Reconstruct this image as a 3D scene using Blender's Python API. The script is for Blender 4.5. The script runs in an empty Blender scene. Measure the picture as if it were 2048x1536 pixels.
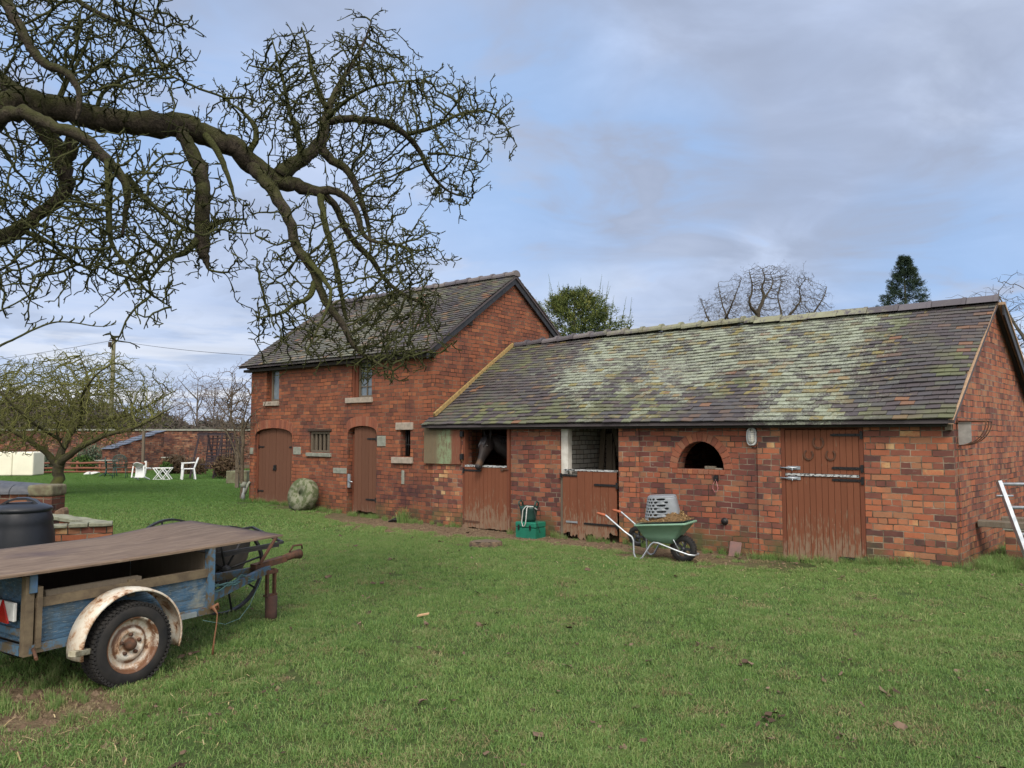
import bpy, bmesh, math, random
import numpy as np
from mathutils import Vector, Matrix, Euler
from mathutils.geometry import tessellate_polygon
random.seed(7); RNG = np.random.default_rng(11)
PI = math.pi
SC = bpy.context.scene
COL = SC.collection
# ------------------------------------------------ camera
F = 1540.0; PITCH = math.atan(102/F); CH = 1.6
cam_d = bpy.data.cameras.new('camera'); cam_d.sensor_width = 36; cam_d.lens = F/2048*36
cam_d.clip_start = .05; cam_d.clip_end = 3000
cam = bpy.data.objects.new('camera', cam_d); COL.objects.link(cam); SC.camera = cam
cam.location = (0, 0, CH); cam.rotation_euler = (PI/2 + PITCH, 0, 0)
SC.render.resolution_x = 1024; SC.render.resolution_y = 768
SC.view_settings.view_transform = 'Standard'; SC.view_settings.look = 'None'
SC.view_settings.exposure = 0.30; SC.view_settings.gamma = 1
SC.cycles.max_bounces = 6; SC.cycles.diffuse_bounces = 3; SC.cycles.transparent_max_bounces = 8
SC.cycles.use_denoising = True
# ------------------------------------------------ node helper
class NT:
    def __init__(s, tree):
        s.t = tree; tree.nodes.clear()
    def n(s, typ, ins=None, **kw):
        nd = s.t.nodes.new(typ)
        for k, v in kw.items(): setattr(nd, k, v)
        for k, v in (ins or {}).items():
            sk = nd.inputs[k]
            if isinstance(v, bpy.types.NodeSocket): s.t.links.new(v, sk)
            elif v is not None: sk.default_value = v
        return nd
    def link(s, a, b): s.t.links.new(a, b)
    def math(s, op, a, b=None, c=None, clamp=False):
        d = {0: a}
        if b is not None: d[1] = b
        if c is not None: d[2] = c
        return s.n('ShaderNodeMath', d, operation=op, use_clamp=clamp).outputs[0]
    def vmath(s, op, a, b=None):
        d = {0: a}
        if b is not None: d[1] = b
        return s.n('ShaderNodeVectorMath', d, operation=op).outputs[0]
    def noise(s, vec, scale, detail=3, rough=.55, dist=0, out='Fac'):
        return s.n('ShaderNodeTexNoise', {'Vector': vec, 'Scale': scale, 'Detail': detail, 'Roughness': rough, 'Distortion': dist}).outputs[out]
    def ramp(s, fac, stops, interp='LINEAR'):
        nd = s.n('ShaderNodeValToRGB', {'Fac': fac}); cr = nd.color_ramp; cr.interpolation = interp
        while len(cr.elements) > 1: cr.elements.remove(cr.elements[-1])
        for i, (p, c) in enumerate(stops):
            if not isinstance(c, (tuple, list)): c = (c, c, c)
            e = cr.elements[0] if i == 0 else cr.elements.new(p)
            e.position = p; e.color = (*c[:3], 1)
        return nd.outputs[0]
    def step(s, fac, a, b):
        return s.n('ShaderNodeMapRange', {'Value': fac, 'From Min': a, 'From Max': b, 'To Min': 0., 'To Max': 1.}, clamp=True).outputs[0]
    def mix(s, fac, a, b, mode='MIX'):
        nd = s.n('ShaderNodeMix', data_type='RGBA', blend_type=mode)
        for k, v in ((0, fac), (6, a), (7, b)):
            if isinstance(v, bpy.types.NodeSocket): s.t.links.new(v, nd.inputs[k])
            elif k == 0: nd.inputs[0].default_value = v
            else: nd.inputs[k].default_value = (*v[:3], 1)
        return nd.outputs[2]
    def scalevec(s, vec, sc, off=(0, 0, 0)):
        return s.n('ShaderNodeMapping', {'Vector': vec, 'Scale': sc, 'Location': off}).outputs[0]
# ------------------------------------------------ sky + sun
SUN_EL, SUN_AZ = math.radians(46), math.radians(176)   # azimuth measured clockwise from +Y: behind the camera, a little left
w = bpy.data.worlds.new("World"); SC.world = w; w.use_nodes = True
t = NT(w.node_tree)
skyn = t.n('ShaderNodeTexSky', sky_type='NISHITA', sun_disc=False, sun_elevation=SUN_EL, sun_rotation=SUN_AZ)
tc = t.n('ShaderNodeTexCoord').outputs['Generated']
sp = t.n('ShaderNodeSeparateXYZ', {0: tc})
zz = t.math('ADD', t.math('MAXIMUM', sp.outputs[2], 0.0), .22)
cv = t.n('ShaderNodeCombineXYZ', {0: t.math('DIVIDE', sp.outputs[0], zz), 1: t.math('DIVIDE', sp.outputs[1], zz), 2: 0.0}).outputs[0]
n1 = t.noise(t.scalevec(cv, (.9, 1.0, 1), (1.3, .4, 0)), 1.1, 5, .52, .3)
n2 = t.noise(t.scalevec(cv, (1, 1.25, 1), (5.2, 2.7, 0)), 2.6, 5, .55, .5)
n3 = t.noise(t.scalevec(cv, (1, 1, 1), (9.2, 1.7, 0)), .8, 3, .5, 0)
def lobe(d, r0, r1):
    v = Vector(d).normalized()
    dt = t.n('ShaderNodeVectorMath', {0: tc, 1: tuple(v)}, operation='DOT_PRODUCT').outputs['Value']
    return t.step(dt, math.cos(math.radians(r0)), math.cos(math.radians(r1)))
def sdir(u, v):
    x = (u-1024)/F; y = (768-v)/F; c, s_ = math.cos(PITCH), math.sin(PITCH)
    return (x, c-y*s_, s_+y*c)
S10 = 10.0
base = t.ramp(n1, [(.3, (.355, .43, .60)), (.44, (.42, .505, .70)), (.56, (.50, .585, .78)), (.72, (.64, .705, .84))])
greyc = t.ramp(n2, [(.3, (.235, .28, .385)), (.7, (.35, .405, .54))])
gm = t.math('MULTIPLY', t.math('MAXIMUM', t.math('MAXIMUM', lobe(sdir(1350, 170), 22, 6), lobe(sdir(1180, 420), 9, 3)), t.math('MAXIMUM', lobe(sdir(1750, 330), 17, 7), lobe(sdir(1550, 520), 11, 4))), t.step(n2, .30, .62))
gm = t.math('MAXIMUM', gm, t.math('MULTIPLY', t.step(n2, .50, .64), .55))
col = t.mix(t.math('MULTIPLY', gm, .95), base, greyc)
bm = t.math('MAXIMUM', t.math('MAXIMUM', lobe(sdir(1010, 310), 13, 3), lobe(sdir(1310, 340), 8, 1)), t.math('MAXIMUM', lobe(sdir(110, 120), 15, 4), lobe(sdir(1960, 600), 11, 1)))
bm = t.math('MULTIPLY', bm, t.step(n2, .62, .46))
bm = t.math('MAXIMUM', bm, t.math('MULTIPLY', t.step(n2, .40, .33), t.math('MULTIPLY', t.step(n3, .5, .4), .5)))
skc = t.mix(.15, (.26, .47, .86), t.vmath('SCALE', skyn.outputs[0])) if False else (.28, .455, .76)
col = t.mix(t.math('MULTIPLY', bm, .72), col, skc)
# pale streaks of cloud low over the horizon
n4 = t.noise(t.scalevec(tc, (3, 3, 26), (0, 0, .3)), 1.6, 5, .6, .4)
lowb = t.math('MULTIPLY', t.step(sp.outputs[2], .17, .03), t.step(n4, .46, .58))
col = t.mix(t.math('MULTIPLY', lowb, .85), col, (.84, .84, .87))
# brighter thin cloud around the hidden sun, behind the camera
sd = Vector((math.sin(SUN_AZ)*math.cos(SUN_EL), math.cos(SUN_AZ)*math.cos(SUN_EL), math.sin(SUN_EL)))
glow = lobe(sd, 75, 8)
col = t.mix(glow, col, (1.9, 1.8, 1.65))
# the cloud layer covers the physical sky; both go through one Background
mixed = t.mix(.9, skyn.outputs[0], t.n('ShaderNodeVectorMath', {0: col, 'Scale': S10}, operation='SCALE').outputs[0])
bg = t.n('ShaderNodeBackground', {'Color': mixed, 'Strength': .1})
out = t.n('ShaderNodeOutputWorld', {'Surface': bg.outputs[0]})
sun_d = bpy.data.lights.new('sun', 'SUN'); sun_d.energy = 2.2; sun_d.angle = math.radians(20); sun_d.color = (1, .93, .84)
sun = bpy.data.objects.new('sun', sun_d); COL.objects.link(sun)
sun.rotation_euler = (-sd).to_track_quat('-Z', 'Y').to_euler()
# ------------------------------------------------ coordinates
CP, SP = math.cos(PITCH), math.sin(PITCH)
def T(u, v, d):
    """world point seen at photo pixel (u, v) at forward distance d"""
    x = (u-1024)/F; y = (768-v)/F
    return Vector((x*d, (CP-y*SP)*d, CH+(SP+y*CP)*d))
OX, OY = 5.363, 9.375
A = Vector((-.78489, .61963, 0)); B = Vector((.61963, .78489, 0))
def W(a, b, z=0): return Vector((OX, OY, z)) + A*a + B*b
def ab(x, y):
    dx, dy = x-OX, y-OY
    return dx*A.x+dy*A.y, dx*B.x+dy*B.y
def sst(x, a, b):
    x = min(1, max(0, (x-a)/(b-a))); return x*x*(3-2*x)
def gz(x, y):
    a, b = ab(x, y)
    dip = -.10*sst(a, .2, 2.2)*(1-sst(a, 9, 13))*sst(b, -3.6, -.9)
    und = .012*math.sin(x*1.7+y*.6)+.012*math.sin(y*1.3-x*.5)+.006*math.sin(3.1*x+2.2*y)
    far = sst(math.hypot(x, y), 40, 200)*1.0
    return dip + und - .0 + far*.0
# ------------------------------------------------ mesh helper
class MB:
    def __init__(s): s.v = []; s.f = []; s.c = []; s.sm = []
    def add(s, vs, fs, c=0.0, smooth=False):
        o = len(s.v); s.v += [tuple(p) for p in vs]
        for f in fs: s.f.append(tuple(i+o for i in f)); s.c.append(c); s.sm.append(smooth)
        return s
    def box(s, lo, hi, m=None, c=0.0, jit=0):
        vs = [Vector((x, y, z)) for z in (lo[2], hi[2]) for y in (lo[1], hi[1]) for x in (lo[0], hi[0])]
        if jit: vs = [p+Vector([random.uniform(-jit, jit) for _ in range(3)]) for p in vs]
        if m is not None: vs = [m @ p for p in vs]
        return s.add(vs, [(0, 2, 3, 1), (4, 5, 7, 6), (0, 1, 5, 4), (2, 6, 7, 3), (0, 4, 6, 2), (1, 3, 7, 5)], c)
    def bar(s, p, q, w, h, up=(0, 0, 1), c=0.0):
        p, q = Vector(p), Vector(q); d = (q-p); L = d.length; d.normalize()
        up = Vector(up); sx = d.cross(up)
        if sx.length < 1e-4: sx = d.cross(Vector((1, 0, 0)))
        sx.normalize(); uz = sx.cross(d)
        m = Matrix((( d.x, sx.x, uz.x, p.x), (d.y, sx.y, uz.y, p.y), (d.z, sx.z, uz.z, p.z), (0, 0, 0, 1)))
        return s.box((0, -w/2, -h/2), (L, w/2, h/2), m, c)
    def tube(s, pts, r, n=8, cap=True, c=0.0, closed=False):
        pts = [Vector(p) for p in pts]; m = len(pts)
        if not isinstance(r, (list, tuple)): r = [r]*m
        vs = []; prev = None
        for i, p in enumerate(pts):
            if closed: d = pts[(i+1) % m]-pts[i-1]
            else: d = pts[min(i+1, m-1)]-pts[max(i-1, 0)]
            if d.length < 1e-9: d = Vector((0, 0, 1))
            d.normalize()
            if prev is None:
                x = d.orthogonal().normalized()
            else:
                x = prev-d*prev.dot(d)
                x = x.normalized() if x.length > 1e-6 else d.orthogonal().normalized()
            prev = x; y = d.cross(x)
            for k in range(n):
                th = 2*PI*k/n; vs.append(p+(x*math.cos(th)+y*math.sin(th))*r[i])
        fs = []
        for i in range(m if closed else m-1):
            j = (i+1) % m
            for k in range(n):
                l = (k+1) % n; fs.append((i*n+k, i*n+l, j*n+l, j*n+k))
        s.add(vs, fs, c, True)
        if cap and not closed:
            o = len(s.v)-len(vs)
            s.f.append(tuple(o+k for k in range(n))[::-1]); s.c.append(c); s.sm.append(False)
            s.f.append(tuple(o+(m-1)*n+k for k in range(n))); s.c.append(c); s.sm.append(False)
        return s
    def lathe(s, prof, n=24, m=None, c=0.0, smooth=True, sx=1, sy=1, arc=None):
        vs = []; fs = []
        N = n if arc is None else n+1
        for (r, z) in prof:
            for k in range(N):
                th = 2*PI*k/n if arc is None else arc[0]+(arc[1]-arc[0])*k/n
                p = Vector((r*math.cos(th)*sx, r*math.sin(th)*sy, z)); vs.append(m @ p if m is not None else p)
        for i in range(len(prof)-1):
            for k in range(n):
                l = (k+1) % N; fs.append((i*N+k, i*N+l, (i+1)*N+l, (i+1)*N+k))
        return s.add(vs, fs, c, smooth)
    def prism(s, poly, y0, y1, m=None, c=0.0):
        """poly of (x, z) extruded along y"""
        n = len(poly)
        vs = [Vector((x, y0, z)) for x, z in poly]+[Vector((x, y1, z)) for x, z in poly]
        if m is not None: vs = [m @ p for p in vs]
        fs = [tuple(range(n)), tuple(range(2*n-1, n-1, -1))]+[(i, i+n, (i+1) % n+n, (i+1) % n) for i in range(n)]
        return s.add(vs, fs, c)
    def build(s, name, mat, parent=None, uv=False, bevel=0, loc=None, rz=None, sub=0, seg=1):
        me = bpy.data.meshes.new(name); me.from_pydata(s.v, [], s.f)
        if uv:
            l = me.uv_layers.new(name='UVMap')
            for p in me.polygons:
                nx, ny, nz = (abs(q) for q in p.normal)
                for li in p.loop_indices:
                    co = me.vertices[me.loops[li].vertex_index].co
                    l.data[li].uv = (co.x, co.y) if nz > .8 else ((co.y+.06, co.z) if nx > ny else (co.x, co.z))
        at = me.attributes.new('rnd', 'FLOAT', 'FACE'); at.data.foreach_set('value', s.c)
        me.polygons.foreach_set('use_smooth', s.sm)
        me.materials.append(mat)
        o = bpy.data.objects.new(name, me); COL.objects.link(o)
        if parent is not None: o.parent = parent
        if loc is not None: o.location = loc
        if rz is not None: o.rotation_euler = (0, 0, rz)
        if bevel:
            b = o.modifiers.new('bevel', 'BEVEL'); b.width = bevel; b.segments = seg; b.limit_method = 'ANGLE'
        if sub:
            b = o.modifiers.new('sub', 'SUBSURF'); b.levels = sub; b.render_levels = sub
        return o
def tag(o, label=None, cat=None, group=None, kind=None):
    if label: o['label'] = label
    if cat: o['category'] = cat
    if group: o['group'] = group
    if kind: o['kind'] = kind
    return o
def thing(name, label, cat, loc=(0, 0, 0), rz=0, group=None):
    o = bpy.data.objects.new(name, None); o.empty_display_size = .1; COL.objects.link(o)
    o.location = loc; o.rotation_euler = (0, 0, rz)
    return tag(o, label, cat, group)
def arcpts(cx, cz, r, a0, a1, n, rz=None):
    rz = rz or r
    return [(cx+r*math.cos(a0+(a1-a0)*i/n), cz+rz*math.sin(a0+(a1-a0)*i/n)) for i in range(n+1)]
def rotz(a): return Matrix.Rotation(a, 4, 'Z')
# ------------------------------------------------ materials
def newmat(name):
    m = bpy.data.materials.new(name); m.use_nodes = True
    return m, NT(m.node_tree)
def finish(m, t, col, rough=.8, metal=0, bump=None, bstr=.3, bdist=.01, spec=.4, trans=None, alpha=None, bump2=None):
    ins = {'Roughness': rough, 'Metallic': metal, 'Specular IOR Level': spec}
    if isinstance(col, bpy.types.NodeSocket): ins['Base Color'] = col
    else: ins['Base Color'] = (*col, 1)
    if trans: ins['Transmission Weight'] = trans
    if bump is not None:
        b = t.n('ShaderNodeBump', {'Height': bump, 'Strength': bstr, 'Distance': bdist})
        ins['Normal'] = b.outputs[0]
    p = t.n('ShaderNodeBsdfPrincipled', ins)
    t.n('ShaderNodeOutputMaterial', {'Surface': p.outputs[0]})
    return m
def objc(t): return t.n('ShaderNodeTexCoord').outputs['Object']
def rnd(t): return t.n('ShaderNodeAttribute', attribute_name='rnd').outputs['Fac']
def gpos(t): return t.n('ShaderNodeNewGeometry').outputs['Position']
def plain(name, c1, c2=None, scale=8, rough=.7, metal=0, bs=.2, spec=.4, lo=.35, hi=.65, detail=4):
    m, t = newmat(name); o = objc(t); n = t.noise(o, scale, detail, .6)
    c2 = c2 or tuple(x*.7 for x in c1)
    return finish(m, t, t.ramp(n, [(lo, c1), (hi, c2)]), rough, metal, n, bs, .01, spec)
def brickmat(name, palette, mortar=(.30, .25, .19), soot=0., moss=0., pale=.0, w=.235, h=.079, sag=.012, sq=.5, sqf=3, var=.92):
    m, t = newmat(name)
    uv = t.n('ShaderNodeTexCoord').outputs['UV']; o = objc(t)
    nz = t.n('ShaderNodeTexNoise', {'Vector': o, 'Scale': 1.3, 'Detail': 1.0}).outputs['Color']
    nz2 = t.n('ShaderNodeTexNoise', {'Vector': o, 'Scale': 14.0, 'Detail': 2.0}).outputs['Color']
    def dist(vec, nn, amp):
        d = t.vmath('SUBTRACT', nn, (.5, .5, .5))
        d = t.n('ShaderNodeVectorMath', {0: d, 'Scale': amp}, operation='SCALE').outputs[0]
        return t.vmath('ADD', vec, d)
    v = dist(dist(uv, nz, sag*3.2), nz2, .014)
    bt = t.n('ShaderNodeTexBrick', {'Vector': v, 'Color1': (0, 0, 0, 1), 'Color2': (1, 1, 1, 1), 'Mortar': (.5, .5, .5, 1), 'Scale': 1.0,
        'Mortar Size': .0065, 'Mortar Smooth': .25, 'Bias': 0.0, 'Brick Width': w, 'Row Height': h}, offset=.5, offset_frequency=2, squash=sq, squash_frequency=sqf)
    tint = bt.outputs['Color']; mask = bt.outputs['Fac']
    big = t.noise(o, .9, 3, .6); mid = t.noise(o, 5, 4, .65); fine = t.noise(o, 60, 3, .7)
    tv = t.math('ADD', t.math('MULTIPLY', t.math('SUBTRACT', tint, .5), var), t.math('ADD', .5, t.math('MULTIPLY', t.math('SUBTRACT', mid, .5), .35)), clamp=True)
    tv = t.math('ADD', tv, t.math('MULTIPLY', t.math('SUBTRACT', big, .5), .35), clamp=True)
    col = t.ramp(tv, palette)
    col = t.mix(t.math('MULTIPLY', t.step(fine, .52, .72), .35), col, tuple(x*.45 for x in palette[len(palette)//2][1]))
    if pale:
        pn = t.noise(o, 9, 4, .7)
        col = t.mix(t.math('MULTIPLY', t.step(pn, .66, .76), pale), col, (.48, .42, .36))
    # pointing: partly washed out, partly pale
    mn = t.noise(o, 3.0, 4, .65)
    mc = t.mix(t.step(mn, .42, .66), tuple(x*.16 for x in mortar), mortar)
    col = t.mix(mask, col, mc)
    if soot:
        s_ = t.step(t.noise(t.scalevec(o, (1, 1, .8)), 1.1, 4, .6), .54, .66)
        col = t.mix(t.math('MULTIPLY', s_, soot), col, t.mix(.75, col, (.045, .03, .035)))
    if name == 'brick_barn':
        q_ = t.n('ShaderNodeSeparateXYZ', {0: o}).outputs
        st = t.math('MULTIPLY', t.math('MULTIPLY', t.step(q_[0], -10.9, -10.0), t.step(q_[0], -8.7, -9.4)), t.math('MULTIPLY', t.step(q_[1], .3, .2), t.step(t.math('ADD', q_[2], t.math('MULTIPLY', mid, .5)), 1.35, .8)))
        col = t.mix(t.math('MULTIPLY', t.math('MULTIPLY', st, t.step(t.noise(o, 3.3, 4, .65), .40, .56)), .8), col, t.mix(.7, col, (.03, .02, .03)))
    if moss:
        z = t.n('ShaderNodeSeparateXYZ', {0: o}).outputs[2]
        ms = t.math('MULTIPLY', t.step(t.math('ADD', z, t.math('MULTIPLY', t.math('SUBTRACT', mid, .5), .5)), .34, -.05), t.step(t.noise(o, 2.2, 4, .6), .40, .6))
        col = t.mix(t.math('MULTIPLY', ms, moss), col, t.mix(fine, (.10, .10, .045), (.075, .10, .03)))
        col = t.mix(t.math('MULTIPLY', t.step(t.math('ADD', z, t.math('MULTIPLY', mid, .3)), .32, .0), .5), col, t.mix(.6, col, (.05, .04, .03)))
    hgt = t.math('ADD', t.math('MULTIPLY', mask, -1.0), t.math('ADD', t.math('MULTIPLY', mid, .5), t.math('MULTIPLY', fine, .25)))
    hgt = t.math('ADD', hgt, t.math('MULTIPLY', tint, .35))
    return finish(m, t, col, .9, 0, hgt, .9, .008, .2)
PAL_B = [(.0, (.065, .034, .028)), (.12, (.125, .050, .036)), (.30, (.180, .065, .040)), (.55, (.222, .077, .043)), (.78, (.27, .093, .048)), (.93, (.32, .122, .058)), (1, (.37, .18, .10))]
PAL_L = [(.0, (.055, .038, .038)), (.15, (.13, .055, .045)), (.34, (.22, .082, .056)), (.5, (.30, .102, .058)), (.66, (.35, .12, .062)), (.80, (.28, .14, .08)), (.90, (.40, .15, .078)), (.95, (.46, .26, .125)), (1, (.50, .36, .19))]
PAL_P = [(.0, (.07, .035, .034)), (.22, (.135, .050, .042)), (.45, (.20, .070, .046)), (.72, (.28, .090, .052)), (.88, (.22, .11, .065)), (1, (.37, .13, .065))]
M = {}
M['brick_barn'] = brickmat('brick_barn', PAL_B, mortar=(.20, .155, .11), var=.74, soot=.6, moss=.6, pale=.25, sag=.02)
M['brick_low'] = brickmat('brick_low', PAL_L, mortar=(.33, .26, .19), soot=.4, moss=.9, pale=.3)
M['brick_panel'] = brickmat('brick_panel', PAL_P, mortar=(.30, .24, .18), soot=.5, moss=1., pale=.35)
M['brick_gable'] = brickmat('brick_gable', PAL_L, mortar=(.27, .22, .17), soot=.5, moss=.4, pale=.3, w=.118, sq=2.0, sqf=4, var=.72)
M['brick_garden'] = brickmat('brick_garden', [(0, (.05, .028, .026)), (.3, (.105, .045, .034)), (.6, (.16, .062, .042)), (.85, (.22, .09, .052)), (1, (.28, .15, .09))], soot=.95, pale=.3, moss=.8)
def woodmat(name, c1, c2, worn=(.36, .30, .22), wear=.5, rise=.5, scale=1., green=0.):
    m, t = newmat(name); o = objc(t); r = rnd(t)
    z = t.n('ShaderNodeSeparateXYZ', {0: o}).outputs[2]
    v = t.vmath('ADD', o, t.n('ShaderNodeCombineXYZ', {0: t.math('MULTIPLY', r, 7.0), 1: 0., 2: t.math('MULTIPLY', r, 3.)}).outputs[0])
    g = t.noise(t.scalevec(v, (30*scale, 30*scale, 1.8*scale)), 2.2, 4, .65, .4)
    g2 = t.noise(t.scalevec(v, (9, 9, 2.5)), 3., 5, .7)
    col = t.mix(g, c1, c2)
    col = t.mix(t.math('MULTIPLY', r, .35), col, tuple(x*.6 for x in c1))
    lowz = t.step(z, rise, -.1)
    thr = t.math('SUBTRACT', .615, t.math('MULTIPLY', lowz, .20))
    wm = t.math('MULTIPLY', t.step(t.math('SUBTRACT', t.math('ADD', t.math('MULTIPLY', g, .5), t.math('MULTIPLY', g2, .5)), thr), -.01, .05), wear)
    col = t.mix(wm, col, t.mix(g, worn, tuple(x*.5 for x in worn)))
    if green:
        gm_ = t.math('MULTIPLY', t.step(t.noise(o, 5, 4, .7), .5, .62), green)
        col = t.mix(gm_, col, (.17, .24, .13))
    return finish(m, t, col, .82, 0, t.math('ADD', g, t.math('MULTIPLY', wm, -.4)), .45, .006, .25)
M['door'] = woodmat('door_paint', (.205, .074, .038), (.135, .048, .026), worn=(.30, .22, .15), wear=.75, rise=.75)
M['door2'] = woodmat('door_paint_barn', (.150, .068, .040), (.10, .045, .029), worn=(.24, .16, .11), wear=.45, rise=.35)
M['door_green'] = woodmat('door_leaf_green', (.17, .075, .04), (.11, .06, .035), wear=.5, rise=-3, worn=(.30, .26, .18), green=.0)
M['frame_wood'] = woodmat('frame_wood', (.17, .056, .03), (.11, .038, .022), wear=.5, rise=.4)
M['old_wood'] = woodmat('old_wood', (.16, .13, .095), (.085, .068, .05), worn=(.26, .24, .2), wear=.4)
M['dark_wood'] = woodmat('dark_wood', (.055, .038, .028), (.03, .022, .018), worn=(.1, .08, .06), wear=.3)
M['black_wood'] = plain('black_painted_wood', (.012, .012, .014), (.03, .03, .033), rough=.5)
M['iron'] = plain('black_iron', (.010, .010, .012), (.022, .020, .019), rough=.45, metal=.2, scale=30)

M['rust'] = plain('rusty_iron', (.12, .052, .028), (.055, .032, .022), rough=.85, scale=25)
M['galv'] = plain('galvanised_steel', (.50, .53, .56), (.36, .39, .43), rough=.42, metal=.75, scale=14, bs=.05)
M['stone'] = plain('sandstone', (.36, .30, .245), (.25, .215, .175), rough=.9, scale=12, bs=.5)
M['stone_grey'] = plain('grey_stone', (.26, .265, .225), (.17, .18, .15), rough=.9, scale=12, bs=.5)
M['mortar'] = plain('mortar_fillet', (.34, .235, .095), (.22, .15, .06), rough=.95, scale=16, bs=.6)
M['undercloak'] = plain('undercloak', (.42, .29, .19), (.30, .20, .13), rough=.9, scale=30)
M['dark'] = plain('dark_timber', (.02, .016, .013), (.035, .03, .025), rough=.9)
M['whitewash'] = brickmat('whitewashed_brick', [(0, (.42, .40, .36)), (.6, (.55, .53, .48)), (1, (.36, .30, .25))], mortar=(.2, .18, .15))
def glassmat():
    m, t = newmat('dusty_glass'); n = t.noise(objc(t), 5, 4, .6)
    g = t.n('ShaderNodeBsdfPrincipled', {'Base Color': (.10, .13, .16, 1), 'Roughness': .18, 'Specular IOR Level': .8})
    d = t.n('ShaderNodeBsdfDiffuse', {'Color': (.25, .28, .30, 1)})
    mx = t.n('ShaderNodeMixShader', {0: t.math('MULTIPLY', t.step(n, .3, .7), .5), 1: g.outputs[0], 2: d.outputs[0]})
    t.n('ShaderNodeOutputMaterial', {'Surface': mx.outputs[0]}); return m
M['glass'] = glassmat()
def roofmat(name, lich, xa, xb, green=.3):
    """clay tiles; 'rnd' is each tile's own tint; lichen spreads over part of the slope"""
    m, t = newmat(name); o = objc(t); r = rnd(t)
    s_ = t.n('ShaderNodeSeparateXYZ', {0: o}); x, y, z = s_.outputs
    fine = t.noise(o, 46, 5, .8); mid = t.noise(o, 7, 4, .65); big = t.noise(t.scalevec(o, (1, 1, 1), (3.1, 0, 0)), .75, 4, .6)
    r2 = t.math('FRACT', t.math('MULTIPLY', r, 17.3)); r3 = t.math('FRACT', t.math('MULTIPLY', r, 51.7))
    col = t.ramp(r, [(0, (.052, .045, .050)), (.3, (.082, .067, .070)), (.5, (.070, .070, .078)), (.7, (.098, .078, .070)), (.88, (.078, .079, .078)), (.96, (.15, .09, .062)), (1, (.22, .11, .06))])
    col = t.mix(t.math('MULTIPLY', fine, .45), col, (.05, .045, .05))
    # green film on part of the slope
    gf = t.math('MULTIPLY', t.step(t.noise(t.scalevec(o, (.8, 1, 1), (0, 4, 0)), .9, 3, .6), .42, .6), t.step(r2, .25, .65))
    col = t.mix(t.math('MULTIPLY', gf, green), col, (.135, .155, .062))
    reg = t.math('MULTIPLY', t.step(x, xa[0], xa[1]), t.step(x, xb[0], xb[1]))
    reg = t.math('MULTIPLY', reg, t.step(t.math('ADD', t.math('ADD', z, t.math('MULTIPLY', t.step(x, -2.9, -1.9), .9)), t.math('MULTIPLY', t.math('SUBTRACT', big, .5), 3.0)), 1.35, 2.6))
    tot = t.math('ADD', t.math('MULTIPLY', reg, .29), t.math('MULTIPLY', t.math('SUBTRACT', big, .5), .22))
    tot = t.math('ADD', tot, t.math('MULTIPLY', t.math('SUBTRACT', r2, .5), .13))
    lm = t.step(t.math('ADD', t.math('ADD', t.math('MULTIPLY', fine, .75), t.math('MULTIPLY', mid, .35)), tot), .75, .87)
    lc = t.mix(t.noise(o, 4, 3, .6), (.285, .315, .265), (.195, .215, .13))
    lc = t.mix(t.step(t.noise(o, 90, 2, .6), .55, .65), lc, (.42, .46, .40))
    col = t.mix(t.math('MULTIPLY', lm, lich), col, lc)
    # ochre crusts on some tiles
    ym = t.math('MULTIPLY', t.math('MULTIPLY', t.step(r3, .84, .90), t.step(t.math('ADD', mid, t.math('MULTIPLY', reg, .25)), .62, .74)), t.step(fine, .34, .46))
    col = t.mix(t.math('MULTIPLY', ym, .9*lich), col, t.mix(r2, (.225, .195, .065), (.20, .13, .06)))
    return finish(m, t, col, .78, 0, t.math('ADD', fine, t.math('MULTIPLY', lm, .4)), .6, .008, .35)
M['roof_low'] = roofmat('lichened_tiles', .92, (-8.0, -6.3), (-.15, -1.5), .6)
M['roof_barn'] = roofmat('weathered_tiles', .28, (-14.5, -13.0), (-9.4, -11.0), .32)
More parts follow.
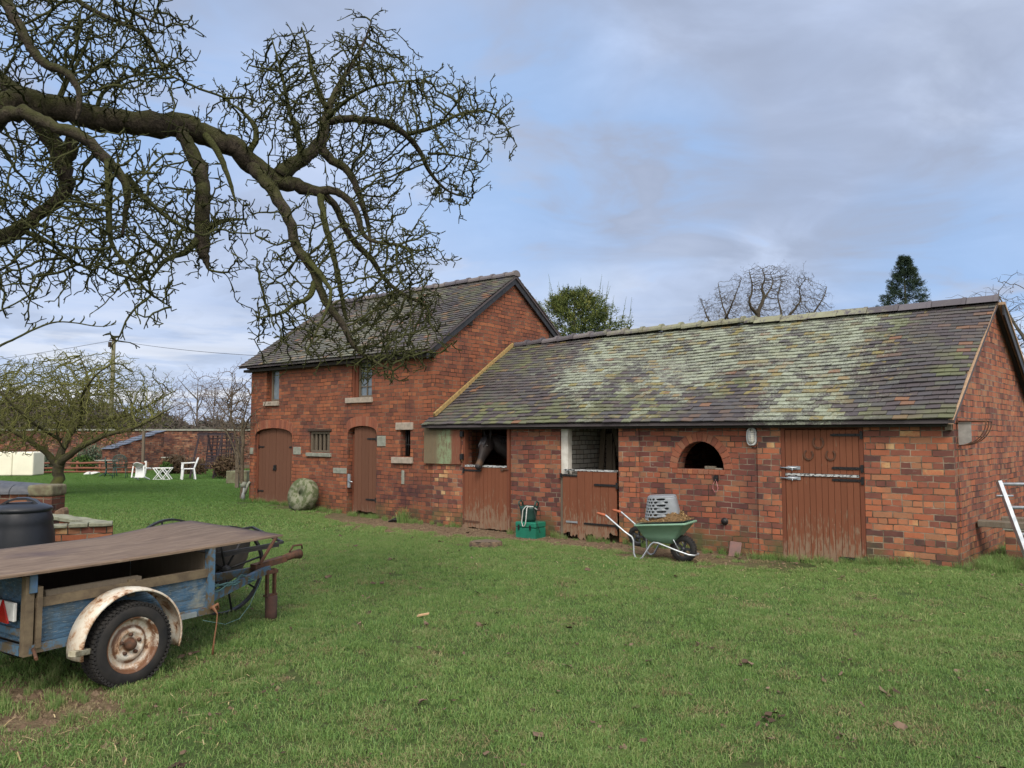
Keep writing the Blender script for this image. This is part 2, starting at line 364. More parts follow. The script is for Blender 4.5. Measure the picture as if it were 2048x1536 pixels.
# ================================================= ground
def build_ground():
    xs = [-900, -300, -120, -70]+[-48+.45*i for i in range(int(74/.45)+1)]+[32, 60, 120, 300, 900]
    ys = [-300, -60, -15]+[-6+.45*i for i in range(int(56/.45)+1)]+[60, 80, 130, 300, 900]
    vs = [(x, y, gz(x, y)) for y in ys for x in xs]; nx = len(xs)
    fs = [(j*nx+i, j*nx+i+1, (j+1)*nx+i+1, (j+1)*nx+i) for j in range(len(ys)-1) for i in range(nx-1)]
    m, t = newmat('lawn_soil'); p = gpos(t)
    n1 = t.noise(p, .5, 4, .6); n2 = t.noise(p, 6, 4, .7); n3 = t.noise(p, 45, 3, .7)
    g = t.ramp(n1, [(.3, (.075, .095, .030)), (.5, (.055, .09, .026)), (.7, (.10, .105, .040))])
    g = t.mix(t.step(n2, .5, .72), g, (.045, .042, .020))
    g = t.mix(t.math('MULTIPLY', n3, .45), g, (.03, .035, .015))
    # bare earth along the foot of the stable: mask in building coordinates
    q = t.n('ShaderNodeSeparateXYZ', {0: p})
    dx = t.math('SUBTRACT', q.outputs[0], OX); dy = t.math('SUBTRACT', q.outputs[1], OY)
    a_ = t.math('ADD', t.math('MULTIPLY', dx, A.x), t.math('MULTIPLY', dy, A.y))
    b_ = t.math('ADD', t.math('MULTIPLY', dx, B.x), t.math('MULTIPLY', dy, B.y))
    wob = t.math('MULTIPLY', t.math('SUBTRACT', t.noise(p, 1.5, 4, .65), .5), 1.6)
    bb = t.math('ADD', b_, wob)
    mk = t.math('MULTIPLY', t.step(bb, -1.75, -1.25), t.math('MULTIPLY', t.step(a_, 1.6, 3.2), t.step(a_, 14.5, 9.5)))
    far_in = t.step(b_, .1, .2)
    mk = t.math('MAXIMUM', mk, t.math('MULTIPLY', t.math('MULTIPLY', far_in, t.step(b_, 5.4, 5.2)), t.math('MULTIPLY', t.step(a_, -.2, .1), t.step(a_, 15, 14.8))))
    # churned mud under and behind the trailer
    d2 = t.n('ShaderNodeVectorMath', {0: p, 1: (-2.95, 4.6, 0)}, operation='DISTANCE').outputs['Value']
    mk = t.math('MAXIMUM', mk, t.math('MULTIPLY', t.step(t.math('ADD', d2, wob), 1.1, .5), .9))
    soil = t.ramp(t.noise(p, 9, 5, .75), [(.3, (.085, .055, .036)), (.5, (.15, .105, .068)), (.7, (.22, .165, .105))])
    soil = t.mix(t.step(n3, .6, .75), soil, (.28, .23, .14))
    col = t.mix(mk, g, soil)
    finish(m, t, col, .95, 0, t.math('ADD', n2, n3), .8, .03, .15)
    mb = MB(); mb.add(vs, fs, 0, True)
    tag(mb.build('ground', m), kind='structure')
build_ground()
# ================================================= buildings
RZ = math.atan2(-A.y, -A.x)   # local x runs right along the front wall, local y into the building
def wallpoly(mb, outer, holes, y0, y1, m=None):
    loops = [outer]+holes
    flat = [p for l in loops for p in l]
    tris = tessellate_polygon([[Vector((x, z, 0)) for x, z in l] for l in loops])
    n = len(flat)
    def area(tr):
        (ax, az), (bx, bz), (cx, cz) = (flat[i] for i in tr)
        return (bx-ax)*(cz-az)-(cx-ax)*(bz-az)
    vs = [Vector((x, y0, z)) for x, z in flat]+[Vector((x, y1, z)) for x, z in flat]
    fs = []
    for tr in tris:
        tr = tuple(tr)
        if abs(area(tr)) < 1e-9: continue
        if area(tr) < 0: tr = tr[::-1]
        fs.append(tr); fs.append(tuple(i+n for i in tr[::-1]))
    o = 0
    for li, l in enumerate(loops):
        k = len(l); ar = sum(l[i][0]*l[(i+1) % k][1]-l[(i+1) % k][0]*l[i][1] for i in range(k))
        for i in range(k):
            j = (i+1) % k; f = (o+i, o+i+n, o+j+n, o+j)
            if (ar > 0) != (li == 0): f = f[::-1]
            fs.append(f)
        o += k
    if m is not None: vs = [m @ p for p in vs]
    mb.add(vs, fs)
def rect(x0, x1, z0, z1): return [(x0, z0), (x1, z0), (x1, z1), (x0, z1)]
def archhole(x0, x1, z0, zs, rise, n=10):
    """opening with a segmental arch: springs at zs, crown at zs+rise"""
    w_ = (x1-x0)/2; cx = (x0+x1)/2
    return [(x0, z0), (x1, z0)]+[(cx+w_*math.cos(PI*i/n), zs+rise*math.sin(PI*i/n)**(1 if rise > w_*.8 else .75)) for i in range(n+1)]
def planks(mb, x0, x1, z0, z1, y, th=.025, n=7, jag=0., top=None, m=None):
    w_ = (x1-x0)/n
    for i in range(n):
        a0 = x0+i*w_+.0025; a1 = x0+(i+1)*w_-.0025
        zt = z1 if top is None else min(top((a0+.004)), top((a1-.004)))
        zb = z0+random.uniform(0, jag); yo = random.uniform(0, .004)
        c = random.random()
        if top is not None:
            poly = [(a0, zb), (a1, zb), (a1, top(a1)), ((a0+a1)/2, top((a0+a1)/2)), (a0, top(a0))]
            mb.prism(poly, y-th+yo, y+yo, m, c)
        elif jag:
            k = 5
            poly = [(a0+(a1-a0)*q/k, zb+random.uniform(0, jag*.5)) for q in range(k+1)]+[(a1, zt), (a0, zt)]
            mb.prism(poly, y-th+yo, y+yo, m, c)
        else: mb.box((a0, y-th+yo, zb), (a1, y+yo, zt), m, c)
def strap(parent, x0, x1, z, y, mat=None, h=.035, tilt=0.0, name='hinge', plate=1):
    """strap hinge; x1 is the hung end with a tall pintle plate"""
    mb = MB(); d = 1 if x1 > x0 else -1
    poly = [(x0, z-h*.3), (x0+d*.03, z-h*.5), (x1, z-h/2+tilt), (x1, z+h/2+tilt), (x0+d*.03, z+h*.5), (x0, z+h*.3)]
    mb.prism(poly, y-.008, y)
    if plate: mb.box((min(x1, x1+d*.035), y-.02, z-h*1.4+tilt), (max(x1, x1+d*.035), y, z+h*1.4+tilt))
    for k in (.25, .85):
        x = x0+(x1-x0)*k; mb.lathe([(0, .006), (.007, .005), (.009, 0)], 8, Matrix.Translation((x, y-.008, z+tilt*k)) @ Matrix.Rotation(PI/2, 4, 'X'))
    return mb.build(name, mat or M['iron'], parent)
def tiles(mb, xl, xr, eave, ridge, gauge=.107, wd=.168, tl=.17, th=.015, sag=.02, lift=.030, seed=1):
    rr = random.Random(seed)
    (y0, z0), (y1, z1) = eave, ridge
    L = math.hypot(y1-y0, z1-z0); uy, uz = (y1-y0)/L, (z1-z0)/L; ny, nz = -uz*(1 if y1 > y0 else -1), abs(uy)
    rows = int(round(L/gauge)); g = L/rows
    for i in range(rows):
        s0 = i*g; y_ = y0+uy*s0; XL, XR = xl(y_), xr(y_)
        x = XL-(wd/2 if i % 2 else 0)+rr.uniform(-.008, .008)
        while x < XR-.02:
            x0, x1 = max(x, XL), min(x+wd-.004, XR)
            if x1-x0 < .025: x += wd; continue
            def off(xx): return sag*(math.sin(xx*.9+i*.13)+.5*math.sin(xx*2.3+1.1+i*.09))*math.sin(PI*min(1, s0/L+.05))
            tail = s0+rr.uniform(-.005, .005)+.005*math.sin(x*3+i); roll = rr.gauss(0, .0022); lf = lift+rr.gauss(0, .0022)
            slip = .012 if rr.random() < .012 else 0
            vs = []
            for (s, h) in ((tail-slip, lf), (tail+tl, .004)):
                for hh in (h-th, h):
                    for k, xx in enumerate((x0, x1)):
                        zz_ = hh+off(xx)+(roll if k else -roll)
                        vs.append((xx, y0+uy*s+ny*zz_, z0+uz*s+nz*zz_))
            c = rr.random()
            mb.add(vs, [(0, 1, 3, 2), (2, 3, 7, 6), (4, 6, 7, 5), (0, 4, 5, 1), (0, 2, 6, 4), (1, 5, 7, 3)], c)
            x += wd
def slab(mb, xl, xr, eave, ridge, th=.05, drop=.0):
    """roof deck under the tiles"""
    (y0, z0), (y1, z1) = eave, ridge
    n = 2; vs = []
    for (y, z) in ((y0, z0-drop), (y1, z1-drop)):
        for dz in (-th, 0):
            vs += [(xl(y), y, z+dz), (xr(y), y, z+dz)]
    mb.add(vs, [(0, 1, 3, 2), (2, 3, 7, 6), (4, 6, 7, 5), (0, 4, 5, 1), (0, 2, 6, 4), (1, 5, 7, 3)], .3)
def ridgeline(mb, x0, x1, y, z, L, r=.11, roll=.02, dz=lambda x: 0, ang=False, seed=3, tilt=0.):
    rr = random.Random(seed); x = x0
    while x < x1-.05:
        e = min(x+L, x1); c = rr.random(); j = rr.uniform(-.008, .008); yj = rr.uniform(-.008, .008)
        tl = rr.uniform(-.01, .01)+tilt
        for (q0, q1, rad) in ((x+.003, e-.05, r), (e-.06, e-.004, r+roll)):
            if q1 <= q0: continue
            vs = []; n = 8
            for q in (q0, q1):
                zo = z+dz(q)+j+(q-x)*tl
                for k in range(n+1):
                    th = PI*(-.08+1.16*k/n)
                    if ang:
                        u = k/n*2-1; px, pz = u*rad*1.15, (1-abs(u)**1.35)*rad*.95-rad*.25
                        vs.append((q, y+yj-px, zo+pz))
                    else: vs.append((q, y+yj+rad*math.cos(th), zo+rad*.8*math.sin(th)-.02))
            m_ = n+1
            fs = [(k, k+1, m_+k+1, m_+k) for k in range(n)]+[tuple(range(n+1))[::-1], tuple(range(m_, 2*m_))]
            mb.add(vs, fs, c, False)
        x = e
M['ridge'] = None
def ridgemat():
    m, t = newmat('ridge_tiles'); o = objc(t); r = rnd(t)
    x = t.n('ShaderNodeSeparateXYZ', {0: o}).outputs[0]
    n = t.noise(o, 9, 4, .7); f = t.noise(o, 50, 3, .7)
    col = t.ramp(r, [(0, (.07, .062, .07)), (.6, (.11, .10, .115)), (1, (.15, .13, .125))])
    k = t.math('MULTIPLY', t.step(x, -7.6, -5.0), t.step(x, -.9, -2.0))
    lm = t.step(t.math('ADD', t.math('ADD', t.math('MULTIPLY', n, .6), t.math('MULTIPLY', f, .4)), t.math('MULTIPLY', k, .16)), .56, .64)
    lm = t.math('MULTIPLY', lm, t.math('ADD', .25, t.math('MULTIPLY', k, .75)))
    col = t.mix(lm, col, t.mix(t.noise(o, 4, 2), (.25, .27, .185), (.16, .145, .09)))
    return finish(m, t, col, .75, 0, f, .4, .006)
M['ridge'] = ridgemat()

# -------------------------------------------------- two-storey barn
barn = thing('brick_barn', 'two storey red brick barn with a dark tiled roof and arched plank doors', 'barn', (OX, OY, 0), RZ)
BX0, BX1, BD = -14.86, -8.75, 4.9
H = {}
H['dd'] = archhole(-14.66, -13.20, -.3, 1.56, .20)
H['d2'] = archhole(-11.27, -10.36, -.3, 1.62, .17)
H['bw'] = rect(-12.56, -11.86, 1.22, 1.68)
H['sl'] = rect(-9.66, -9.38, 1.17, 1.70)
H['w1'] = rect(-14.24, -13.74, 2.38, 3.22)
H['w2'] = rect(-11.16, -10.53, 2.38, 3.22)
mb = MB()
wallpoly(mb, [(BX0, -.25), (BX1, -.25), (BX1, 3.36), (BX0, 3.36)], list(H.values()), 0, .23)
mx = Matrix(((0, 1, 0, 0), (1, 0, 0, 0), (0, 0, 1, 0), (0, 0, 0, 1)))   # (x,y)->(y,x): prism in the y-z plane
def gableprof(y0, y1, hw, yr, zr, base=-.25):
    return [(y0, base), (y1, base), (y1, hw+(0)), (yr, zr), (y0, hw)]
g1 = [(.23, -.25), (4.67, -.25), (4.67, 3.50), (2.45, 5.02), (.23, 3.50)]
mb.prism(g1, BX1-.23, BX1, mx); mb.prism(g1, BX0, BX0+.23, mx)
mb.box((BX0, 4.67, -.25), (BX1, 4.9, 3.36))
wall = mb.build('wall', M['brick_barn'], barn, uv=True)
# arches (voussoirs), slightly proud
def voussoirs(parent, cx, hw, zs, rise, d=.2, n=16, y=-.006, mat=None, full=False):
    mb = MB()
    for i in range(n):
        t0, t1 = PI*i/n, PI*(i+1)/n
        e = 1 if full else .75
        def P(t_, r_):
            x = hw*math.cos(t_); z = rise*math.sin(t_)**e
            nx_, nz_ = math.cos(t_)*(1 if full else .22), 1 if not full else math.sin(t_)
            L_ = math.hypot(nx_, nz_); return (cx+x+nx_/L_*r_, zs+z+nz_/L_*r_)
        gap = .0035
        a, b_, c_, d_ = P(t0, 0), P(t1, 0), P(t1, d), P(t0, d)
        def lerp(p, q, k): return (p[0]+(q[0]-p[0])*k, p[1]+(q[1]-p[1])*k)
        k = min(.12, gap/max(.01, math.hypot(a[0]-b_[0], a[1]-b_[1])))
        mb.prism([lerp(a, b_, k), lerp(a, b_, 1-k), lerp(d_, c_, 1-k), lerp(d_, c_, k)][::-1], y, .05, None, random.random())
    return mb.build('arch', mat or M['arch'], parent, bevel=.003)
def archmat():
    m, t = newmat('arch_bricks'); o = objc(t); r = rnd(t)
    c = t.ramp(r, [(0, (.20, .07, .045)), (.4, (.30, .10, .055)), (.8, (.26, .12, .075)), (1, (.40, .15, .07))])
    n = t.noise(o, 14, 4, .7); c = t.mix(t.math('MULTIPLY', n, .5), c, (.12, .06, .045))
    return finish(m, t, c, .9, 0, n, .5, .01, .2)
M['arch'] = archmat()
voussoirs(barn, -13.93, .73, 1.56, .20, .2, 22); voussoirs(barn, -10.815, .455, 1.62, .17, .2, 14)
# roof
mb = MB()
fx0 = lambda y: BX0-.16; fx1 = lambda y: BX1+.10
slab(mb, fx0, fx1, (-.25, 3.235), (2.45, 5.075), .04, .01); slab(mb, fx0, fx1, (5.15, 3.235), (2.45, 5.075), .04, .01)
tiles(mb, fx0, fx1, (-.27, 3.225), (2.45, 5.08), seed=5, sag=.018)
tiles(mb, fx0, fx1, (5.17, 3.225), (2.45, 5.08), seed=6, gauge=.107)
roof = mb.build('roof', M['roof_barn'], barn)
mb = MB(); ridgeline(mb, BX0-.16, BX1+.12, 2.45, 5.12, .36, .105, .022, seed=2); mb.build('ridge', M['ridge'], roof)
def verge(parent, x0, x1, e, r, dz, h, mat, name):
    mb = MB(); vs = []
    for (y, z) in (e, r):
        for q in (-dz-h, -dz): vs += [(x0, y, z+q), (x1, y, z+q)]
    mb.add(vs, [(0, 1, 3, 2), (2, 3, 7, 6), (4, 6, 7, 5), (0, 4, 5, 1), (0, 2, 6, 4), (1, 5, 7, 3)])
    return mb.build(name, mat, parent)
for e in ((-.25, 3.235), (5.15, 3.235)):
    verge(barn, BX1+.045, BX1+.075, e, (2.45, 5.075), .052, .13, M['black_wood'], 'bargeboard')
    verge(barn, BX1+.002, BX1+.09, e, (2.45, 5.075), .012, .036, M['undercloak'], 'verge_mortar')
mb = MB(); mb.box((BX0-.1, -.16, 3.10), (BX1+.03, -.002, 3.16)); 
for i in range(14):
    x = BX0+.1+i*.46; mb.box((x, -.20, 3.165), (x+.06, -.002, 3.225))
mb.build('eaves_timber', M['dark'], barn)
# purlin ends that show through the gable
for y, z in ((1.02, 4.03), (3.88, 4.03)):
    mb = MB(); mb.box((BX1-.01, y-.07, z-.2), (BX1+.035, y+.07, z-.06)); mb.build('purlin_end', M['dark'], barn)
def sill(parent, x0, x1, z0, z1, mat, proj=.05, name='sill'):
    mb = MB(); mb.box((x0, -proj, z0), (x1, .12, z1), jit=.006); return mb.build(name, mat, parent, bevel=.008, seg=2)
# upper windows
def window(parent, x0, x1, z0, z1, nx, nz, y=.14, fr=.045, bar=.018, sash=None):
    mb = MB(); f = fr
    mb.box((x0+.002, y-.02, z0+.002), (x0+f, y+.04, z1-.002)); mb.box((x1-f, y-.02, z0+.002), (x1-.002, y+.04, z1-.002))
    mb.box((x0+f, y-.02, z0+.002), (x1-f, y+.04, z0+f)); mb.box((x0+f, y-.02, z1-f), (x1-f, y+.04, z1-.002))
    for i in range(1, nx):
        x = x0+f+(x1-x0-2*f)*i/nx; mb.box((x-bar/2, y-.012, z0+f), (x+bar/2, y+.01, z1-f))
    for i in range(1, nz):
        z = z0+f+(z1-z0-2*f)*i/nz; mb.box((x0+f, y-.010, z-bar/2), (x1-f, y+.008, z+bar/2))
    w_ = mb.build('window', M['old_wood'], parent)
    g = MB(); g.box((x0+f-.005, y+.012, z0+f-.005), (x1-f+.005, y+.018, z1-f+.005)); g.build('pane', M['glass'], w_)
    return w_
w2 = window(barn, -11.02, -10.535, 2.385, 3.215, 2, 4, .10)
mb = MB(); mb.box((-11.155, .02, 2.385), (-11.10, .2, 3.21)); mb.box((-11.095, .05, 2.385), (-11.022, .2, 3.21)); mb.build('window_post', M['frame_wood'], barn)
sill(barn, -11.32, -10.49, 2.275, 2.38, M['stone'])
w1 = window(barn, -14.10, -13.745, 2.385, 3.215, 1, 1, .07, .05)
mb = MB(); mb.box((-14.235, .10, 2.385), (-14.105, .15, 3.21)); mb.build('window_post', M['frame_wood'], barn)
sill(barn, -14.30, -13.72, 2.28, 2.38, M['stone'])
# barred window
mb = MB(); x0, x1, z0, z1 = -12.55, -11.87, 1.225, 1.675
mb.box((x0, .03, z0), (x0+.05, .10, z1)); mb.box((x1-.05, .03, z0), (x1, .10, z1)); mb.box((x0+.05, .03, z1-.05), (x1-.05, .10, z1)); mb.box((x0+.05, .03, z0), (x1-.05, .10, z0+.04))
for i in range(4):
    x = x0+.13+i*.14; mb.box((x, .045, z0+.04), (x+.05, .085, z1-.05))
f = mb.build('barred_window', M['old_wood'], barn)
mb = MB(); mb.box((x0+.05, .12, z0+.01), (x0+.2, .13, z1-.01), None, .4); mb.box((x0, .2, z0), (x1, .21, z1)); mb.build('shutter', M['dark_wood'], f)
mb = MB(); mb.box((-12.62, -.02, 1.685), (-11.8, .1, 1.73), jit=.003); mb.build('lintel', M['dark_wood'], barn)
sill(barn, -12.64, -11.80, 1.125, 1.215, M['stone_grey'])
# slot window with stone head
mb = MB(); mb.box((-9.78, -.03, 1.705), (-9.30, .1, 1.85), jit=.004); mb.build('lintel', M['stone'], barn, bevel=.006)
sill(barn, -9.86, -9.30, 1.04, 1.16, M['stone'], .06)
mb = MB()
for x in (-9.60, -9.53, -9.46): mb.tube([(x, .1, 1.18), (x, .1, 1.69)], .008, 6)
mb.box((-9.655, .13, 1.175), (-9.62, .2, 1.695)); mb.box((-9.62, .095, 1.40), (-9.385, .105, 1.42)); mb.build('window_bar', M['iron'], barn)
# inset stones by the doors
for (x0, x1, z0, z1, nm) in ((-13.14, -12.88, 1.16, 1.33, 0), (-10.34, -10.09, 1.37, 1.58, 0), (-11.73, -11.29, .78, .9, 0), (-14.99, -14.72, 1.14, 1.3, 0), (-9.62, -9.54, .63, .9, 0)):
    mb = MB(); mb.box((max(x0, BX0+.003), -.012, z0), (x1, .06, z1), jit=.004); mb.build('stone_block', M['stone_grey'], barn, bevel=.006)
def arctop(cx, hw, zs, rise): return lambda x: zs+rise*max(0, 1-((x-cx)/hw)**2)**.375-.012
# double doors
for i, (x0, x1) in enumerate(((-14.60, -13.925), (-13.915, -13.21))):
    mb = MB(); planks(mb, x0, x1, -.02, 1.7, .10, n=5, top=arctop(-13.93, .73, 1.56, .20))
    d = mb.build('door', M['door2'], barn)
    for z in (.28, 1.32):
        if i == 0: strap(d, x0+.22, x0+.01, z, .075, tilt=0)
        else: strap(d, x1-.2, x1-.01, z, .075)
    if i == 0:
        mb = MB(); mb.box((x1-.06, .055, .78), (x1+.04, .075, .90)); mb.tube([(x1-.01, .06, .86), (x1-.01, .02, .84), (x1-.01, .02, .76)], .008); mb.build('handle', M['iron'], d)
mb = MB(); mb.box((-14.655, .05, -.2), (-14.60, .2, 1.62)); mb.build('door_frame', M['frame_wood'], barn)
# single arched door, hung on the right
mb = MB(); planks(mb, -11.12, -10.43, .0, 1.75, .085, n=6, jag=.04, top=arctop(-10.815, .455, 1.62, .17))
d = mb.build('door', M['door2'], barn)
strap(d, -10.72, -10.44, 1.52, .06); strap(d, -10.74, -10.44, .27, .06)
mb = MB(); mb.box((-11.22, -.03, .5), (-11.15, .0, .78)); mb.tube([(-11.18, -.05, .64), (-11.05, -.04, .62)], .012); mb.build('latch', M['galv'], d)
mb = MB(); mb.box((-10.43, .07, -.2), (-10.375, .2, 1.62)); mb.box((-11.26, .13, -.2), (-11.2, .2, 1.62)); mb.build('door_frame', M['frame_wood'], barn)

# -------------------------------------------------- low stable range
stable = thing('brick_stable', 'low single storey red brick stable range with a long lichen covered tiled roof', 'stable', (OX, OY, 0), RZ)
SKEW = .085
HH = [rect(-7.97, -6.86, -.3, 1.78), rect(-5.80, -4.66, -.3, 1.80), rect(-2.09, -1.02, -.3, 1.74),
      [(-3.66, 1.095), (-2.93, 1.095)]+[(-3.295+.365*math.cos(PI*i/14), 1.10+.405*math.sin(PI*i/14)) for i in range(15)]]
mb = MB()
wallpoly(mb, [(-8.748, -.3), (0, -.3), (0, 1.86), (-8.748, 1.86)], HH, 0, .23)
wall_front = mb.build('wall', M['brick_panel'], stable, uv=True)
# brighter brick piers stand a little proud of the panels
mb = MB()
pc = [(-1.02, .004), (-2.42, -2.09), (-4.66, -4.30), (-8.74, -7.97)]
for x0, x1 in pc:
    mb = MB(); mb.box((x0, -.028, -.3), (x1, .002, 1.84)); mb.build('pier', M['brick_low'], stable, uv=True)
# right gable (not quite square to the front), left wall is the barn's gable
msk = Matrix(((SKEW, 1, 0, 0), (1, 0, 0, 0), (0, 0, 1, 0), (0, 0, 0, 1)))
g2 = [(.23, -.3), (5.0, -.3), (5.0, 1.93), (2.5, 3.45), (.23, 2.02)]
mb = MB(); mb.prism(g2, -.235, -.003, msk); mb.box((-8.74, 5.0, -.3), (.3, 5.22, 1.9))
mb.build('gable_wall', M['brick_gable'], stable, uv=True)
gp_ = [(.235, -.2), (4.98, -.2), (4.98, 1.85), (2.5, 3.38), (.235, 1.92)]
for xa, xb, mm in ((-6.06, -5.83, 'whitewash'), (-4.3, -4.1, 'brick_panel'), (-2.6, -2.4, 'brick_panel')):
    mb = MB(); mb.prism(gp_, xa, xb, mx); mb.build('partition', M[mm], stable, uv=True)
mb = MB(); mb.box((-8.6, .235, -.2), (-8.12, .7, 1.85)); mb.build('partition', M['brick_gable'], stable, uv=True)
mb = MB()
sx0 = lambda y: -8.78-(.10 if y < -.02 else 0); sx1 = lambda y: .045+SKEW*max(0, y)
slab(mb, sx0, sx1, (-.20, 1.79), (2.5, 3.53), .04, .012); slab(mb, lambda y: -8.75, sx1, (5.3, 1.79), (2.5, 3.53), .04, .012)
tiles(mb, lambda y: -8.745 if y > -.02 else -8.86, sx1, (-.22, 1.785), (2.5, 3.54), seed=9, sag=.03)
sroof = mb.build('roof', M['roof_low'], stable)
mb = MB(); ridgeline(mb, -8.74, -3.35, 2.5, 3.60, .40, .10, .028, lambda x: -.05*sst(x, -6.5, -8.7)+.01, seed=4, tilt=.04); ridgeline(mb, -3.35, sx1(2.5)+.02, 2.5, 3.565, .46, .12, .012, ang=True, seed=8); mb.build('ridge', M['ridge'], sroof)
# mortar fillet where the roof meets the barn's gable
mb = MB(); mb.bar((-8.71, -.02, 1.985), (-8.71, 2.42, 3.57), .05, .07); mb.build('mortar_fillet', M['mortar'], stable)
# verge and barge boards
def skverge(parent, o0, o1, e, r, dz, h, mat, name):
    mb = MB(); vs = []
    for (y, z) in (e, r):
        for q in (-dz-h, -dz): vs += [(o0+SKEW*max(0, y), y, z+q), (o1+SKEW*max(0, y), y, z+q)]
    mb.add(vs, [(0, 1, 3, 2), (2, 3, 7, 6), (4, 6, 7, 5), (0, 4, 5, 1), (0, 2, 6, 4), (1, 5, 7, 3)])
    return mb.build(name, mat, parent)
skverge(stable, -.02, .038, (-.2, 1.79), (2.5, 3.53), .01, .05, M['undercloak'], 'verge_mortar')
skverge(stable, -.02, .14, (5.3, 1.79), (2.5, 3.53), -.01, .04, M['undercloak'], 'verge_mortar')
skverge(stable, .10, .125, (5.3, 1.79), (2.5, 3.53), .03, .15, M['black_wood'], 'bargeboard')
mb = MB(); mb.box((-8.74, -.13, 1.70), (-.05, -.032, 1.755), jit=.002)
for i in range(19):
    x = -8.55+i*.46; mb.box((x, -.17, 1.757), (x+.06, -.03, 1.80))
mb.build('eaves_timber', M['dark'], stable)
mb = MB(); mb.box((-2.05, -.155, 1.765), (-.5, -.135, 1.80)); mb.box((-.07, -.12, 1.66), (-.005, -.034, 1.75)); mb.build('eaves_board', M['old_wood'], stable)
voussoirs(stable, -3.295, .37, 1.10, .41, .125, 17, -.008, full=True)
mb = MB()
for i in range(9):
    x = -3.66+i*.083; mb.box((x, -.010, 1.022), (x+.075, .1, 1.092), None, random.random())
mb.build('brick_sill', M['arch'], stable, bevel=.004)
def frame(parent, x0, x1, z1, w_=.055, y0=-.035, y1=.06, mat=None, z0=-.2, top=True):
    mb = MB(); mb.box((x0, y0, z0), (x0+w_, y1, z1)); mb.box((x1-w_, y0, z0), (x1, y1, z1))
    if top: mb.box((x0+w_, y0, z1-w_), (x1-w_, y1, z1))
    return mb.build('door_frame', mat or M['frame_wood'], parent)
# horse door
frame(stable, -7.965, -6.865, 1.775)
mb = MB(); planks(mb, -7.915, -6.925, -.10, 1.02, -.005, n=11, jag=.03); planks(mb, -7.915, -6.925, .0, 1.0, .03, n=1)
d = mb.build('door', M['door'], stable)
mb = MB(); mb.box((-7.91, -.036, 1.022), (-6.93, .035, 1.055)); mb.build('chewed_strip', None or M['galv'], d)
strap(d, -7.52, -7.92, .955, -.03); strap(d, -7.55, -7.92, .03, -.03, M['rust'])
mb = MB(); mb.box((-7.03, -.05, .985), (-6.88, -.03, 1.0)); mb.box((-7.06, -.045, .96), (-7.0, -.03, 1.01)); mb.build('bolt', M['rust'], d)
# its upper leaf folded back on the wall: old sheet panel streaked green
mb = MB(); mb.box((-8.93, -.075, 1.06), (-8.0, -.045, 1.77), None, .5); mb.box((-8.93, -.045, 1.10), (-8.86, -.03, 1.73), None, .9); mb.box((-8.07, -.045, 1.10), (-8.0, -.03, 1.73), None, .9)
def leafmat():
    m, t = newmat('mossy_door_leaf'); o = objc(t); x = t.n('ShaderNodeSeparateXYZ', {0: o}).outputs[0]
    n = t.noise(o, 4.5, 5, .7); f = t.noise(t.scalevec(o, (30, 30, 6)), 1.2, 4, .7)
    c = t.mix(n, (.12, .085, .045), (.16, .13, .085)); c = t.mix(t.step(x, -8.28, -8.18), c, (.17, .06, .035))
    sm = t.math('MULTIPLY', t.math('MULTIPLY', t.step(x, -8.62, -8.52), t.step(x, -8.19, -8.25)), t.step(t.math('ADD', t.math('MULTIPLY', n, .5), t.math('MULTIPLY', f, .5)), .42, .56))
    c = t.mix(sm, c, (.21, .29, .165)); c = t.mix(t.math('MULTIPLY', t.step(f, .52, .62), .4), c, (.19, .13, .07))
    return finish(m, t, c, .85, 0, f, .3, .004)
M['leaf_door'] = leafmat()
d = mb.build('door_leaf', M['leaf_door'], stable); tag(d, 'open upper door leaf streaked with pale green paint')
for z in (1.2, 1.62):
    mb = MB(); mb.box((-8.0, -.085, z-.05), (-7.93, -.04, z+.05)); mb.build('hinge', M['iron'], d)
# second stable door: rotten bottom, gap above
mb = MB(); mb.box((-5.795, .02, .95), (-5.66, .14, 1.795)); mb.build('door_frame', plain('white_jamb', (.62, .60, .55), (.45, .42, .37)), stable)
mb = MB(); mb.box((-5.79, -.01, -.2), (-5.735, .08, .93)); mb.build('door_post', M['old_wood'], stable)
mb = MB(); mb.box((-5.66, .0, 1.755), (-4.67, .12, 1.798)); mb.build('lintel', M['stone_grey'], stable)
mb = MB(); planks(mb, -5.73, -5.44, -.10, .93, -.012, n=2, jag=.10); planks(mb, -5.43, -4.69, -.12, 1.01, -.03, n=5, jag=.13); mb.box((-5.7, .01, .2), (-4.72, .03, .3)); mb.box((-5.7, .01, .75), (-4.72, .03, .85))
d = mb.build('door', M['door'], stable)
mb = MB(); mb.box((-5.70, -.062, 1.012), (-4.70, .03, 1.038)); mb.build('chewed_strip', M['galv'], d)
strap(d, -5.1, -4.69, .80, -.06); strap(d, -5.3, -4.69, .17, -.06, h=.03); strap(d, -5.42, -5.74, .93, -.04, h=.025)
mb = MB(); mb.box((-5.66, -.05, .16), (-5.43, -.04, .19)); mb.build('bolt', M['galv'], d)
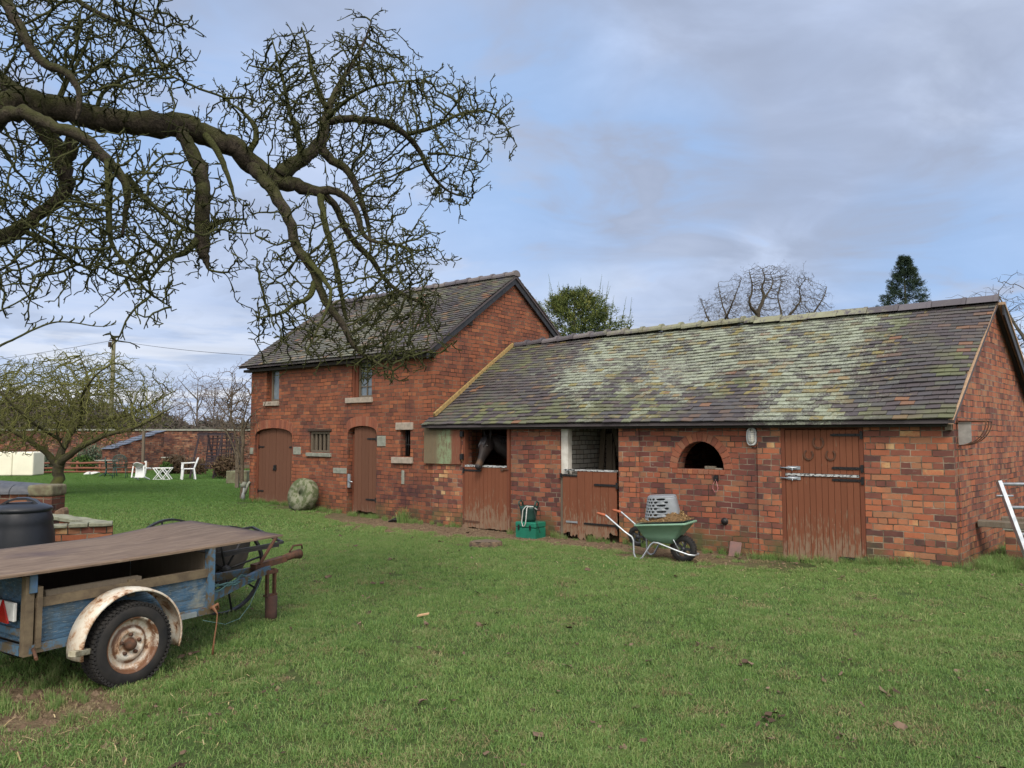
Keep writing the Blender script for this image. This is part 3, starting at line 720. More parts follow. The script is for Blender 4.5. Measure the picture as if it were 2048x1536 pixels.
# closed two-leaf door at the right
frame(stable, -2.085, -1.025, 1.735, .05)
mb = MB(); planks(mb, -2.03, -1.08, 1.085, 1.672, -.005, n=12); d1 = mb.build('door', M['door'], stable)
mb = MB(); planks(mb, -2.03, -1.08, -.11, 1.045, -.005, n=12, jag=.035); d2_ = mb.build('door', M['door'], stable)
mb = MB(); mb.box((-2.03, -.045, 1.05), (-1.085, -.0, 1.08)); 
def stripmat():
    m, t = newmat('chewed_metal_strip'); o = objc(t); n = t.noise(t.scalevec(o, (14, 14, 40)), 1.6, 4, .7)
    return finish(m, t, t.ramp(n, [(.44, (.02, .02, .02)), (.5, (.45, .46, .46))]), .5)
M['strip'] = stripmat()
mb.build('chewed_strip', M['strip'], d2_)
strap(d1, -1.43, -1.06, 1.60, -.03); strap(d1, -1.42, -1.06, 1.165, -.03)
strap(d2_, -1.42, -1.06, 1.01, -.03); strap(d2_, -1.36, -1.05, -.0, -.03)
for dd_, z in ((d1, 1.155), (d2_, 1.015)):
    mb = MB(); mb.box((-2.0, -.037, z-.022), (-1.83, -.03, z+.022)); mb.tube([(-2.10, -.05, z), (-1.87, -.05, z)], .010, 8); mb.tube([(-1.93, -.05, z), (-1.93, -.07, z-.04)], .006, 6)
    mb.box((-2.02, -.055, z-.012), (-1.98, -.03, z+.012)); mb.box((-1.91, -.055, z-.012), (-1.88, -.03, z+.012)); mb.build('bolt', M['galv'], dd_)
for o in stable.children_recursive:
    if o.name.startswith('chewed_strip'): o.data.materials[0] = M['strip']
# ================================================= things at the stable
BM = Matrix.Translation((OX, OY, 0)) @ rotz(RZ)     # building frame (x right along the wall, y in, z up)
def bthing(name, label, cat, x, y, z, group=None, rz=0): 
    p = BM @ Vector((x, y, z)); return thing(name, label, cat, p, RZ+rz, group)
def gb(x, y):
    p = BM @ Vector((x, y, 0)); return gz(p.x, p.y)
RY90 = Matrix.Rotation(PI/2, 4, 'X')
# horseshoes nailed to the closed door
for (x, z, s, lb) in ((-1.585, 1.50, 1.1, 'topmost rusty horseshoe of the three nailed to the closed stable door'), (-1.715, 1.335, .95, 'rusty horseshoe on the closed door, lower left of the three'), (-1.43, 1.335, .95, 'rusty horseshoe on the closed door, lower right of the three')):
    mb = MB(); pts = []
    for i in range(17):
        th = math.radians(-235+290*i/16); pts.append((.06*s*math.cos(th), 0, .068*s*math.sin(th)))
    for i in range(16):
        mb.bar(pts[i], pts[i+1], .009, .022*s, (0, 0, 1) if abs(pts[i+1][2]-pts[i][2]) < abs(pts[i+1][0]-pts[i][0]) else (1, 0, 0))
    o = mb.build('horseshoe', M['rust']); p = BM @ Vector((x, -.038, z)); o.location = p; o.rotation_euler = (0, random.uniform(-.1, .1), RZ)
    tag(o, lb, 'horseshoe', 'horseshoes nailed to the stable door')
# bulkhead lamp
lamp = bthing('wall_lamp', 'grey oval bulkhead lamp on the brick beside the half round opening', 'lamp', -2.50, -.002, 1.575)
mt = plain('lamp_body', (.55, .56, .56), (.42, .43, .44), rough=.5)
def oval(rx, rz, n=24, k=.55):
    return [(rx*math.copysign(abs(math.cos(2*PI*i/n))**k, math.cos(2*PI*i/n)), rz*math.copysign(abs(math.sin(2*PI*i/n))**.9, math.sin(2*PI*i/n))) for i in range(n)]
def ovring(mb, a, b, y0, y1):
    n = len(a); vs = [(x, y0, z) for x, z in a]+[(x, y1, z) for x, z in b]
    mb.add(vs, [(i, (i+1) % n, n+(i+1) % n, n+i) for i in range(n)], 0, True)
mb = MB(); o1, o2, o3 = oval(.075, .125), oval(.07, .12), oval(.052, .102)
ovring(mb, o1, o1, 0, -.03); ovring(mb, o1, o2, -.03, -.045); ovring(mb, o2, o3, -.045, -.045); ovring(mb, o3, o3, -.045, -.02)
mb.add([(x, -.018, z) for x, z in o3], [tuple(range(24))]); mb.build('housing', mt, lamp)
m_, t_ = newmat('lamp_glass'); finish(m_, t_, (.62, .60, .52), .15, spec=.8)
mb = MB(); rings = [(1, -.03), (.9, -.055), (.6, -.072), (.2, -.08)]
for (s0, y0), (s1, y1) in zip(rings, rings[1:]): ovring(mb, [(x*s0*.98, z*s0*.98) for x, z in o3], [(x*s1*.98, z*s1*.98) for x, z in o3], y0, y1)
mb.build('glass', m_, lamp)
mb = MB()
for z in (-.06, -.03, 0, .03, .06): mb.tube([(-.054, -.045, z), (-.035, -.075, z), (0, -.086, z), (.035, -.075, z), (.054, -.045, z)], .004, 5)
mb.tube([(0, -.045, -.11), (0, -.086, -.06), (0, -.09, 0), (0, -.086, .06), (0, -.045, .11)], .004, 5)
mb.build('cage', mt, lamp)
mb = MB(); mb.tube([(.06, -.01, .1), (.10, -.02, .05), (.09, -.02, -.10), (.05, -.012, -.16), (0, -.01, -.15)], .005, 6); mb.build('cable', M['iron'], lamp)
# hay rack on the gable
rack = bthing('hay_rack', 'rusty quarter circle iron hay rack on the right gable wall', 'hay rack', 0.008, .22, 1.60)
mb = MB(); n = 10
mb.tube([(0, -.0, .17), (.312, .0, .17)], .009, 6); mb.tube([(0, .5, .17), (.312, .50, .17)], .009, 6); mb.tube([(.312, .0, .17), (.312, .50, .17)], .009, 6)
mb.tube([(0.01, -.02, .16), (0.01, .55, .16)], .012, 6)
for i in range(3):
    f = i/2; y = .0+f*.50
    pts = [(.30*math.cos(q)*(1 if True else 0)+.012, y+(.26-y)*.0, .17-.30*math.sin(q)) for q in [PI/2*k/7 for k in range(8)]]
    mb.tube(pts, .007, 6)
mb.tube([(.30*math.cos(.7)+.012, 0, .17-.30*math.sin(.7)), (.30*math.cos(.7)+.012, .5, .17-.30*math.sin(.7))], .006, 6)
mb.build('frame', M['rust'], rack)
mb = MB(); mb.prism([(.0, .16), (.0, -.125), (.05, -.12), (.11, -.10), (.15, -.075), (.15, .16)], .02, .03); mb.build('end_plate', plain('grey_plate', (.30, .29, .27), (.2, .19, .18)), rack)
# ring box and flue on the panel
t1 = bthing('tether_ring', 'dark iron plate with a loop of pink twine below the half round opening', 'tether', -3.04, -.003, .975)
mb = MB(); mb.box((-.04, -.025, -.04), (.03, 0, .04)); mb.tube([(0, -.03, 0), (.02, -.05, -.02), (0, -.05, -.04), (-.02, -.04, -.02)], .006, 5); mb.build('plate', M['iron'], t1)
mb = MB(); mb.tube([(0, -.035, -.02), (-.045, -.03, -.09), (-.05, -.03, -.15), (-.02, -.03, -.20), (.02, -.03, -.19), (.03, -.03, -.14), (.005, -.035, -.03)], .004, 5); mb.build('twine', plain('pink_twine', (.55, .22, .22)), t1)
o = MB(); o.lathe([(0, .05), (.03, .05), (.045, .035), (.05, 0), (.055, 0)], 14, RY90); o = o.build('wall_boss', M['iron']); o.location = BM @ Vector((-2.93, -.002, .36)); o.rotation_euler = (0, 0, RZ)
tag(o, 'round black iron boss on the brickwork above the leaning tile', 'boss')
# small bits on the sill of the opening
bt = bthing('wooden_offcut', 'short pale offcuts of wood lying in the half round opening', 'offcut', -3.08, .07, 1.098)
mb = MB(); mb.box((-.16, -.04, 0), (0, .02, .045)); mb.build('block', M['old_wood'], bt, bevel=.003)
mb = MB(); mb.box((-.03, -.03, .0), (.12, .0, .02), rotz(-.25)); mb.build('strip', M['stone'], bt)
# roof tile leaning on the wall
o = MB(); o.box((-.085, -.0, 0), (.085, .02, .24)); tl = o.build('loose_tile', plain('pinkish_clay', (.22, .12, .105), (.15, .10, .095)), bevel=.008)
tl.location = BM @ Vector((-2.74, -.17, gb(-2.74, -.17)-.03)); tl.rotation_euler = (-.28, .04, RZ); tag(tl, 'pinkish clay roof tile leaning against the foot of the stable wall', 'roof tile')
# lumber leaning in the second stable: each plank its own thing
cnt = 0
for (x0, y0, x1, y1, z1, w_, lb) in ((-5.55, .75, -5.62, 1.1, 1.75, .10, 'old plank standing upright just inside the open stable doorway'), (-5.30, .7, -5.50, 1.1, 1.6, .12, 'grey board leaning left inside the open stable doorway'), (-5.12, .65, -5.42, 1.1, 1.45, .05, 'thin pale batten leaning among boards in the open stable'), (-4.75, .7, -5.45, 1.1, 1.9, .09, 'long board leaning steeply across the open stable doorway'), (-4.55, .8, -5.15, 1.2, 1.85, .08, 'rightmost dark board leaning in the open stable doorway'), (-5.0, .85, -5.3, 1.3, 1.7, .11, 'wide board behind the thin batten in the open stable')):
    mb = MB(); mb.bar((0, 0, 0), (x1-x0, y1-y0, z1+.1), w_, .03, (0, 1, 0)); o = mb.build('leaning_plank', M['old_wood'])
    o.location = BM @ Vector((x0, y0, -.08)); o.rotation_euler = (0, 0, RZ); tag(o, lb, 'plank', 'timber leaning inside the open stable')
# ------------------------------------------------- green box, bucket, rope
bx = bthing('feed_box', 'green plastic box with dark catches against the stable wall', 'box', -6.20, -.30, gb(-6.2, -.3), rz=.03)
gm_ = plain('green_plastic', (.012, .165, .105), (.010, .125, .08), rough=.45, scale=5)
mb = MB(); mb.box((-.20, -.15, 0), (.20, .15, .17)); mb.box((-.19, -.14, .17), (.19, .14, .18)); mb.build('body', gm_, bx, bevel=.012, seg=2)
mb = MB(); mb.box((-.205, -.155, .18), (.205, .155, .265)); mb.build('lid', gm_, bx, bevel=.014, seg=2)
for x in (-.13, .10):
    mb = MB(); mb.box((x-.014, -.172, .14), (x+.014, -.152, .22)); mb.build('catch', M['iron'], bx, bevel=.003)
bk = bthing('bucket', 'dark green flexible bucket standing on the green box', 'bucket', -6.24, -.30, gb(-6.2, -.3)+.267)
dk = plain('dark_green_rubber', (.012, .04, .034), (.018, .055, .045), rough=.5)
mb = MB(); mb.lathe([(0, .004), (.115, .004), (.13, .06), (.155, .20), (.168, .25), (.160, .25), (.145, .20), (.12, .05), (0, .02)], 24, sx=1, sy=.9); mb.build('body', dk, bk)
for s in (-1, 1):
    mb = MB(); mb.tube([(s*.155, -.05, .24), (s*.175, -.045, .31), (s*.16, -.0, .335), (s*.175, .045, .31), (s*.155, .05, .24)], .013, 7); mb.build('handle', dk, bk)
rp = bthing('lead_rope', 'white lead rope hanging over the rim of the green bucket', 'rope', -6.2, -.44, gb(-6.2, -.3)+.267)
mb = MB()
mb.tube([(.05, .12, .14), (.06, .0, .255), (.05, -.03, .23), (.03, -.035, .0), (.01, -.035, -.06), (-.03, -.035, -.07), (-.055, -.035, .0), (-.03, -.03, .2), (.02, -.01, .262), (.10, .08, .25), (.15, .12, .2)], .009, 7)
rp_ = mb.build('rope', plain('white_rope', (.55, .55, .52), (.35, .36, .35), scale=60), rp)
mb = MB(); mb.tube([(.09, .09, .26), (.15, .05, .18), (.22, .02, .0), (.30, .0, -.16)], .005, 5); mb.build('cord', M['iron'], rp)
# slice of log
def logslice(name, label, cat, r, h, loc, rz=0, tilt=0, mat_='bark', ell=1.0, seed=1):
    rr = random.Random(seed); n = 40; th = thing(name, label, cat, loc, rz)
    rad = [r*(1+.07*math.sin(3*k/n*2*PI+seed)+.04*math.sin(11*k/n*2*PI)+rr.uniform(-.02, .02)) for k in range(n)]
    mb = MB(); vs = []
    for z, s in ((-.05, 1.05), (h*.6, 1.02), (h*.93, 1.0), (h, .94)):
        for k in range(n): vs.append((rad[k]*s*math.cos(2*PI*k/n), ell*rad[k]*s*math.sin(2*PI*k/n), z+(rr.uniform(-.01, .01) if z > 0 else 0)))
    mb.add(vs, [(i*n+k, i*n+(k+1) % n, (i+1)*n+(k+1) % n, (i+1)*n+k) for i in range(3) for k in range(n)])
    o = mb.build('bark', M['bark_log'], th)
    mb = MB(); vs2 = [(0, 0, h+.004)]+[(rad[k]*.945*math.cos(2*PI*k/n), ell*rad[k]*.945*math.sin(2*PI*k/n), h+.004+rr.uniform(-.004, .004)) for k in range(n)]
    mb.add(vs2, [(0, 1+k, 1+(k+1) % n) for k in range(n)]); mb.build('cut_face', M['cut_wood'], th)
    th.rotation_euler = (tilt, 0, rz); return th
M['bark_log'] = plain('log_bark', (.16, .11, .07), (.06, .045, .035), scale=18, rough=.95, bs=.8)
def cutmat():
    m, t = newmat('cut_wood'); o = objc(t); s_ = t.n('ShaderNodeSeparateXYZ', {0: o})
    r_ = t.math('SQRT', t.math('ADD', t.math('MULTIPLY', s_.outputs[0], s_.outputs[0]), t.math('MULTIPLY', s_.outputs[1], s_.outputs[1])))
    w_ = t.math('SINE', t.math('MULTIPLY', t.math('ADD', r_, t.math('MULTIPLY', t.noise(o, 6, 3), .05)), 260.))
    n = t.noise(o, 14, 4, .7)
    c = t.mix(n, (.075, .055, .042), (.17, .13, .09)); c = t.mix(t.math('MULTIPLY', t.step(w_, 0, 1), .3), c, (.05, .04, .03))
    return finish(m, t, c, .9, 0, n, .6, .01)
M['cut_wood'] = cutmat()
p = W(5.95, -1.75); logslice('tree_stump', 'low dark tree stump set in the grass before the horse stable', 'stump', .235, .085, (p.x, p.y, gz(p.x, p.y)), .3, 0, ell=.8, seed=4)
# spare wheel behind the barrow
def wheel(parent, R, wd, tyre_m, rim_m, hub_m, m, spokes=5, rimr=.62):
    tw = MB(); k = wd/2
    tw.lathe([(R*.62, -k*.8), (R*.70, -k), (R*.93, -k*.95), (R, -k*.55), (R, k*.55), (R*.93, k*.95), (R*.70, k), (R*.62, k*.8)], 36, m); 
    for i in range(30):
        th = 2*PI*i/30; tw.box((R-.006, -.008, -k*.75), (R+.006, .008, k*.75), m @ Matrix.Rotation(th, 4, 'Z'))
    ty = tw.build('tyre', tyre_m, parent)
    rb = MB(); rb.lathe([(R*.64, -k*.8), (R*.6, -k*.7), (R*.57, -k*.3), (R*.57, k*.3), (R*.6, k*.7), (R*.64, k*.8)], 30, m)
    for i in range(spokes):
        rb.bar((m @ Matrix.Rotation(2*PI*i/spokes, 4, 'Z')) @ Vector((R*.15, 0, 0)), (m @ Matrix.Rotation(2*PI*i/spokes, 4, 'Z')) @ Vector((R*.59, 0, 0)), R*.17, k*.8, m.to_3x3() @ Vector((0, 0, 1)))
    rb.lathe([(0, -k), (R*.16, -k), (R*.18, 0), (R*.16, k), (0, k)], 14, m); rb.build('rim', rim_m, parent)
M['rubber'] = plain('rubber', (.011, .011, .012), (.026, .023, .021), rough=.85, scale=9)
M['rimblack'] = plain('black_rim', (.02, .022, .026), (.03, .033, .038), rough=.4)
sw = bthing('spare_wheel', 'small black spoked wheel leaning on the wall behind the wheelbarrow', 'wheel', -4.25, -.16, gb(-4.2, -.2)+.15)
wheel(sw, .155, .07, M['rubber'], plain('dark_grey_rim', (.05, .055, .065)), None, Matrix.Rotation(.18, 4, 'X') @ RY90)
# ------------------------------------------------- wheelbarrow
pb = W(3.58, -1.02); zb = gz(pb.x, pb.y)
wb = thing('wheelbarrow', 'green plastic wheelbarrow heaped with muck in front of the stable wall', 'wheelbarrow', (pb.x, pb.y, zb), RZ+.12)
S = .92
mb = MB()
def trayring(x0, x1, hy0, hy1, z0, z1, n=5):
    pts = []
    # rounded rectangle; wider towards the handles, slanted nose
    for (cx, cy, a0) in ((x1, hy1, 0), (x0, hy0, PI/2), (x0, -hy0, PI), (x1, -hy1, 1.5*PI)):
        r = .05; sx = -1 if cx == x1 else 1; sy = -1 if cy > 0 else 1
        for k in range(n): 
            a = a0+PI/2*k/(n-1); px = cx+sx*r+r*math.cos(a); pts.append((px, cy+sy*r+r*math.sin(a), z0+(z1-z0)*(px-x0)/(x1-x0)))
    return pts
rings = [trayring(-.18, .20, .15, .12, .27, .26), trayring(-.28, .30, .20, .17, .36, .37), trayring(-.36, .46, .28, .24, .505, .56), trayring(-.39, .50, .30, .26, .51, .57), trayring(-.39, .50, .30, .26, .535, .595), trayring(-.36, .46, .275, .235, .535, .595), trayring(-.27, .29, .19, .16, .37, .38), trayring(-.17, .19, .14, .11, .285, .275)]
n = len(rings[0]); vs = [p for r_ in rings for p in r_]
mb.add(vs, [(i*n+k, i*n+(k+1) % n, (i+1)*n+(k+1) % n, (i+1)*n+k) for i in range(len(rings)-1) for k in range(n)]+[tuple(range(n))[::-1], tuple(range((len(rings)-1)*n, len(rings)*n))], 0, True)
def traymat():
    m, t = newmat('faded_green_plastic'); o = objc(t); z = t.n('ShaderNodeSeparateXYZ', {0: o}).outputs[2]
    n = t.noise(o, 7, 4, .7); c = t.mix(n, (.20, .34, .245), (.155, .28, .20)); c = t.mix(t.step(t.noise(o, 25, 4, .8), .60, .7), c, (.22, .30, .23))
    return finish(m, t, c, .5, 0, n, .1, .003)
tr = mb.build('tray', traymat(), wb)
mb = MB()
for y in (-.27, .27):
    s = 1 if y > 0 else -1
    pts = [(-.82, y, .66), (-.74, y, .645), (-.42, y*.98, .42), (-.30, y*.9, .345), (-.275, y*.9, .30), (-.27, y*.88, .10), (-.245, y*.88, .035), (-.19, y*.86, .012), (-.13, y*.82, .04), (.0, y*.72, .24), (.05, y*.7, .275), (.12, y*.68, .27), (.44, y*.5, .165), (.60, y*.42, .12)]
    if s < 0: pts += [(.68, y*.36, .115), (.70, 0, .115)]
    else: pts += [(.68, y*.36, .115), (.70, 0, .115)]
    mb.tube(pts, .0155, 8)
    mb.tube([(.32, y*.55, .40), (.45, y*.42, .165)], .009, 6)
mb.tube([(.47, -.11, .155), (.47, .11, .155)], .01, 8)
mb.build('frame', M['galv'], wb)
for y in (-.27, .27):
    mb = MB(); mb.tube([(-.91, y, .675), (-.88, y, .672), (-.76, y, .650), (-.75, y, .648)], [.014, .021, .021, .019], 10); mb.build('grip', plain('orange_grip', (.42, .12, .055)) if y < 0 else bpy.data.materials['orange_grip'], wb)
SXB = .84
for o in list(wb.children):
    o.scale = (SXB, 1, .90); o.location = (.47*(1-SXB), 0, .0)
    if o.name.startswith('tray'): o.location.x += .105; o.scale.x = .82
wheel(wb, .175, .085, M['rubber'], M['rimblack'], None, Matrix.Translation((.47, 0, .165)) @ RY90)
for o in wb.children: pass
# muck heap (its own object resting in the tray)
def lumpy(mb, nx, ny, fn, c=0):
    vs = [fn(i/(nx-1), j/(ny-1)) for j in range(ny) for i in range(nx)]
    mb.add(vs, [(j*nx+i, j*nx+i+1, (j+1)*nx+i+1, (j+1)*nx+i) for j in range(ny-1) for i in range(nx-1)], c, False)
mb = MB(); rr = random.Random(5)
def mk(u, v):
    x = -.355+.81*u; hw = .27-.035*u; y = -hw+2*hw*v
    e = min(1, 5*min(u, 1-u))*min(1, 5*min(v, 1-v))
    h = e*(.045+.075*math.exp(-((u-.70)/.2)**2)+.045*math.exp(-((u-.1)/.12)**2))+rr.uniform(-.010, .012)*e
    return (x, y, .53+.055*u+h)
lumpy(mb, 46, 30, mk)
for i in range(900):
    u, v = rr.random(), rr.random(); x, y, z = mk(u, v); a_ = rr.uniform(0, PI); L_ = rr.uniform(.012, .045); w_ = rr.uniform(.002, .006); e_ = rr.uniform(-.4, .6)
    d_ = Vector((math.cos(a_)*L_, math.sin(a_)*L_, L_*e_)); s_ = Vector((-math.sin(a_)*w_, math.cos(a_)*w_, rr.uniform(-.003, .003))); p = Vector((x, y, z+.004))
    mb.add([p-d_*.5-s_, p+d_*.5-s_, p+d_*.5+s_, p-d_*.5+s_], [(0, 1, 2, 3)], rr.random())
def strawmat():
    m, t = newmat('muck_and_straw'); r = rnd(t); o = objc(t)
    c = t.ramp(r, [(0, (.15, .085, .035)), (.3, (.27, .155, .06)), (.7, (.40, .25, .10)), (1, (.52, .38, .19))]); n = t.noise(o, 50, 4, .8)
    c = t.mix(t.step(n, .42, .62), c, (.10, .065, .03)); return finish(m, t, c, .9, 0, n, .8, .01)
M['muck'] = strawmat()
mk_ = mb.build('muck_heap', M['muck']); mk_.location = wb.location; mk_.rotation_euler = wb.rotation_euler; mk_.scale = (.82, 1, .96); mk_.location = (Matrix.Translation(wb.location) @ rotz(wb.rotation_euler[2])) @ Vector((.47*(1-SXB)+.105, 0, .0)); tag(mk_, 'heap of brown straw muck filling the green wheelbarrow', 'muck', kind='stuff')
# grey perforated skip / muck basket upside down
def basket():
    b_ = thing('muck_basket', 'grey plastic basket with holes upside down on the muck heap', 'basket', (wb.matrix_world if False else Matrix.Translation(wb.location) @ rotz(wb.rotation_euler[2])) @ Vector((.19, .0, .525)), wb.rotation_euler[2])
    b_.scale = (1.08, 1.08, 1.10); b_.rotation_euler = (0.03, -.05, wb.rotation_euler[2]+.25)
    N, R_ = 72, 21; hgt = .30; ch_ = 3
    def P(k, f, inn=0):
        th = 2*PI*k/N; s = 1-.24*f
        rx, ry = .235*s-inn, .195*s-inn; e = .5
        cx, cy = math.cos(th), math.sin(th)
        return Vector((rx*math.copysign(abs(cx)**e, cx), ry*math.copysign(abs(cy)**e, cy), hgt*f))
    bm_ = bmesh.new(); cw = 3
    def nv(k, f): return bm_.verts.new(P(k % N, f))
    rows = 8; rh = 1/rows
    for j in range(rows):
        sh = 1.5 if j % 2 else 0
        for k0 in range(0, N, cw):
            k = k0+sh; f0, f1 = j*rh, (j+1)*rh; th = 360*((k+1.5) % N)/N
            oc = [(k, f0), (k+1.5, f0), (k+3, f0), (k+3, (f0+f1)/2), (k+3, f1), (k+1.5, f1), (k, f1), (k, (f0+f1)/2)]
            ov = [nv(*p_) for p_ in oc]
            if 150 < th < 285 and 1 <= j < rows:
                iv = [nv(k+1.5+1.02*math.cos(-3*PI/4+PI/4*q_), (f0+f1)/2+rh*.34*math.sin(-3*PI/4+PI/4*q_)) for q_ in range(8)]
                for q_ in range(8): bm_.faces.new((ov[q_], ov[(q_+1) % 8], iv[(q_+1) % 8], iv[q_]))
            else: bm_.faces.new(ov)
    bmesh.ops.remove_doubles(bm_, verts=bm_.verts, dist=.0004)
    V_ = None
    # door-like cut at the rim
    dele = [f for f in bm_.faces if f.calc_center_median().z < .062 and 225 < (math.degrees(math.atan2(f.calc_center_median().y, f.calc_center_median().x)) % 360) < 262]
    bmesh.ops.delete(bm_, geom=dele, context='FACES')
    prev = [nv(k, 1.) for k in range(N)]; base_ = [v.co.copy() for v in prev]
    for (s, dz) in ((.96, .012), (.88, .018), (.45, .019)):
        cur = [bm_.verts.new((c.x*s, c.y*s, hgt+dz)) for c in base_]
        for k in range(N): bm_.faces.new((prev[k], prev[(k+1) % N], cur[(k+1) % N], cur[k]))
        prev = cur
    bm_.faces.new(prev)
    me = bpy.data.meshes.new('shell'); bm_.to_mesh(me); bm_.free()
    for p in me.polygons: p.use_smooth = True
    me.materials.append(plain('grey_plastic', (.205, .225, .25), (.165, .18, .20), rough=.5, scale=6, bs=.05))
    o = bpy.data.objects.new('shell', me); COL.objects.link(o); o.parent = b_
    s_ = o.modifiers.new('sol', 'SOLIDIFY'); s_.thickness = .005
basket()
# ------------------------------------------------- millstone and the stone behind it
ms = plain('lichened_millstone', (.185, .19, .13), (.075, .095, .04), scale=10, rough=.95, bs=.9, lo=.42, hi=.56)
pm = W(12.28, -.36); th = thing('millstone', 'round mossy millstone leaning against the barn wall', 'millstone', (pm.x, pm.y, gz(pm.x, pm.y)+.33), RZ)
th.rotation_euler = (0, 0, RZ+.12)
mb = MB(); R_ = .355; m_ = Matrix.Rotation(-.24, 4, 'X') @ RY90
prof = [(.045, -.13), (R_*.9, -.135), (R_*.98, -.11), (R_, -.06), (R_*.99, .08), (R_*.95, .12), (.045, .12), (.04, .0), (.045, -.13)]
mb.lathe(prof, 44, m_)
o = mb.build('stone', ms, th)
dm = o.modifiers.new('d', 'DISPLACE'); tx = bpy.data.textures.new('lumps', 'CLOUDS'); tx.noise_scale = .07; dm.texture = tx; dm.strength = .012; dm.mid_level = .5
def rock(name, label, cat, loc, s, seed, mat, smooth=False):
    bm_ = bmesh.new(); bmesh.ops.create_icosphere(bm_, subdivisions=3, radius=1); rr = random.Random(seed)
    k = [(Vector([rr.uniform(-1, 1) for _ in range(3)]).normalized(), rr.uniform(.55, .9)) for _ in range(9)]
    for v in bm_.verts:
        for d_, h in k:
            q = v.co.dot(d_)
            if q > h: v.co -= d_*(q-h)
        v.co = Vector((v.co.x*s[0], v.co.y*s[1], v.co.z*s[2]))*(1+rr.uniform(-.02, .02))
    me = bpy.data.meshes.new(name); bm_.to_mesh(me); bm_.free(); me.materials.append(mat)
    o = bpy.data.objects.new(name, me); COL.objects.link(o); o.location = loc; tag(o, label, cat); return o
pr = W(12.66, -.28); rock('dark_rock', 'dark lumpy stone wedged beside the millstone at the barn foot', 'stone', (pr.x, pr.y, .10), (.15, .13, .15), 4, plain('dark_stone', (.035, .035, .038), (.08, .078, .075), scale=9))
pr = W(9.55, -.22); rock('flat_black_stone', 'flat black stone lying by the grass tuft under the slot window', 'stone', (pr.x, pr.y, gz(pr.x, pr.y)+.03), (.16, .09, .06), 9, plain('black_stone', (.02, .02, .02)))
# drain pipe stub at the left corner of the barn
pp = W(14.93, -.12); th = thing('drain_pipe', 'short grey drain pipe standing at the left corner of the barn', 'pipe', (pp.x, pp.y, 0), RZ)
mb = MB(); mb.tube([(0, 0, 0), (0, 0, .36)], .055, 14); mb.build('pipe', plain('grey_pvc', (.20, .21, .22), (.26, .27, .28)), th)
mb = MB(); mb.tube([(0, 0, .36), (0, 0, .42), (.02, .02, .48)], [.068, .068, .06], 14); mb.tube([(.05, .02, .2), (.12, .06, .44), (.12, .10, .48)], .03, 8); mb.build('collar', M['stone_grey'], th)
# ------------------------------------------------- gate, sleeper bench and pier at the right
g_ = thing('farm_gate', 'galvanised tubular farm gate leaning at the right edge beside the gable', 'gate', W(-.735, .10), 0)
g_.location.z = .02
m_ = Matrix.Translation((0, 0, 0)) @ rotz(math.radians(-8)) 
mb = MB()
lean = (-.19, .30)   # top leans left and back
def gp(x, z): return m_ @ Vector((x+lean[0]*z/1.08, lean[1]*z/1.08, z*.95))
mb.bar(gp(.0, .0), gp(.0, 1.08), .045, .06, (0, 1, 0)); 
mb.bar(gp(2.6, .0), gp(2.6, 1.08), .045, .06, (0, 1, 0))
for i, z in enumerate((1.045, .76, .44, .22, .06)): mb.tube([gp(.02, z), gp(2.6, z)], .021, 10)
mb.bar(gp(1.3, .02), gp(1.3, 1.04), .04, .008, (0, 1, 0))
mb.build('frame', M['galv'], g_)
mb = MB(); mb.tube([gp(-.09, .90), gp(.10, .90)], .012, 8); mb.build('hinge_pin', M['galv'], g_)
mb = MB(); mb.tube([gp(-.07, .03), gp(.05, .03)], .014, 8); mb.build('hinge_pin', M['galv'], g_)
pi_ = thing('brick_pier', 'short red brick pier under the sleeper shelf by the gable', 'pier', W(-.40, .86), RZ)
mb = MB(); mb.box((0, 0, -.1), (.34, .30, .405)); mb.build('brickwork', M['brick_low'], pi_, uv=True, bevel=.004)
mb = MB(); mb.box((-.02, -.01, .405), (.28, .27, .42)); mb.build('slate', M['stone_grey'], pi_)
for (y, z, x0, x1, h, lb, mm) in ((.02, .425, -.30, 3.2, .075, 'weathered grey sleeper laid on the brick pier, nearest the gate', M['old_wood']), (.24, .425, -.06, 3.2, .115, 'reddish timber plank lying behind the grey sleeper', M['old_wood'])):
    mb = MB(); mb.box((0, 0, 0), (x1-x0, .19, h), jit=.004); o = mb.build('sleeper', mm, bevel=.006); p = W(-.40, .86); o.location = (Matrix.Translation(p) @ rotz(RZ)) @ Vector((x0, y, z)); o.rotation_euler = (0, 0, RZ+.02); tag(o, lb, 'sleeper')
fp = thing('post_rail_fence', 'weathered round post and rail fence behind the sleepers at the right edge', 'fence', W(-1.05, 3.1), RZ)
for x in (0, 1.9):
    mb = MB(); mb.tube([(x, 0, -.1), (x, 0, 1.22)], .075, 12); mb.build('post', M['old_wood'], fp)
for z in (.58, 1.12):
    mb = MB(); mb.box((-.6, -.11, z), (3.2, -.06, z+.11)); mb.build('rail', plain('green_rail', (.12, .12, .06), (.08, .07, .045)) if z < 1 else M['old_wood'], fp)
# pale tank and dark things beyond the gate
tk = thing('oil_drum', 'dark drum with a pale pink lid beyond the fence at the right edge', 'drum', W(-1.75, 3.9), 0)
mb = MB(); mb.lathe([(0, 0), (.38, 0), (.38, .85), (.36, .88)], 28); mb.build('body', M['iron'], tk)
mb = MB(); mb.lathe([(.40, .86), (.41, .93), (.25, 1.0), (0, 1.02)], 28); mb.build('lid', plain('pale_pink', (.62, .50, .46), (.5, .4, .37)), tk)
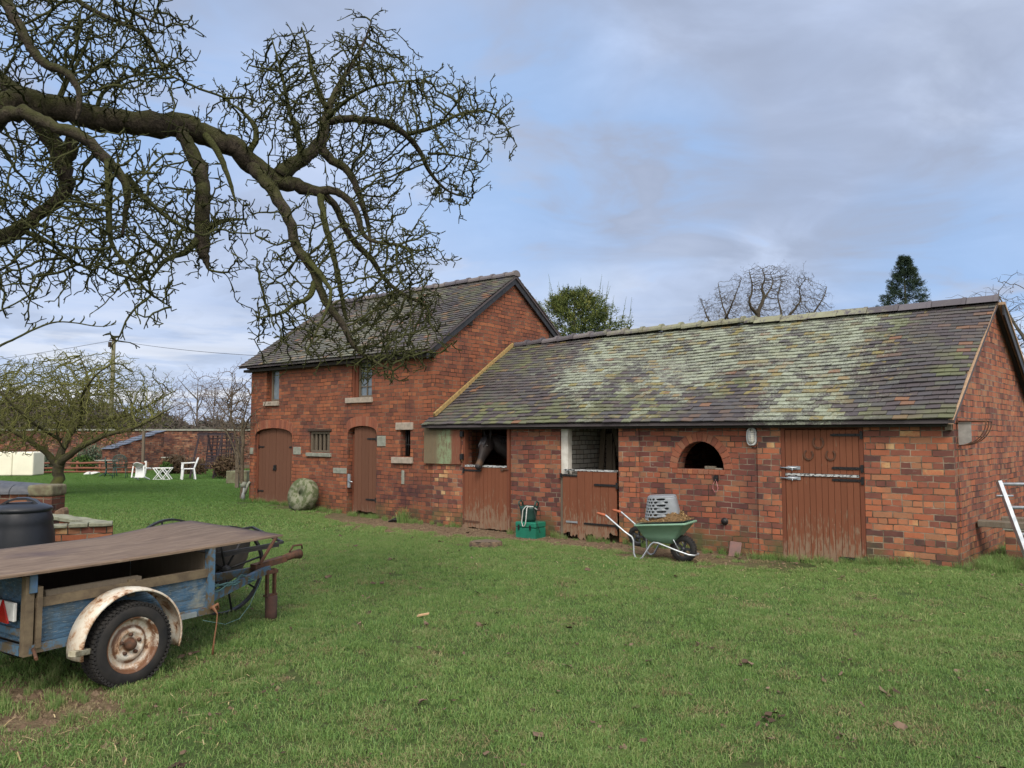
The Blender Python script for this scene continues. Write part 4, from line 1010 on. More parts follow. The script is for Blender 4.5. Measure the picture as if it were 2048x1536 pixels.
# ================================================= horse
def horse():
    h = thing('horse', 'dark bay horse looking out over the lower stable door', 'horse', (OX, OY, 0), RZ)
    mb = MB()
    def loft(rings, n=20):
        vs = []
        for (c, d, up, hw, hh) in rings:
            c, d, up = Vector(c), Vector(d).normalized(), Vector(up); sx = d.cross(up).normalized(); uy = sx.cross(d).normalized()
            for k in range(n):
                th = 2*PI*k/n; x, y = math.cos(th), math.sin(th)
                vs.append(c+sx*hw*x+uy*hh*y*(1 if y > 0 else 1))
        m = len(rings)
        fs = [(i*n+k, i*n+(k+1) % n, (i+1)*n+(k+1) % n, (i+1)*n+k) for i in range(m-1) for k in range(n)]+[tuple(range(n))[::-1], tuple(range((m-1)*n, m*n))]
        mb.add(vs, fs, 0, True)
    # trunk and neck (x right, y inwards)
    loft([((-7.0, 2.95, .98), (0, -1, 0), (0, 0, 1), .12, .16), ((-7.0, 2.8, 1.02), (0, -1, 0), (0, 0, 1), .26, .27), ((-7.0, 2.4, 1.0), (0, -1, 0), (0, 0, 1), .29, .30), ((-7.0, 1.9, .96), (0, -1, 0), (0, 0, 1), .29, .31),
          ((-7.0, 1.4, .98), (0, -1, 0), (0, 0, 1), .27, .32), ((-7.02, 1.12, 1.03), (0, -1, .3), (0, .3, 1), .22, .29), ((-7.05, .93, 1.12), (-.1, -1, .8), (0, .8, 1), .19, .30), ((-7.13, .73, 1.22), (-.3, -1, .7), (0, .9, 1), .16, .26),
          ((-7.27, .52, 1.33), (-.5, -1, .5), (0, .9, 1), .13, .22), ((-7.43, .34, 1.44), (-.6, -1, .3), (0, .6, 1), .10, .165), ((-7.51, .24, 1.48), (-.6, -1, 0), (0, .4, 1), .07, .11)])
    # head: poll to muzzle, pointing down, forward and left
    P0, P1 = Vector((-7.535, .20, 1.56)), Vector((-7.485, -.175, .995))
    ax = (P1-P0).normalized(); up = Vector((-.10, -.8, .6))
    hd = [(0, .058, .06), (.10, .085, .10), (.24, .100, .128), (.36, .098, .132), (.48, .080, .112), (.60, .063, .088), (.72, .058, .074), (.83, .060, .070), (.92, .064, .068), (.98, .054, .056), (1.01, .026, .03)]
    loft([(P0+(P1-P0)*t_+up*(-.03*(1-t_)), ax, up, w_, hh) for t_, w_, hh in hd])
    sx = ax.cross(up).normalized(); uu = sx.cross(ax).normalized()
    def ell(c, r, ax_=None):
        bm_ = bmesh.new(); bmesh.ops.create_icosphere(bm_, subdivisions=2, radius=1)
        mm = Matrix((( sx.x, uu.x, ax.x), (sx.y, uu.y, ax.y), (sx.z, uu.z, ax.z)))
        vs = [Vector(c)+mm @ Vector((v.co.x*r[0], v.co.y*r[1], v.co.z*r[2])) for v in bm_.verts]
        fs = [tuple(v.index for v in f.verts) for f in bm_.faces]; bm_.free(); mb.add(vs, fs, 0, True)
    L_ = (P1-P0).length
    for s in (-1, 1):
        ell(P0+ax*L_*.26+sx*s*.082+uu*-.045, (.03, .085, .11))      # jowl
        ell(P0+ax*L_*.31+sx*s*.083+uu*.052, (.028, .022, .038))     # brow
        ell(P0+ax*L_*.93+sx*s*.040+uu*.020, (.022, .026, .035))     # nostril wing
        # ears
        b_ = P0+ax*.02+sx*s*.058+uu*.02; tip = b_+Vector((s*-.0, .0, .135))+sx*s*.035-ax*.02+uu*.02
        loft([(b_-Vector((0, 0, .03)), (0, 0, 1), uu, .026, .022), (b_+(tip-b_)*.35, (0, 0, 1), uu, .034, .020), (b_+(tip-b_)*.7, (0, 0, 1), uu, .022, .014), (tip, (0, 0, 1), uu, .006, .006)], 10)
    # legs
    for x in (-7.14, -6.86):
        loft([((x, 1.3, .95), (0, 0, -1), (0, -1, 0), .10, .13), ((x, 1.28, .62), (0, 0, -1), (0, -1, 0), .062, .07), ((x, 1.28, .42), (0, 0, -1), (0, -1, 0), .05, .055), ((x, 1.28, .14), (0, 0, -1), (0, -1, 0), .034, .04), ((x, 1.25, .04), (0, -.2, -1), (0, -1, 0), .045, .05), ((x, 1.24, -.05), (0, 0, -1), (0, -1, 0), .06, .065)], 12)
        loft([((x, 2.65, .98), (0, 0, -1), (0, -1, 0), .13, .2), ((x, 2.6, .70), (0, .1, -1), (0, -1, 0), .09, .12), ((x, 2.78, .45), (0, .2, -1), (0, -1, 0), .052, .06), ((x, 2.76, .15), (0, 0, -1), (0, -1, 0), .036, .04), ((x, 2.72, .04), (0, -.2, -1), (0, -1, 0), .045, .05), ((x, 2.71, -.05), (0, 0, -1), (0, -1, 0), .06, .065)], 12)
    m, t = newmat('bay_coat'); o = objc(t)
    d = t.n('ShaderNodeVectorMath', {0: o, 1: tuple(P1-ax*.095+uu*.02)}, operation='DISTANCE').outputs['Value']
    d2 = t.n('ShaderNodeVectorMath', {0: o, 1: tuple(P1)}, operation='DISTANCE').outputs['Value']
    n = t.noise(t.scalevec(o, (40, 40, 12)), 2, 4, .7)
    c = t.mix(n, (.010, .008, .009), (.024, .016, .014))
    d3 = t.n('ShaderNodeVectorMath', {0: o, 1: tuple(P0+ax*L_*.35+sx*.10-uu*.05)}, operation='DISTANCE').outputs['Value']
    c = t.mix(t.math('MULTIPLY', t.step(d3, .22, .06), .8), c, (.06, .028, .014))
    c = t.mix(t.math('MULTIPLY', t.step(d, .10, .03), .7), c, (.15, .082, .042)); c = t.mix(t.step(d2, .095, .07), c, (.022, .020, .022))
    finish(m, t, c, .62, 0, n, .2, .004, .3)
    b = mb.build('body', m, h)
    r_ = b.modifiers.new('remesh', 'REMESH'); r_.mode = 'VOXEL'; r_.voxel_size = .011; r_.use_smooth_shade = True
    s_ = b.modifiers.new('smooth', 'SMOOTH'); s_.factor = .7; s_.iterations = 5
    hair, t = newmat('horse_hair'); finish(hair, t, (.022, .019, .022), .45, spec=.5)
    rr = random.Random(3)
    mb2 = MB()   # forelock
    for i in range(90):
        q = rr.uniform(-1, 1); b_ = P0+sx*q*.045+uu*.05+ax*rr.uniform(-.02, .03)
        L2 = rr.uniform(.16, .30); mb2.tube([b_, b_+ax*L2*.4+uu*(.06)+sx*q*.015, b_+ax*L2*.75+uu*.055+sx*q*.03, b_+ax*L2+uu*.03+sx*q*.035], [.004, .005, .004, .001], 4)
    mb2.build('forelock', hair, h)
    mb2 = MB()   # mane on the far (left) and near side of the crest
    for i in range(160):
        f = rr.random(); c = Vector((-7.44, .30, 1.60)).lerp(Vector((-7.08, 1.0, 1.42)), f)+Vector((0, 0, .03*math.sin(PI*f)))
        s = 1 if rr.random() < .6 else -1; L2 = rr.uniform(.12, .24)
        mb2.tube([c, c+Vector((s*.05, 0, -.02)), c+Vector((s*.10, -.02, -L2*.6)), c+Vector((s*.11, -.02, -L2))], [.005, .006, .005, .001], 4)
    mb2.build('mane', hair, h)
    eye, t = newmat('horse_eye'); finish(eye, t, (.008, .006, .006), .08, spec=.8)
    for s in (-1, 1):
        mb2 = MB(); mb2.lathe([(0, -.02), (.014, -.014), (.02, 0), (.014, .014), (0, .02)], 14, Matrix.Translation(P0+ax*L_*.335+sx*s*.092+uu*.040)); mb2.build('eye', eye, h)
        mb2 = MB(); mb2.lathe([(0, -.008), (.010, -.004), (.010, .004), (0, .008)], 10, Matrix.Translation(P0+ax*L_*.955+sx*s*.050+uu*.022)); mb2.build('nostril', eye, h)
horse()
# ================================================= trailer (x forward, y left, z up; origin under the near rear corner)
R0 = Vector((-2.89, 4.675, 0)); TRZ = math.atan2(.846, .532)
tr_ = thing('box_trailer', 'old blue wooden box trailer with a rusty white wheel and white mudguard', 'trailer', R0, TRZ)
def bluemat():
    m, t = newmat('flaking_blue_board'); o = objc(t)
    g = t.noise(t.scalevec(o, (2.2, 10, 26)), 2.2, 5, .7, .6); n = t.noise(o, 5, 4, .65); f = t.noise(t.scalevec(o, (10, 10, 60)), 2, 4, .7)
    c = t.ramp(g, [(.32, (.022, .038, .055)), (.45, (.035, .075, .12)), (.58, (.055, .12, .20)), (.72, (.085, .15, .21))])
    c = t.mix(t.math('MULTIPLY', t.step(n, .50, .64), .75), c, (.05, .065, .07)); c = t.mix(t.math('MULTIPLY', t.step(f, .56, .66), .7), c, (.23, .25, .24))
    x = t.n('ShaderNodeSeparateXYZ', {0: o}).outputs[0]
    c = t.mix(t.math('MULTIPLY', t.math('MULTIPLY', t.step(x, .95, 1.15), t.step(n, .42, .6)), .7), c, (.26, .26, .21))
    c = t.mix(t.math('MULTIPLY', t.step(t.noise(o, 8, 5, .75), .58, .66), .6), c, (.09, .075, .04))
    return finish(m, t, c, .75, 0, t.math('ADD', g, f), .6, .006)
M['blue'] = bluemat()
def bluemetal():
    m, t = newmat('rusty_blue_metal'); o = objc(t); n = t.noise(o, 9, 5, .75); k = t.noise(o, 3, 3, .6)
    c = t.mix(k, (.05, .12, .21), (.085, .15, .21)); c = t.mix(t.step(n, .46, .56), c, (.105, .08, .048)); c = t.mix(t.step(t.noise(o, 22, 4, .7), .62, .68), c, (.11, .05, .025))
    return finish(m, t, c, .6, .1, n, .3, .004)
M['bluemetal'] = bluemetal()
M['brownrail'] = plain('brown_rail', (.085, .062, .04), (.15, .115, .07), scale=12, rough=.85, bs=.4)
def whiterust():
    m, t = newmat('rusty_white_paint'); o = objc(t); n = t.noise(o, 7, 6, .75, .4); k = t.noise(t.scalevec(o, (3, 3, 1)), 2, 4, .7)
    c = t.mix(t.step(k, .4, .7), (.60, .57, .50), (.50, .44, .35)); c = t.mix(t.math('MULTIPLY', t.step(n, .46, .58), .85), c, (.36, .19, .085)); c = t.mix(t.step(n, .56, .62), c, (.11, .045, .022))
    q_ = t.n('ShaderNodeSeparateXYZ', {0: o}).outputs   # rust follows the rim's seat and the ring of the dish
    dx_ = t.math('SUBTRACT', q_[0], .555); dz_ = t.math('SUBTRACT', q_[2], .255)
    rr_ = t.math('ADD', t.math('SQRT', t.math('ADD', t.math('MULTIPLY', dx_, dx_), t.math('MULTIPLY', dz_, dz_))), t.math('MULTIPLY', t.math('SUBTRACT', k, .5), .03))
    ring = t.math('MAXIMUM', t.math('MULTIPLY', t.step(rr_, .146, .158), t.step(rr_, .182, .178)), t.math('MULTIPLY', t.step(rr_, .098, .106), t.step(rr_, .124, .116)))
    ring = t.math('MAXIMUM', ring, t.step(rr_, .052, .040))
    c = t.mix(t.math('MULTIPLY', ring, t.step(n, .34, .50)), c, (.13, .058, .028))
    return finish(m, t, c, .55, 0, n, .25, .004, .45)
M['whiterust'] = whiterust()
LB, WB_ = 1.27, .98
mb = MB(); mb.box((.04, -.0, .355), (LB-.04, .018, .565)); mb.build('side_board', M['blue'], tr_)
mb = MB(); mb.box((.04, WB_-.018, .355), (LB-.04, WB_, .72)); mb.build('side_board', M['dark_wood'], tr_)
mb = MB(); mb.box((LB-.04, .03, .34), (LB-.02, WB_-.03, .735)); mb.build('front_board', M['old_wood'], tr_)
mb = MB(); mb.box((.0, .05, .36), (.02, WB_-.05, .735)); mb.build('tail_board', M['blue'], tr_)
mb = MB(); mb.box((.02, .02, .345), (LB-.04, WB_-.02, .36)); mb.build('floor', M['dark_wood'], tr_)
mb = MB(); mb.box((.03, -.02, .565), (LB-.03, .03, .622)); mb.box((.62, -.022, .53), (.665, -.001, .64)); mb.build('top_rail', M['brownrail'], tr_)
mb = MB(); mb.box((.10, .0, .622), (.72, .035, .648)); mb.box((.10, .005, .648), (.70, .03, .655)); mb.build('batten', M['old_wood'], tr_)
mb = MB(); mb.box((.0, -.03, .30), (LB, .02, .352)); mb.box((0, WB_-.02, .30), (LB, WB_+.03, .352)); mb.box((LB-.04, .03, .30), (LB, WB_-.03, .34)); mb.build('chassis', M['bluemetal'], tr_)
for (x, z1) in ((LB-.045, .775), ):
    for y in (-.035, WB_-.005):
        mb = MB(); mb.box((x, y, .30), (x+.05, y+.05, z1)); mb.build('corner_post', M['bluemetal'], tr_)
for y in (-.03, WB_-.02):
    mb = MB(); mb.box((-.03, y, .29), (.02, y+.05, .76)); mb.box((.035, y-.008, .33), (.065, y+.045, .69)); mb.build('corner_post', M['brownrail'], tr_)
    mb = MB(); mb.box((-.012, y-.012, .66), (.030, y-.001, .765)); mb.box((-.012, y-.012, .762), (.030, y+.05, .772)); mb.build('post_cap', plain('bright_blue', (.045, .12, .28), (.07, .10, .10)), tr_)
mb = MB(); mb.box((-.03, .03, .29), (-.0, WB_-.03, .345)); mb.box((-.02, .02, .40), (-.002, WB_-.05, .44)); mb.build('rear_bar', M['bluemetal'], tr_)
mb = MB(); mb.tube([(.02, -.04, .33), (-.02, -.16, .30)], .010, 8); mb.build('hook', M['rust'], tr_)
# rear lamp board: white bracket, red triangle
lm = MB(); lm.box((-.055, .05, .49), (-.035, .42, .60)); lm.build('lamp_board', plain('white_plastic', (.72, .72, .70)), tr_, bevel=.004)
red, t = newmat('red_reflector'); finish(red, t, (.35, .01, .01), .15, spec=.8)
mb = MB(); mb.prism([(0, 0), (.15, 0), (.075, .13)], -.01, 0, Matrix.Translation((-.056, .245, .478)) @ rotz(-PI/2)); o = mb.build('reflector', red, tr_)
# ladder-like white bracket (side)
mb = MB(); mb.box((-.034, .055, .49), (-.028, .075, .60)); 
# wheel
WC = Vector((.555, -.125, .255)); RW = .262
wg = MB(); k = .075; mm = Matrix.Translation(WC) @ Matrix.Rotation(PI/2, 4, 'X')   # +z of the lathe points to -y (outwards)
prof = [(.168, -k), (.19, -k*1.02), (.235, -k*.98), (.256, -k*.8), (.262, -k*.4), (.262, k*.4), (.256, k*.8), (.235, k*.98), (.21, k*1.03), (.19, k*1.02), (.168, k*.93), (.163, k*.7)]
wg.lathe(prof, 56, mm)
for i in range(56):
    for (z0, z1, ph) in ((-.072, -.03, .5), (-.024, .024, 0), (.03, .072, .5)):
        wg.box((.258, -.0095, z0), (.268, .0095, z1), mm @ Matrix.Rotation(2*PI*(i+ph)/56, 4, 'Z'))
    wg.box((.245, -.008, k*.78), (.259, .008, k*.98), mm @ Matrix.Rotation(2*PI*i/56, 4, 'Z'))
wh = wg.build('wheel', M['rubber'], tr_)
rm = MB(); rm.lathe([(.176, k*.98), (.170, k*.98), (.163, k*.85), (.158, k*.5), (.150, k*.22), (.125, k*.16), (.10, k*.42), (.085, k*.55), (.075, k*.5), (.06, k*.30), (.05, k*.30), (.035, k*.35), (.0, k*.35)], 44, mm)
rim = rm.build('rim', M['whiterust'], wh)
hb = MB(); hb.lathe([(.036, k*.3), (.034, k*.75), (.026, k*.9), (.02, k*1.0), (.0, k*1.02)], 20, mm)
for i in range(5): hb.lathe([(.012, k*.4), (.012, k*.62), (0, k*.66)], 8, mm @ Matrix.Rotation(2*PI*i/5+.3, 4, 'Z') @ Matrix.Translation((.062, 0, 0)))
hb.build('hub', M['rust'], wh)
mb = MB(); mb.tube([(WC.x, -.04, .26), (WC.x, WB_+.04, .26)], .022, 8); mb.build('axle', M['iron'], tr_)
wc2 = Matrix.Translation((WC.x, WB_+.125, WC.z)) @ Matrix.Rotation(-PI/2, 4, 'X')
m2 = MB(); m2.lathe(prof, 40, wc2); o2 = m2.build('wheel', M['rubber'], tr_); m2 = MB(); m2.lathe([(.17, k*.95), (.15, k*.2), (.1, k*.4), (0, k*.4)], 30, wc2); m2.build('rim', M['whiterust'], o2)
# mudguards
for s, ys in ((1, (-.205, -.03)), (-1, (WB_+.03, WB_+.205))):
    mb = MB(); n = 30; vs = []; a0, a1 = math.radians(-18), math.radians(188)
    for i in range(n+1):
        a = a0+(a1-a0)*i/n; 
        for (r, y) in ((.325, ys[0]), (.338, ys[0]+.006), (.345, (ys[0]+ys[1])/2), (.338, ys[1]-.006), (.325, ys[1])):
            vs.append((WC.x+.005+r*math.cos(a)*1.02, y, WC.z+.02+r*math.sin(a)*.98))
    w5 = 5; fs = [(i*w5+k_, i*w5+k_+1, (i+1)*w5+k_+1, (i+1)*w5+k_) for i in range(n) for k_ in range(4)]
    mb.add(vs, fs, 0, True); o = mb.build('mudguard', M['whiterust'], tr_); sd_ = o.modifiers.new('s', 'SOLIDIFY'); sd_.thickness = .006
mb = MB(); mb.bar((.15, -.22, .295), (.30, -.14, .27), .05, .035); mb.build('side_marker', plain('dirty_white', (.42, .40, .30), (.16, .13, .08), scale=20), tr_, bevel=.004)
mb = MB(); mb.box((.93, -.05, .305), (1.12, -.032, .34)); o = mb.build('perforated_strip', M['galv'], tr_)
# drawbar and coupling
mb = MB(); mb.bar((LB-.02, .10, .36), (LB+.93, WB_/2-.02, .44), .04, .06); mb.bar((LB-.02, WB_-.10, .36), (LB+.93, WB_/2+.02, .44), .04, .06); mb.build('drawbar', M['bluemetal'], tr_)
mb = MB(); mb.bar((LB+.78, WB_/2, .47), (LB+1.12, WB_/2, .50), .07, .05); mb.tube([(LB+1.10, WB_/2, .50), (LB+1.22, WB_/2, .52), (LB+1.30, WB_/2, .52)], [.03, .035, .045], 10); mb.tube([(LB+1.18, WB_/2, .55), (LB+1.22, WB_/2, .60), (LB+1.32, WB_/2, .60), (LB+1.33, WB_/2, .56)], .009, 6); mb.bar((LB+.80, WB_/2-.06, .50), (LB+.98, WB_/2-.06, .72), .03, .012); mb.build('coupling', M['rust'], tr_)
mb = MB(); mb.box((LB+.885, WB_/2-.06, .22), (LB+.905, WB_/2-.03, .44)); mb.box((LB+.965, WB_/2-.06, .22), (LB+.985, WB_/2-.03, .44)); mb.box((LB+.875, WB_/2-.065, .21), (LB+.995, WB_/2-.02, .225)); mb.box((LB+.87, WB_/2-.065, .40), (LB+1.0, WB_/2+.03, .43)); mb.build('jockey_leg', M['rust'], tr_)
mb = MB(); mb.tube([(LB-.03, -.06, .36), (LB+.0, -.08, .30), (LB-.01, -.085, .22), (LB-.03, -.09, .12), (LB-.04, -.09, .02)], [.016, .005, .005, .006, .009], 6); mb.tube([(LB-.04, -.05, .34), (LB, -.08, .37), (LB+.03, -.05, .33), (LB, -.02, .31)], .012, 6); mb.build('frayed_twine', plain('orange_twine', (.22, .10, .05)), tr_)
mb = MB(); rr = random.Random(8)
for i in range(5):
    p = [Vector((LB+.05+q*.12+rr.uniform(-.03, .03), .15+q*.04+rr.uniform(-.05, .05), .42+rr.uniform(-.03, .05))) for q in range(6)]; mb.tube(p, .006, 5)
mb.tube([(LB-.1, -.05, .27), (LB+.1, -.04, .20), (LB+.3, .05, .19), (LB+.5, .18, .24), (LB+.8, .4, .40)], .002, 5)
mb.build('blue_cord', plain('teal_cord', (.10, .20, .20)), tr_)
TM = Matrix.Translation(R0) @ rotz(TRZ)
# the block of wood the jockey leg stands on
o = MB(); o.lathe([(0, 0), (.052, 0), (.050, .1), (.053, .215), (.046, .225), (0, .225)], 18); o = o.build('prop_log', plain('prop_wood', (.10, .05, .04), (.055, .035, .03), scale=14, rough=.9)); p = TM @ Vector((LB+.94, WB_/2-.05, 0)); o.location = (p.x, p.y, gz(p.x, p.y)-.02); tag(o, 'short upright log propping up the trailer drawbar', 'log')
# warped plywood sheet
def ply():
    m, t = newmat('weathered_plywood'); o = objc(t)
    g = t.noise(t.scalevec(o, (1.2, 9, 9)), 2.2, 6, .72, 1.2); k = t.noise(o, 1.8, 4, .6); f = t.noise(t.scalevec(o, (5, 60, 5)), 1.6, 3, .6)
    c = t.ramp(g, [(.3, (.09, .060, .042)), (.5, (.165, .115, .080)), (.68, (.235, .175, .125))])
    c = t.mix(t.step(k, .5, .7), c, (.10, .068, .06)); c = t.mix(t.math('MULTIPLY', t.step(f, .55, .75), .4), c, (.25, .19, .15)); c = t.mix(t.math('MULTIPLY', t.step(t.noise(o, 3.2, 5, .7), .66, .70), .55), c, (.40, .33, .26))
    return finish(m, t, c, .62, 0, g, .2, .003, .2)
mb = MB(); nx, ny = 30, 16; X0, X1, Y0, Y1 = -.55, 1.93, -.10, 1.10
def sh(u, v, dz):
    x = X0+(X1-X0)*u; y = Y0+(Y1-Y0)*v+.09*u
    z = .782+.035*(1-v)*(u-.5)**2*0-.012*math.sin(PI*u)*(1-v)+.045*v*sst(u, .62, .97)-.008*v*math.sin(PI*u)
    return (x, y, z+dz)
for dz, rev in ((.012, 0), (0, 1)):
    vs = [sh(i/(nx-1), j/(ny-1), dz) for j in range(ny) for i in range(nx)]
    fs = [(j*nx+i, j*nx+i+1, (j+1)*nx+i+1, (j+1)*nx+i) for j in range(ny-1) for i in range(nx-1)]
    mb.add(vs, [f[::-1] for f in fs] if rev else fs, 0, True)
NN = nx*ny
ed = [(i, i+1) for i in range(nx-1)]+[(nx-1+j*nx, nx-1+(j+1)*nx) for j in range(ny-1)]+[((ny-1)*nx+i+1, (ny-1)*nx+i) for i in range(nx-1)]+[((j+1)*nx, j*nx) for j in range(ny-1)]
for a_, b_ in ed: mb.f.append((a_, a_+NN, b_+NN, b_)); mb.c.append(0); mb.sm.append(False)
o = mb.build('plywood_sheet', ply()); o.location = R0; o.rotation_euler = (0, 0, TRZ); tag(o, 'warped brown plywood sheet laid over the blue trailer', 'plywood sheet')
# ================================================= iron cart with spoked wheels behind the trailer
C1, C2 = Vector((-2.58, 7.02, .39)), Vector((-3.36, 7.62, .39))
ct = thing('iron_cart', 'black two wheeled iron hand cart with thin spokes behind the trailer', 'cart', ((C1+C2)/2-Vector((0, 0, .39))), math.atan2((C1-C2).y, (C1-C2).x))
hw = (C1-C2).length/2
M['cartblack'] = plain('cart_black', (.014, .016, .02), (.03, .027, .026), rough=.5, scale=20)
for s in (1, -1):
    mm = Matrix.Translation((s*hw, 0, .39)) @ Matrix.Rotation(PI/2, 4, 'Y')
    mb = MB(); mb.lathe([(.372, -.02), (.392, -.02), (.392, .02), (.372, .02), (.372, -.02)], 48, mm, smooth=False)
    for i in range(8):
        r_ = Matrix.Rotation(2*PI*i/8+.2, 4, 'Z'); mb.tube([(mm @ r_) @ Vector((.03, 0, 0)), (mm @ r_) @ Vector((.375, 0, 0))], .0095, 6)
    mb.lathe([(0, -.05), (.035, -.05), (.045, 0), (.035, .05), (0, .05)], 14, mm); mb.build('wheel', M['cartblack'], ct)
mb = MB(); mb.tube([(-hw, 0, .39), (hw, 0, .39)], .016, 8); mb.build('axle', M['cartblack'], ct)
mb = MB(); n = 16; vs = []
for x, s in ((-hw+.10, 1), (hw-.10, 1)):
    for i in range(n+1):
        a = PI+PI*i/n; vs.append((x, .30*math.cos(a)+.02, .60+.36*math.sin(a)))
fs = [(i, i+1, n+2+i, n+1+i) for i in range(n)]+[tuple(range(n+1)), tuple(range(n+1, 2*n+2))[::-1]]
mb.add(vs, fs, 0, False); o = mb.build('body', plain('cart_body', (.035, .032, .03), (.06, .05, .042), rough=.7), ct); sd_ = o.modifiers.new('s', 'SOLIDIFY'); sd_.thickness = .006
# handle frame reaches away to the right
mi = Matrix.Translation(ct.location).inverted(); inv = (Matrix.Translation(ct.location) @ rotz(ct.rotation_euler[2])).inverted()
hp = [inv @ Vector(q) for q in ((-2.75, 6.95, .52), (-2.12, 7.20, .61), (-2.62, 7.85, .67), (-3.10, 7.55, .62))]
mb = MB(); 
for a_, b_ in zip(hp, hp[1:]): mb.bar(a_, b_, .022, .022)
mb.bar(inv @ Vector((-2.75, 6.95, .50)), inv @ Vector((-2.15, 7.19, .59)), .012, .035); mb.build('handle', M['cartblack'], ct)
# ================================================= compost bin
cb = thing('compost_bin', 'black plastic compost bin with a lifting lid beside the low wall', 'compost bin', (-5.07, 8.02, 0), .4); cb.scale = (.88, .88, 1)
bk_, t = newmat('black_plastic'); n_ = t.noise(objc(t), 6, 4, .7); finish(bk_, t, t.mix(n_, (.009, .011, .017), (.020, .023, .03)), .42, 0, n_, .1, .004, .5)
mb = MB(); mb.lathe([(.40, 0), (.385, .25), (.36, .5), (.34, .64), (.33, .70), (.335, .73), (.31, .80), (.30, .82)], 40); 
for i in range(0): pass
mb.build('body', bk_, cb)
mb = MB(); mb.lathe([(.315, .815), (.325, .83), (.325, .845), (.31, .86), (.24, .885), (.17, .90), (.0, .905)], 40)
o = mb.build('lid', bk_, cb)
mb = MB(); vs = []
for s in (-.11, .11):
    vs += [(-.24, s, .87), (-.13, s*.8, .935), (-.05, s*.7, .955), (.06, s*.7, .955), (.14, s*.8, .93), (.21, s, .87)]
for i in range(5):
    pass
mb.add(vs, [(i, i+1, 6+i+1, 6+i) for i in range(5)]); o3 = mb.build('grip', bk_, o); sd_ = o3.modifiers.new('s', 'SOLIDIFY'); sd_.thickness = .022
# second lid edge peeping over the sheet at the left
c2 = thing('water_butt', 'round black plastic tub at the left edge behind the plywood sheet', 'tub', (-4.75, 6.62, 0), 0)
mb = MB(); mb.lathe([(.27, 0), (.28, .6), (.31, .66), (.32, .69), (.30, .70), (.26, .66), (0, .6)], 32); mb.build('tub', bk_, c2)
# ================================================= low brick wall with rounded blue copings
lw = thing('garden_wall', 'low dark brick wall with rounded blue grey coping and a mossy end pier', 'wall', (-6.43, 11.0, 0), 0)
blue_c = plain('blue_coping', (.045, .05, .065), (.085, .09, .10), rough=.55, scale=9)
mossy = plain('mossy_cap', (.17, .165, .10), (.10, .075, .05), scale=10, rough=.9, bs=.7)
def wallrun(ang, L_, y0=0):
    mr = rotz(ang)
    mb = MB(); mb.box((-L_, -.12, -.1), (-.29, .12, .78), mr); mb.build('brickwork', M['brick_garden'], lw, uv=True)
    mb = MB(); x = -.29
    while x > -L_:
        m2_ = mr @ Matrix.Translation((x, 0, .78)) @ Matrix.Rotation(-PI/2, 4, 'Y')
        n = 10; vs = []
        for q in (0, .285):
            for k_ in range(n+1):
                a = PI*k_/n; vs.append(mr @ Vector((x-q-.005, .17*math.cos(a), .775+.125*math.sin(a))))
        mb.add(vs, [(k_, k_+1, n+2+k_, n+1+k_) for k_ in range(n)]+[tuple(range(n+1))[::-1], tuple(range(n+1, 2*n+2))], random.random(), False)
        x -= .295
    mb.build('coping', blue_c, lw)
wallrun(math.radians(4), 4.2); wallrun(math.radians(-33), 4.5)
mb = MB(); mb.box((-.29, -.16, -.1), (.0, .16, .74)); mb.build('end_pier', M['brick_garden'], lw, uv=True)
mb = MB(); mb.box((-.34, -.19, .742), (.015, .19, .90)); mb.build('pier_cap', mossy, lw, bevel=.035, seg=3)
# split log beside it
o = MB(); o.prism([(0, 0), (.18, 0), (.165, .55), (.14, .60), (.03, .54)], 0, .14); o = o.build('split_log', plain('split_log_wood', (.22, .14, .085), (.11, .07, .05), scale=10, rough=.85), bevel=.015); o.location = (-6.30*10.2/10.9+.5, 10.35, 0.02); o.location = (-6.37, 10.75, .0); tag(o, 'pale split log standing on end by the wall pier', 'log')
# planter of new brick with ragged stone slabs
C_, Pn, Pf = Vector((-4.62, 9.0, 0)), Vector((-5.22, 8.72, 0)), Vector((-6.10, 10.15, 0))
pl = thing('brick_planter', 'open red brick planter topped with ragged pale stone slabs', 'planter', C_, 0)
def seg(a_, b_, th_, z0, z1, mb, inset=0):
    d = (b_-a_).normalized(); nrm = Vector((-d.y, d.x, 0)); a2 = a_-C_; b2 = b_-C_
    vs = [a2, b2, b2-nrm*th_, a2-nrm*th_]; vs = [Vector((v.x, v.y, z0)) for v in vs]+[Vector((v.x, v.y, z1)) for v in vs]
    mb.add(vs, [(0, 3, 2, 1), (4, 5, 6, 7), (0, 1, 5, 4), (1, 2, 6, 5), (2, 3, 7, 6), (3, 0, 4, 7)])
mb = MB(); seg(Pn, C_, -.11, -.1, .55, mb); mb.build('brickwork', M['brick_low'], pl, uv=True)
mb = MB(); dC = (Pf-C_).normalized(); seg(C_+dC*.115, Pf, -.11 if False else .11*-1, -.1, .545, mb); mb.build('brickwork', M['brick_low'], pl, uv=True)
slabm = plain('lichened_slab', (.30, .31, .22), (.17, .165, .12), scale=11, rough=.9, bs=.9)
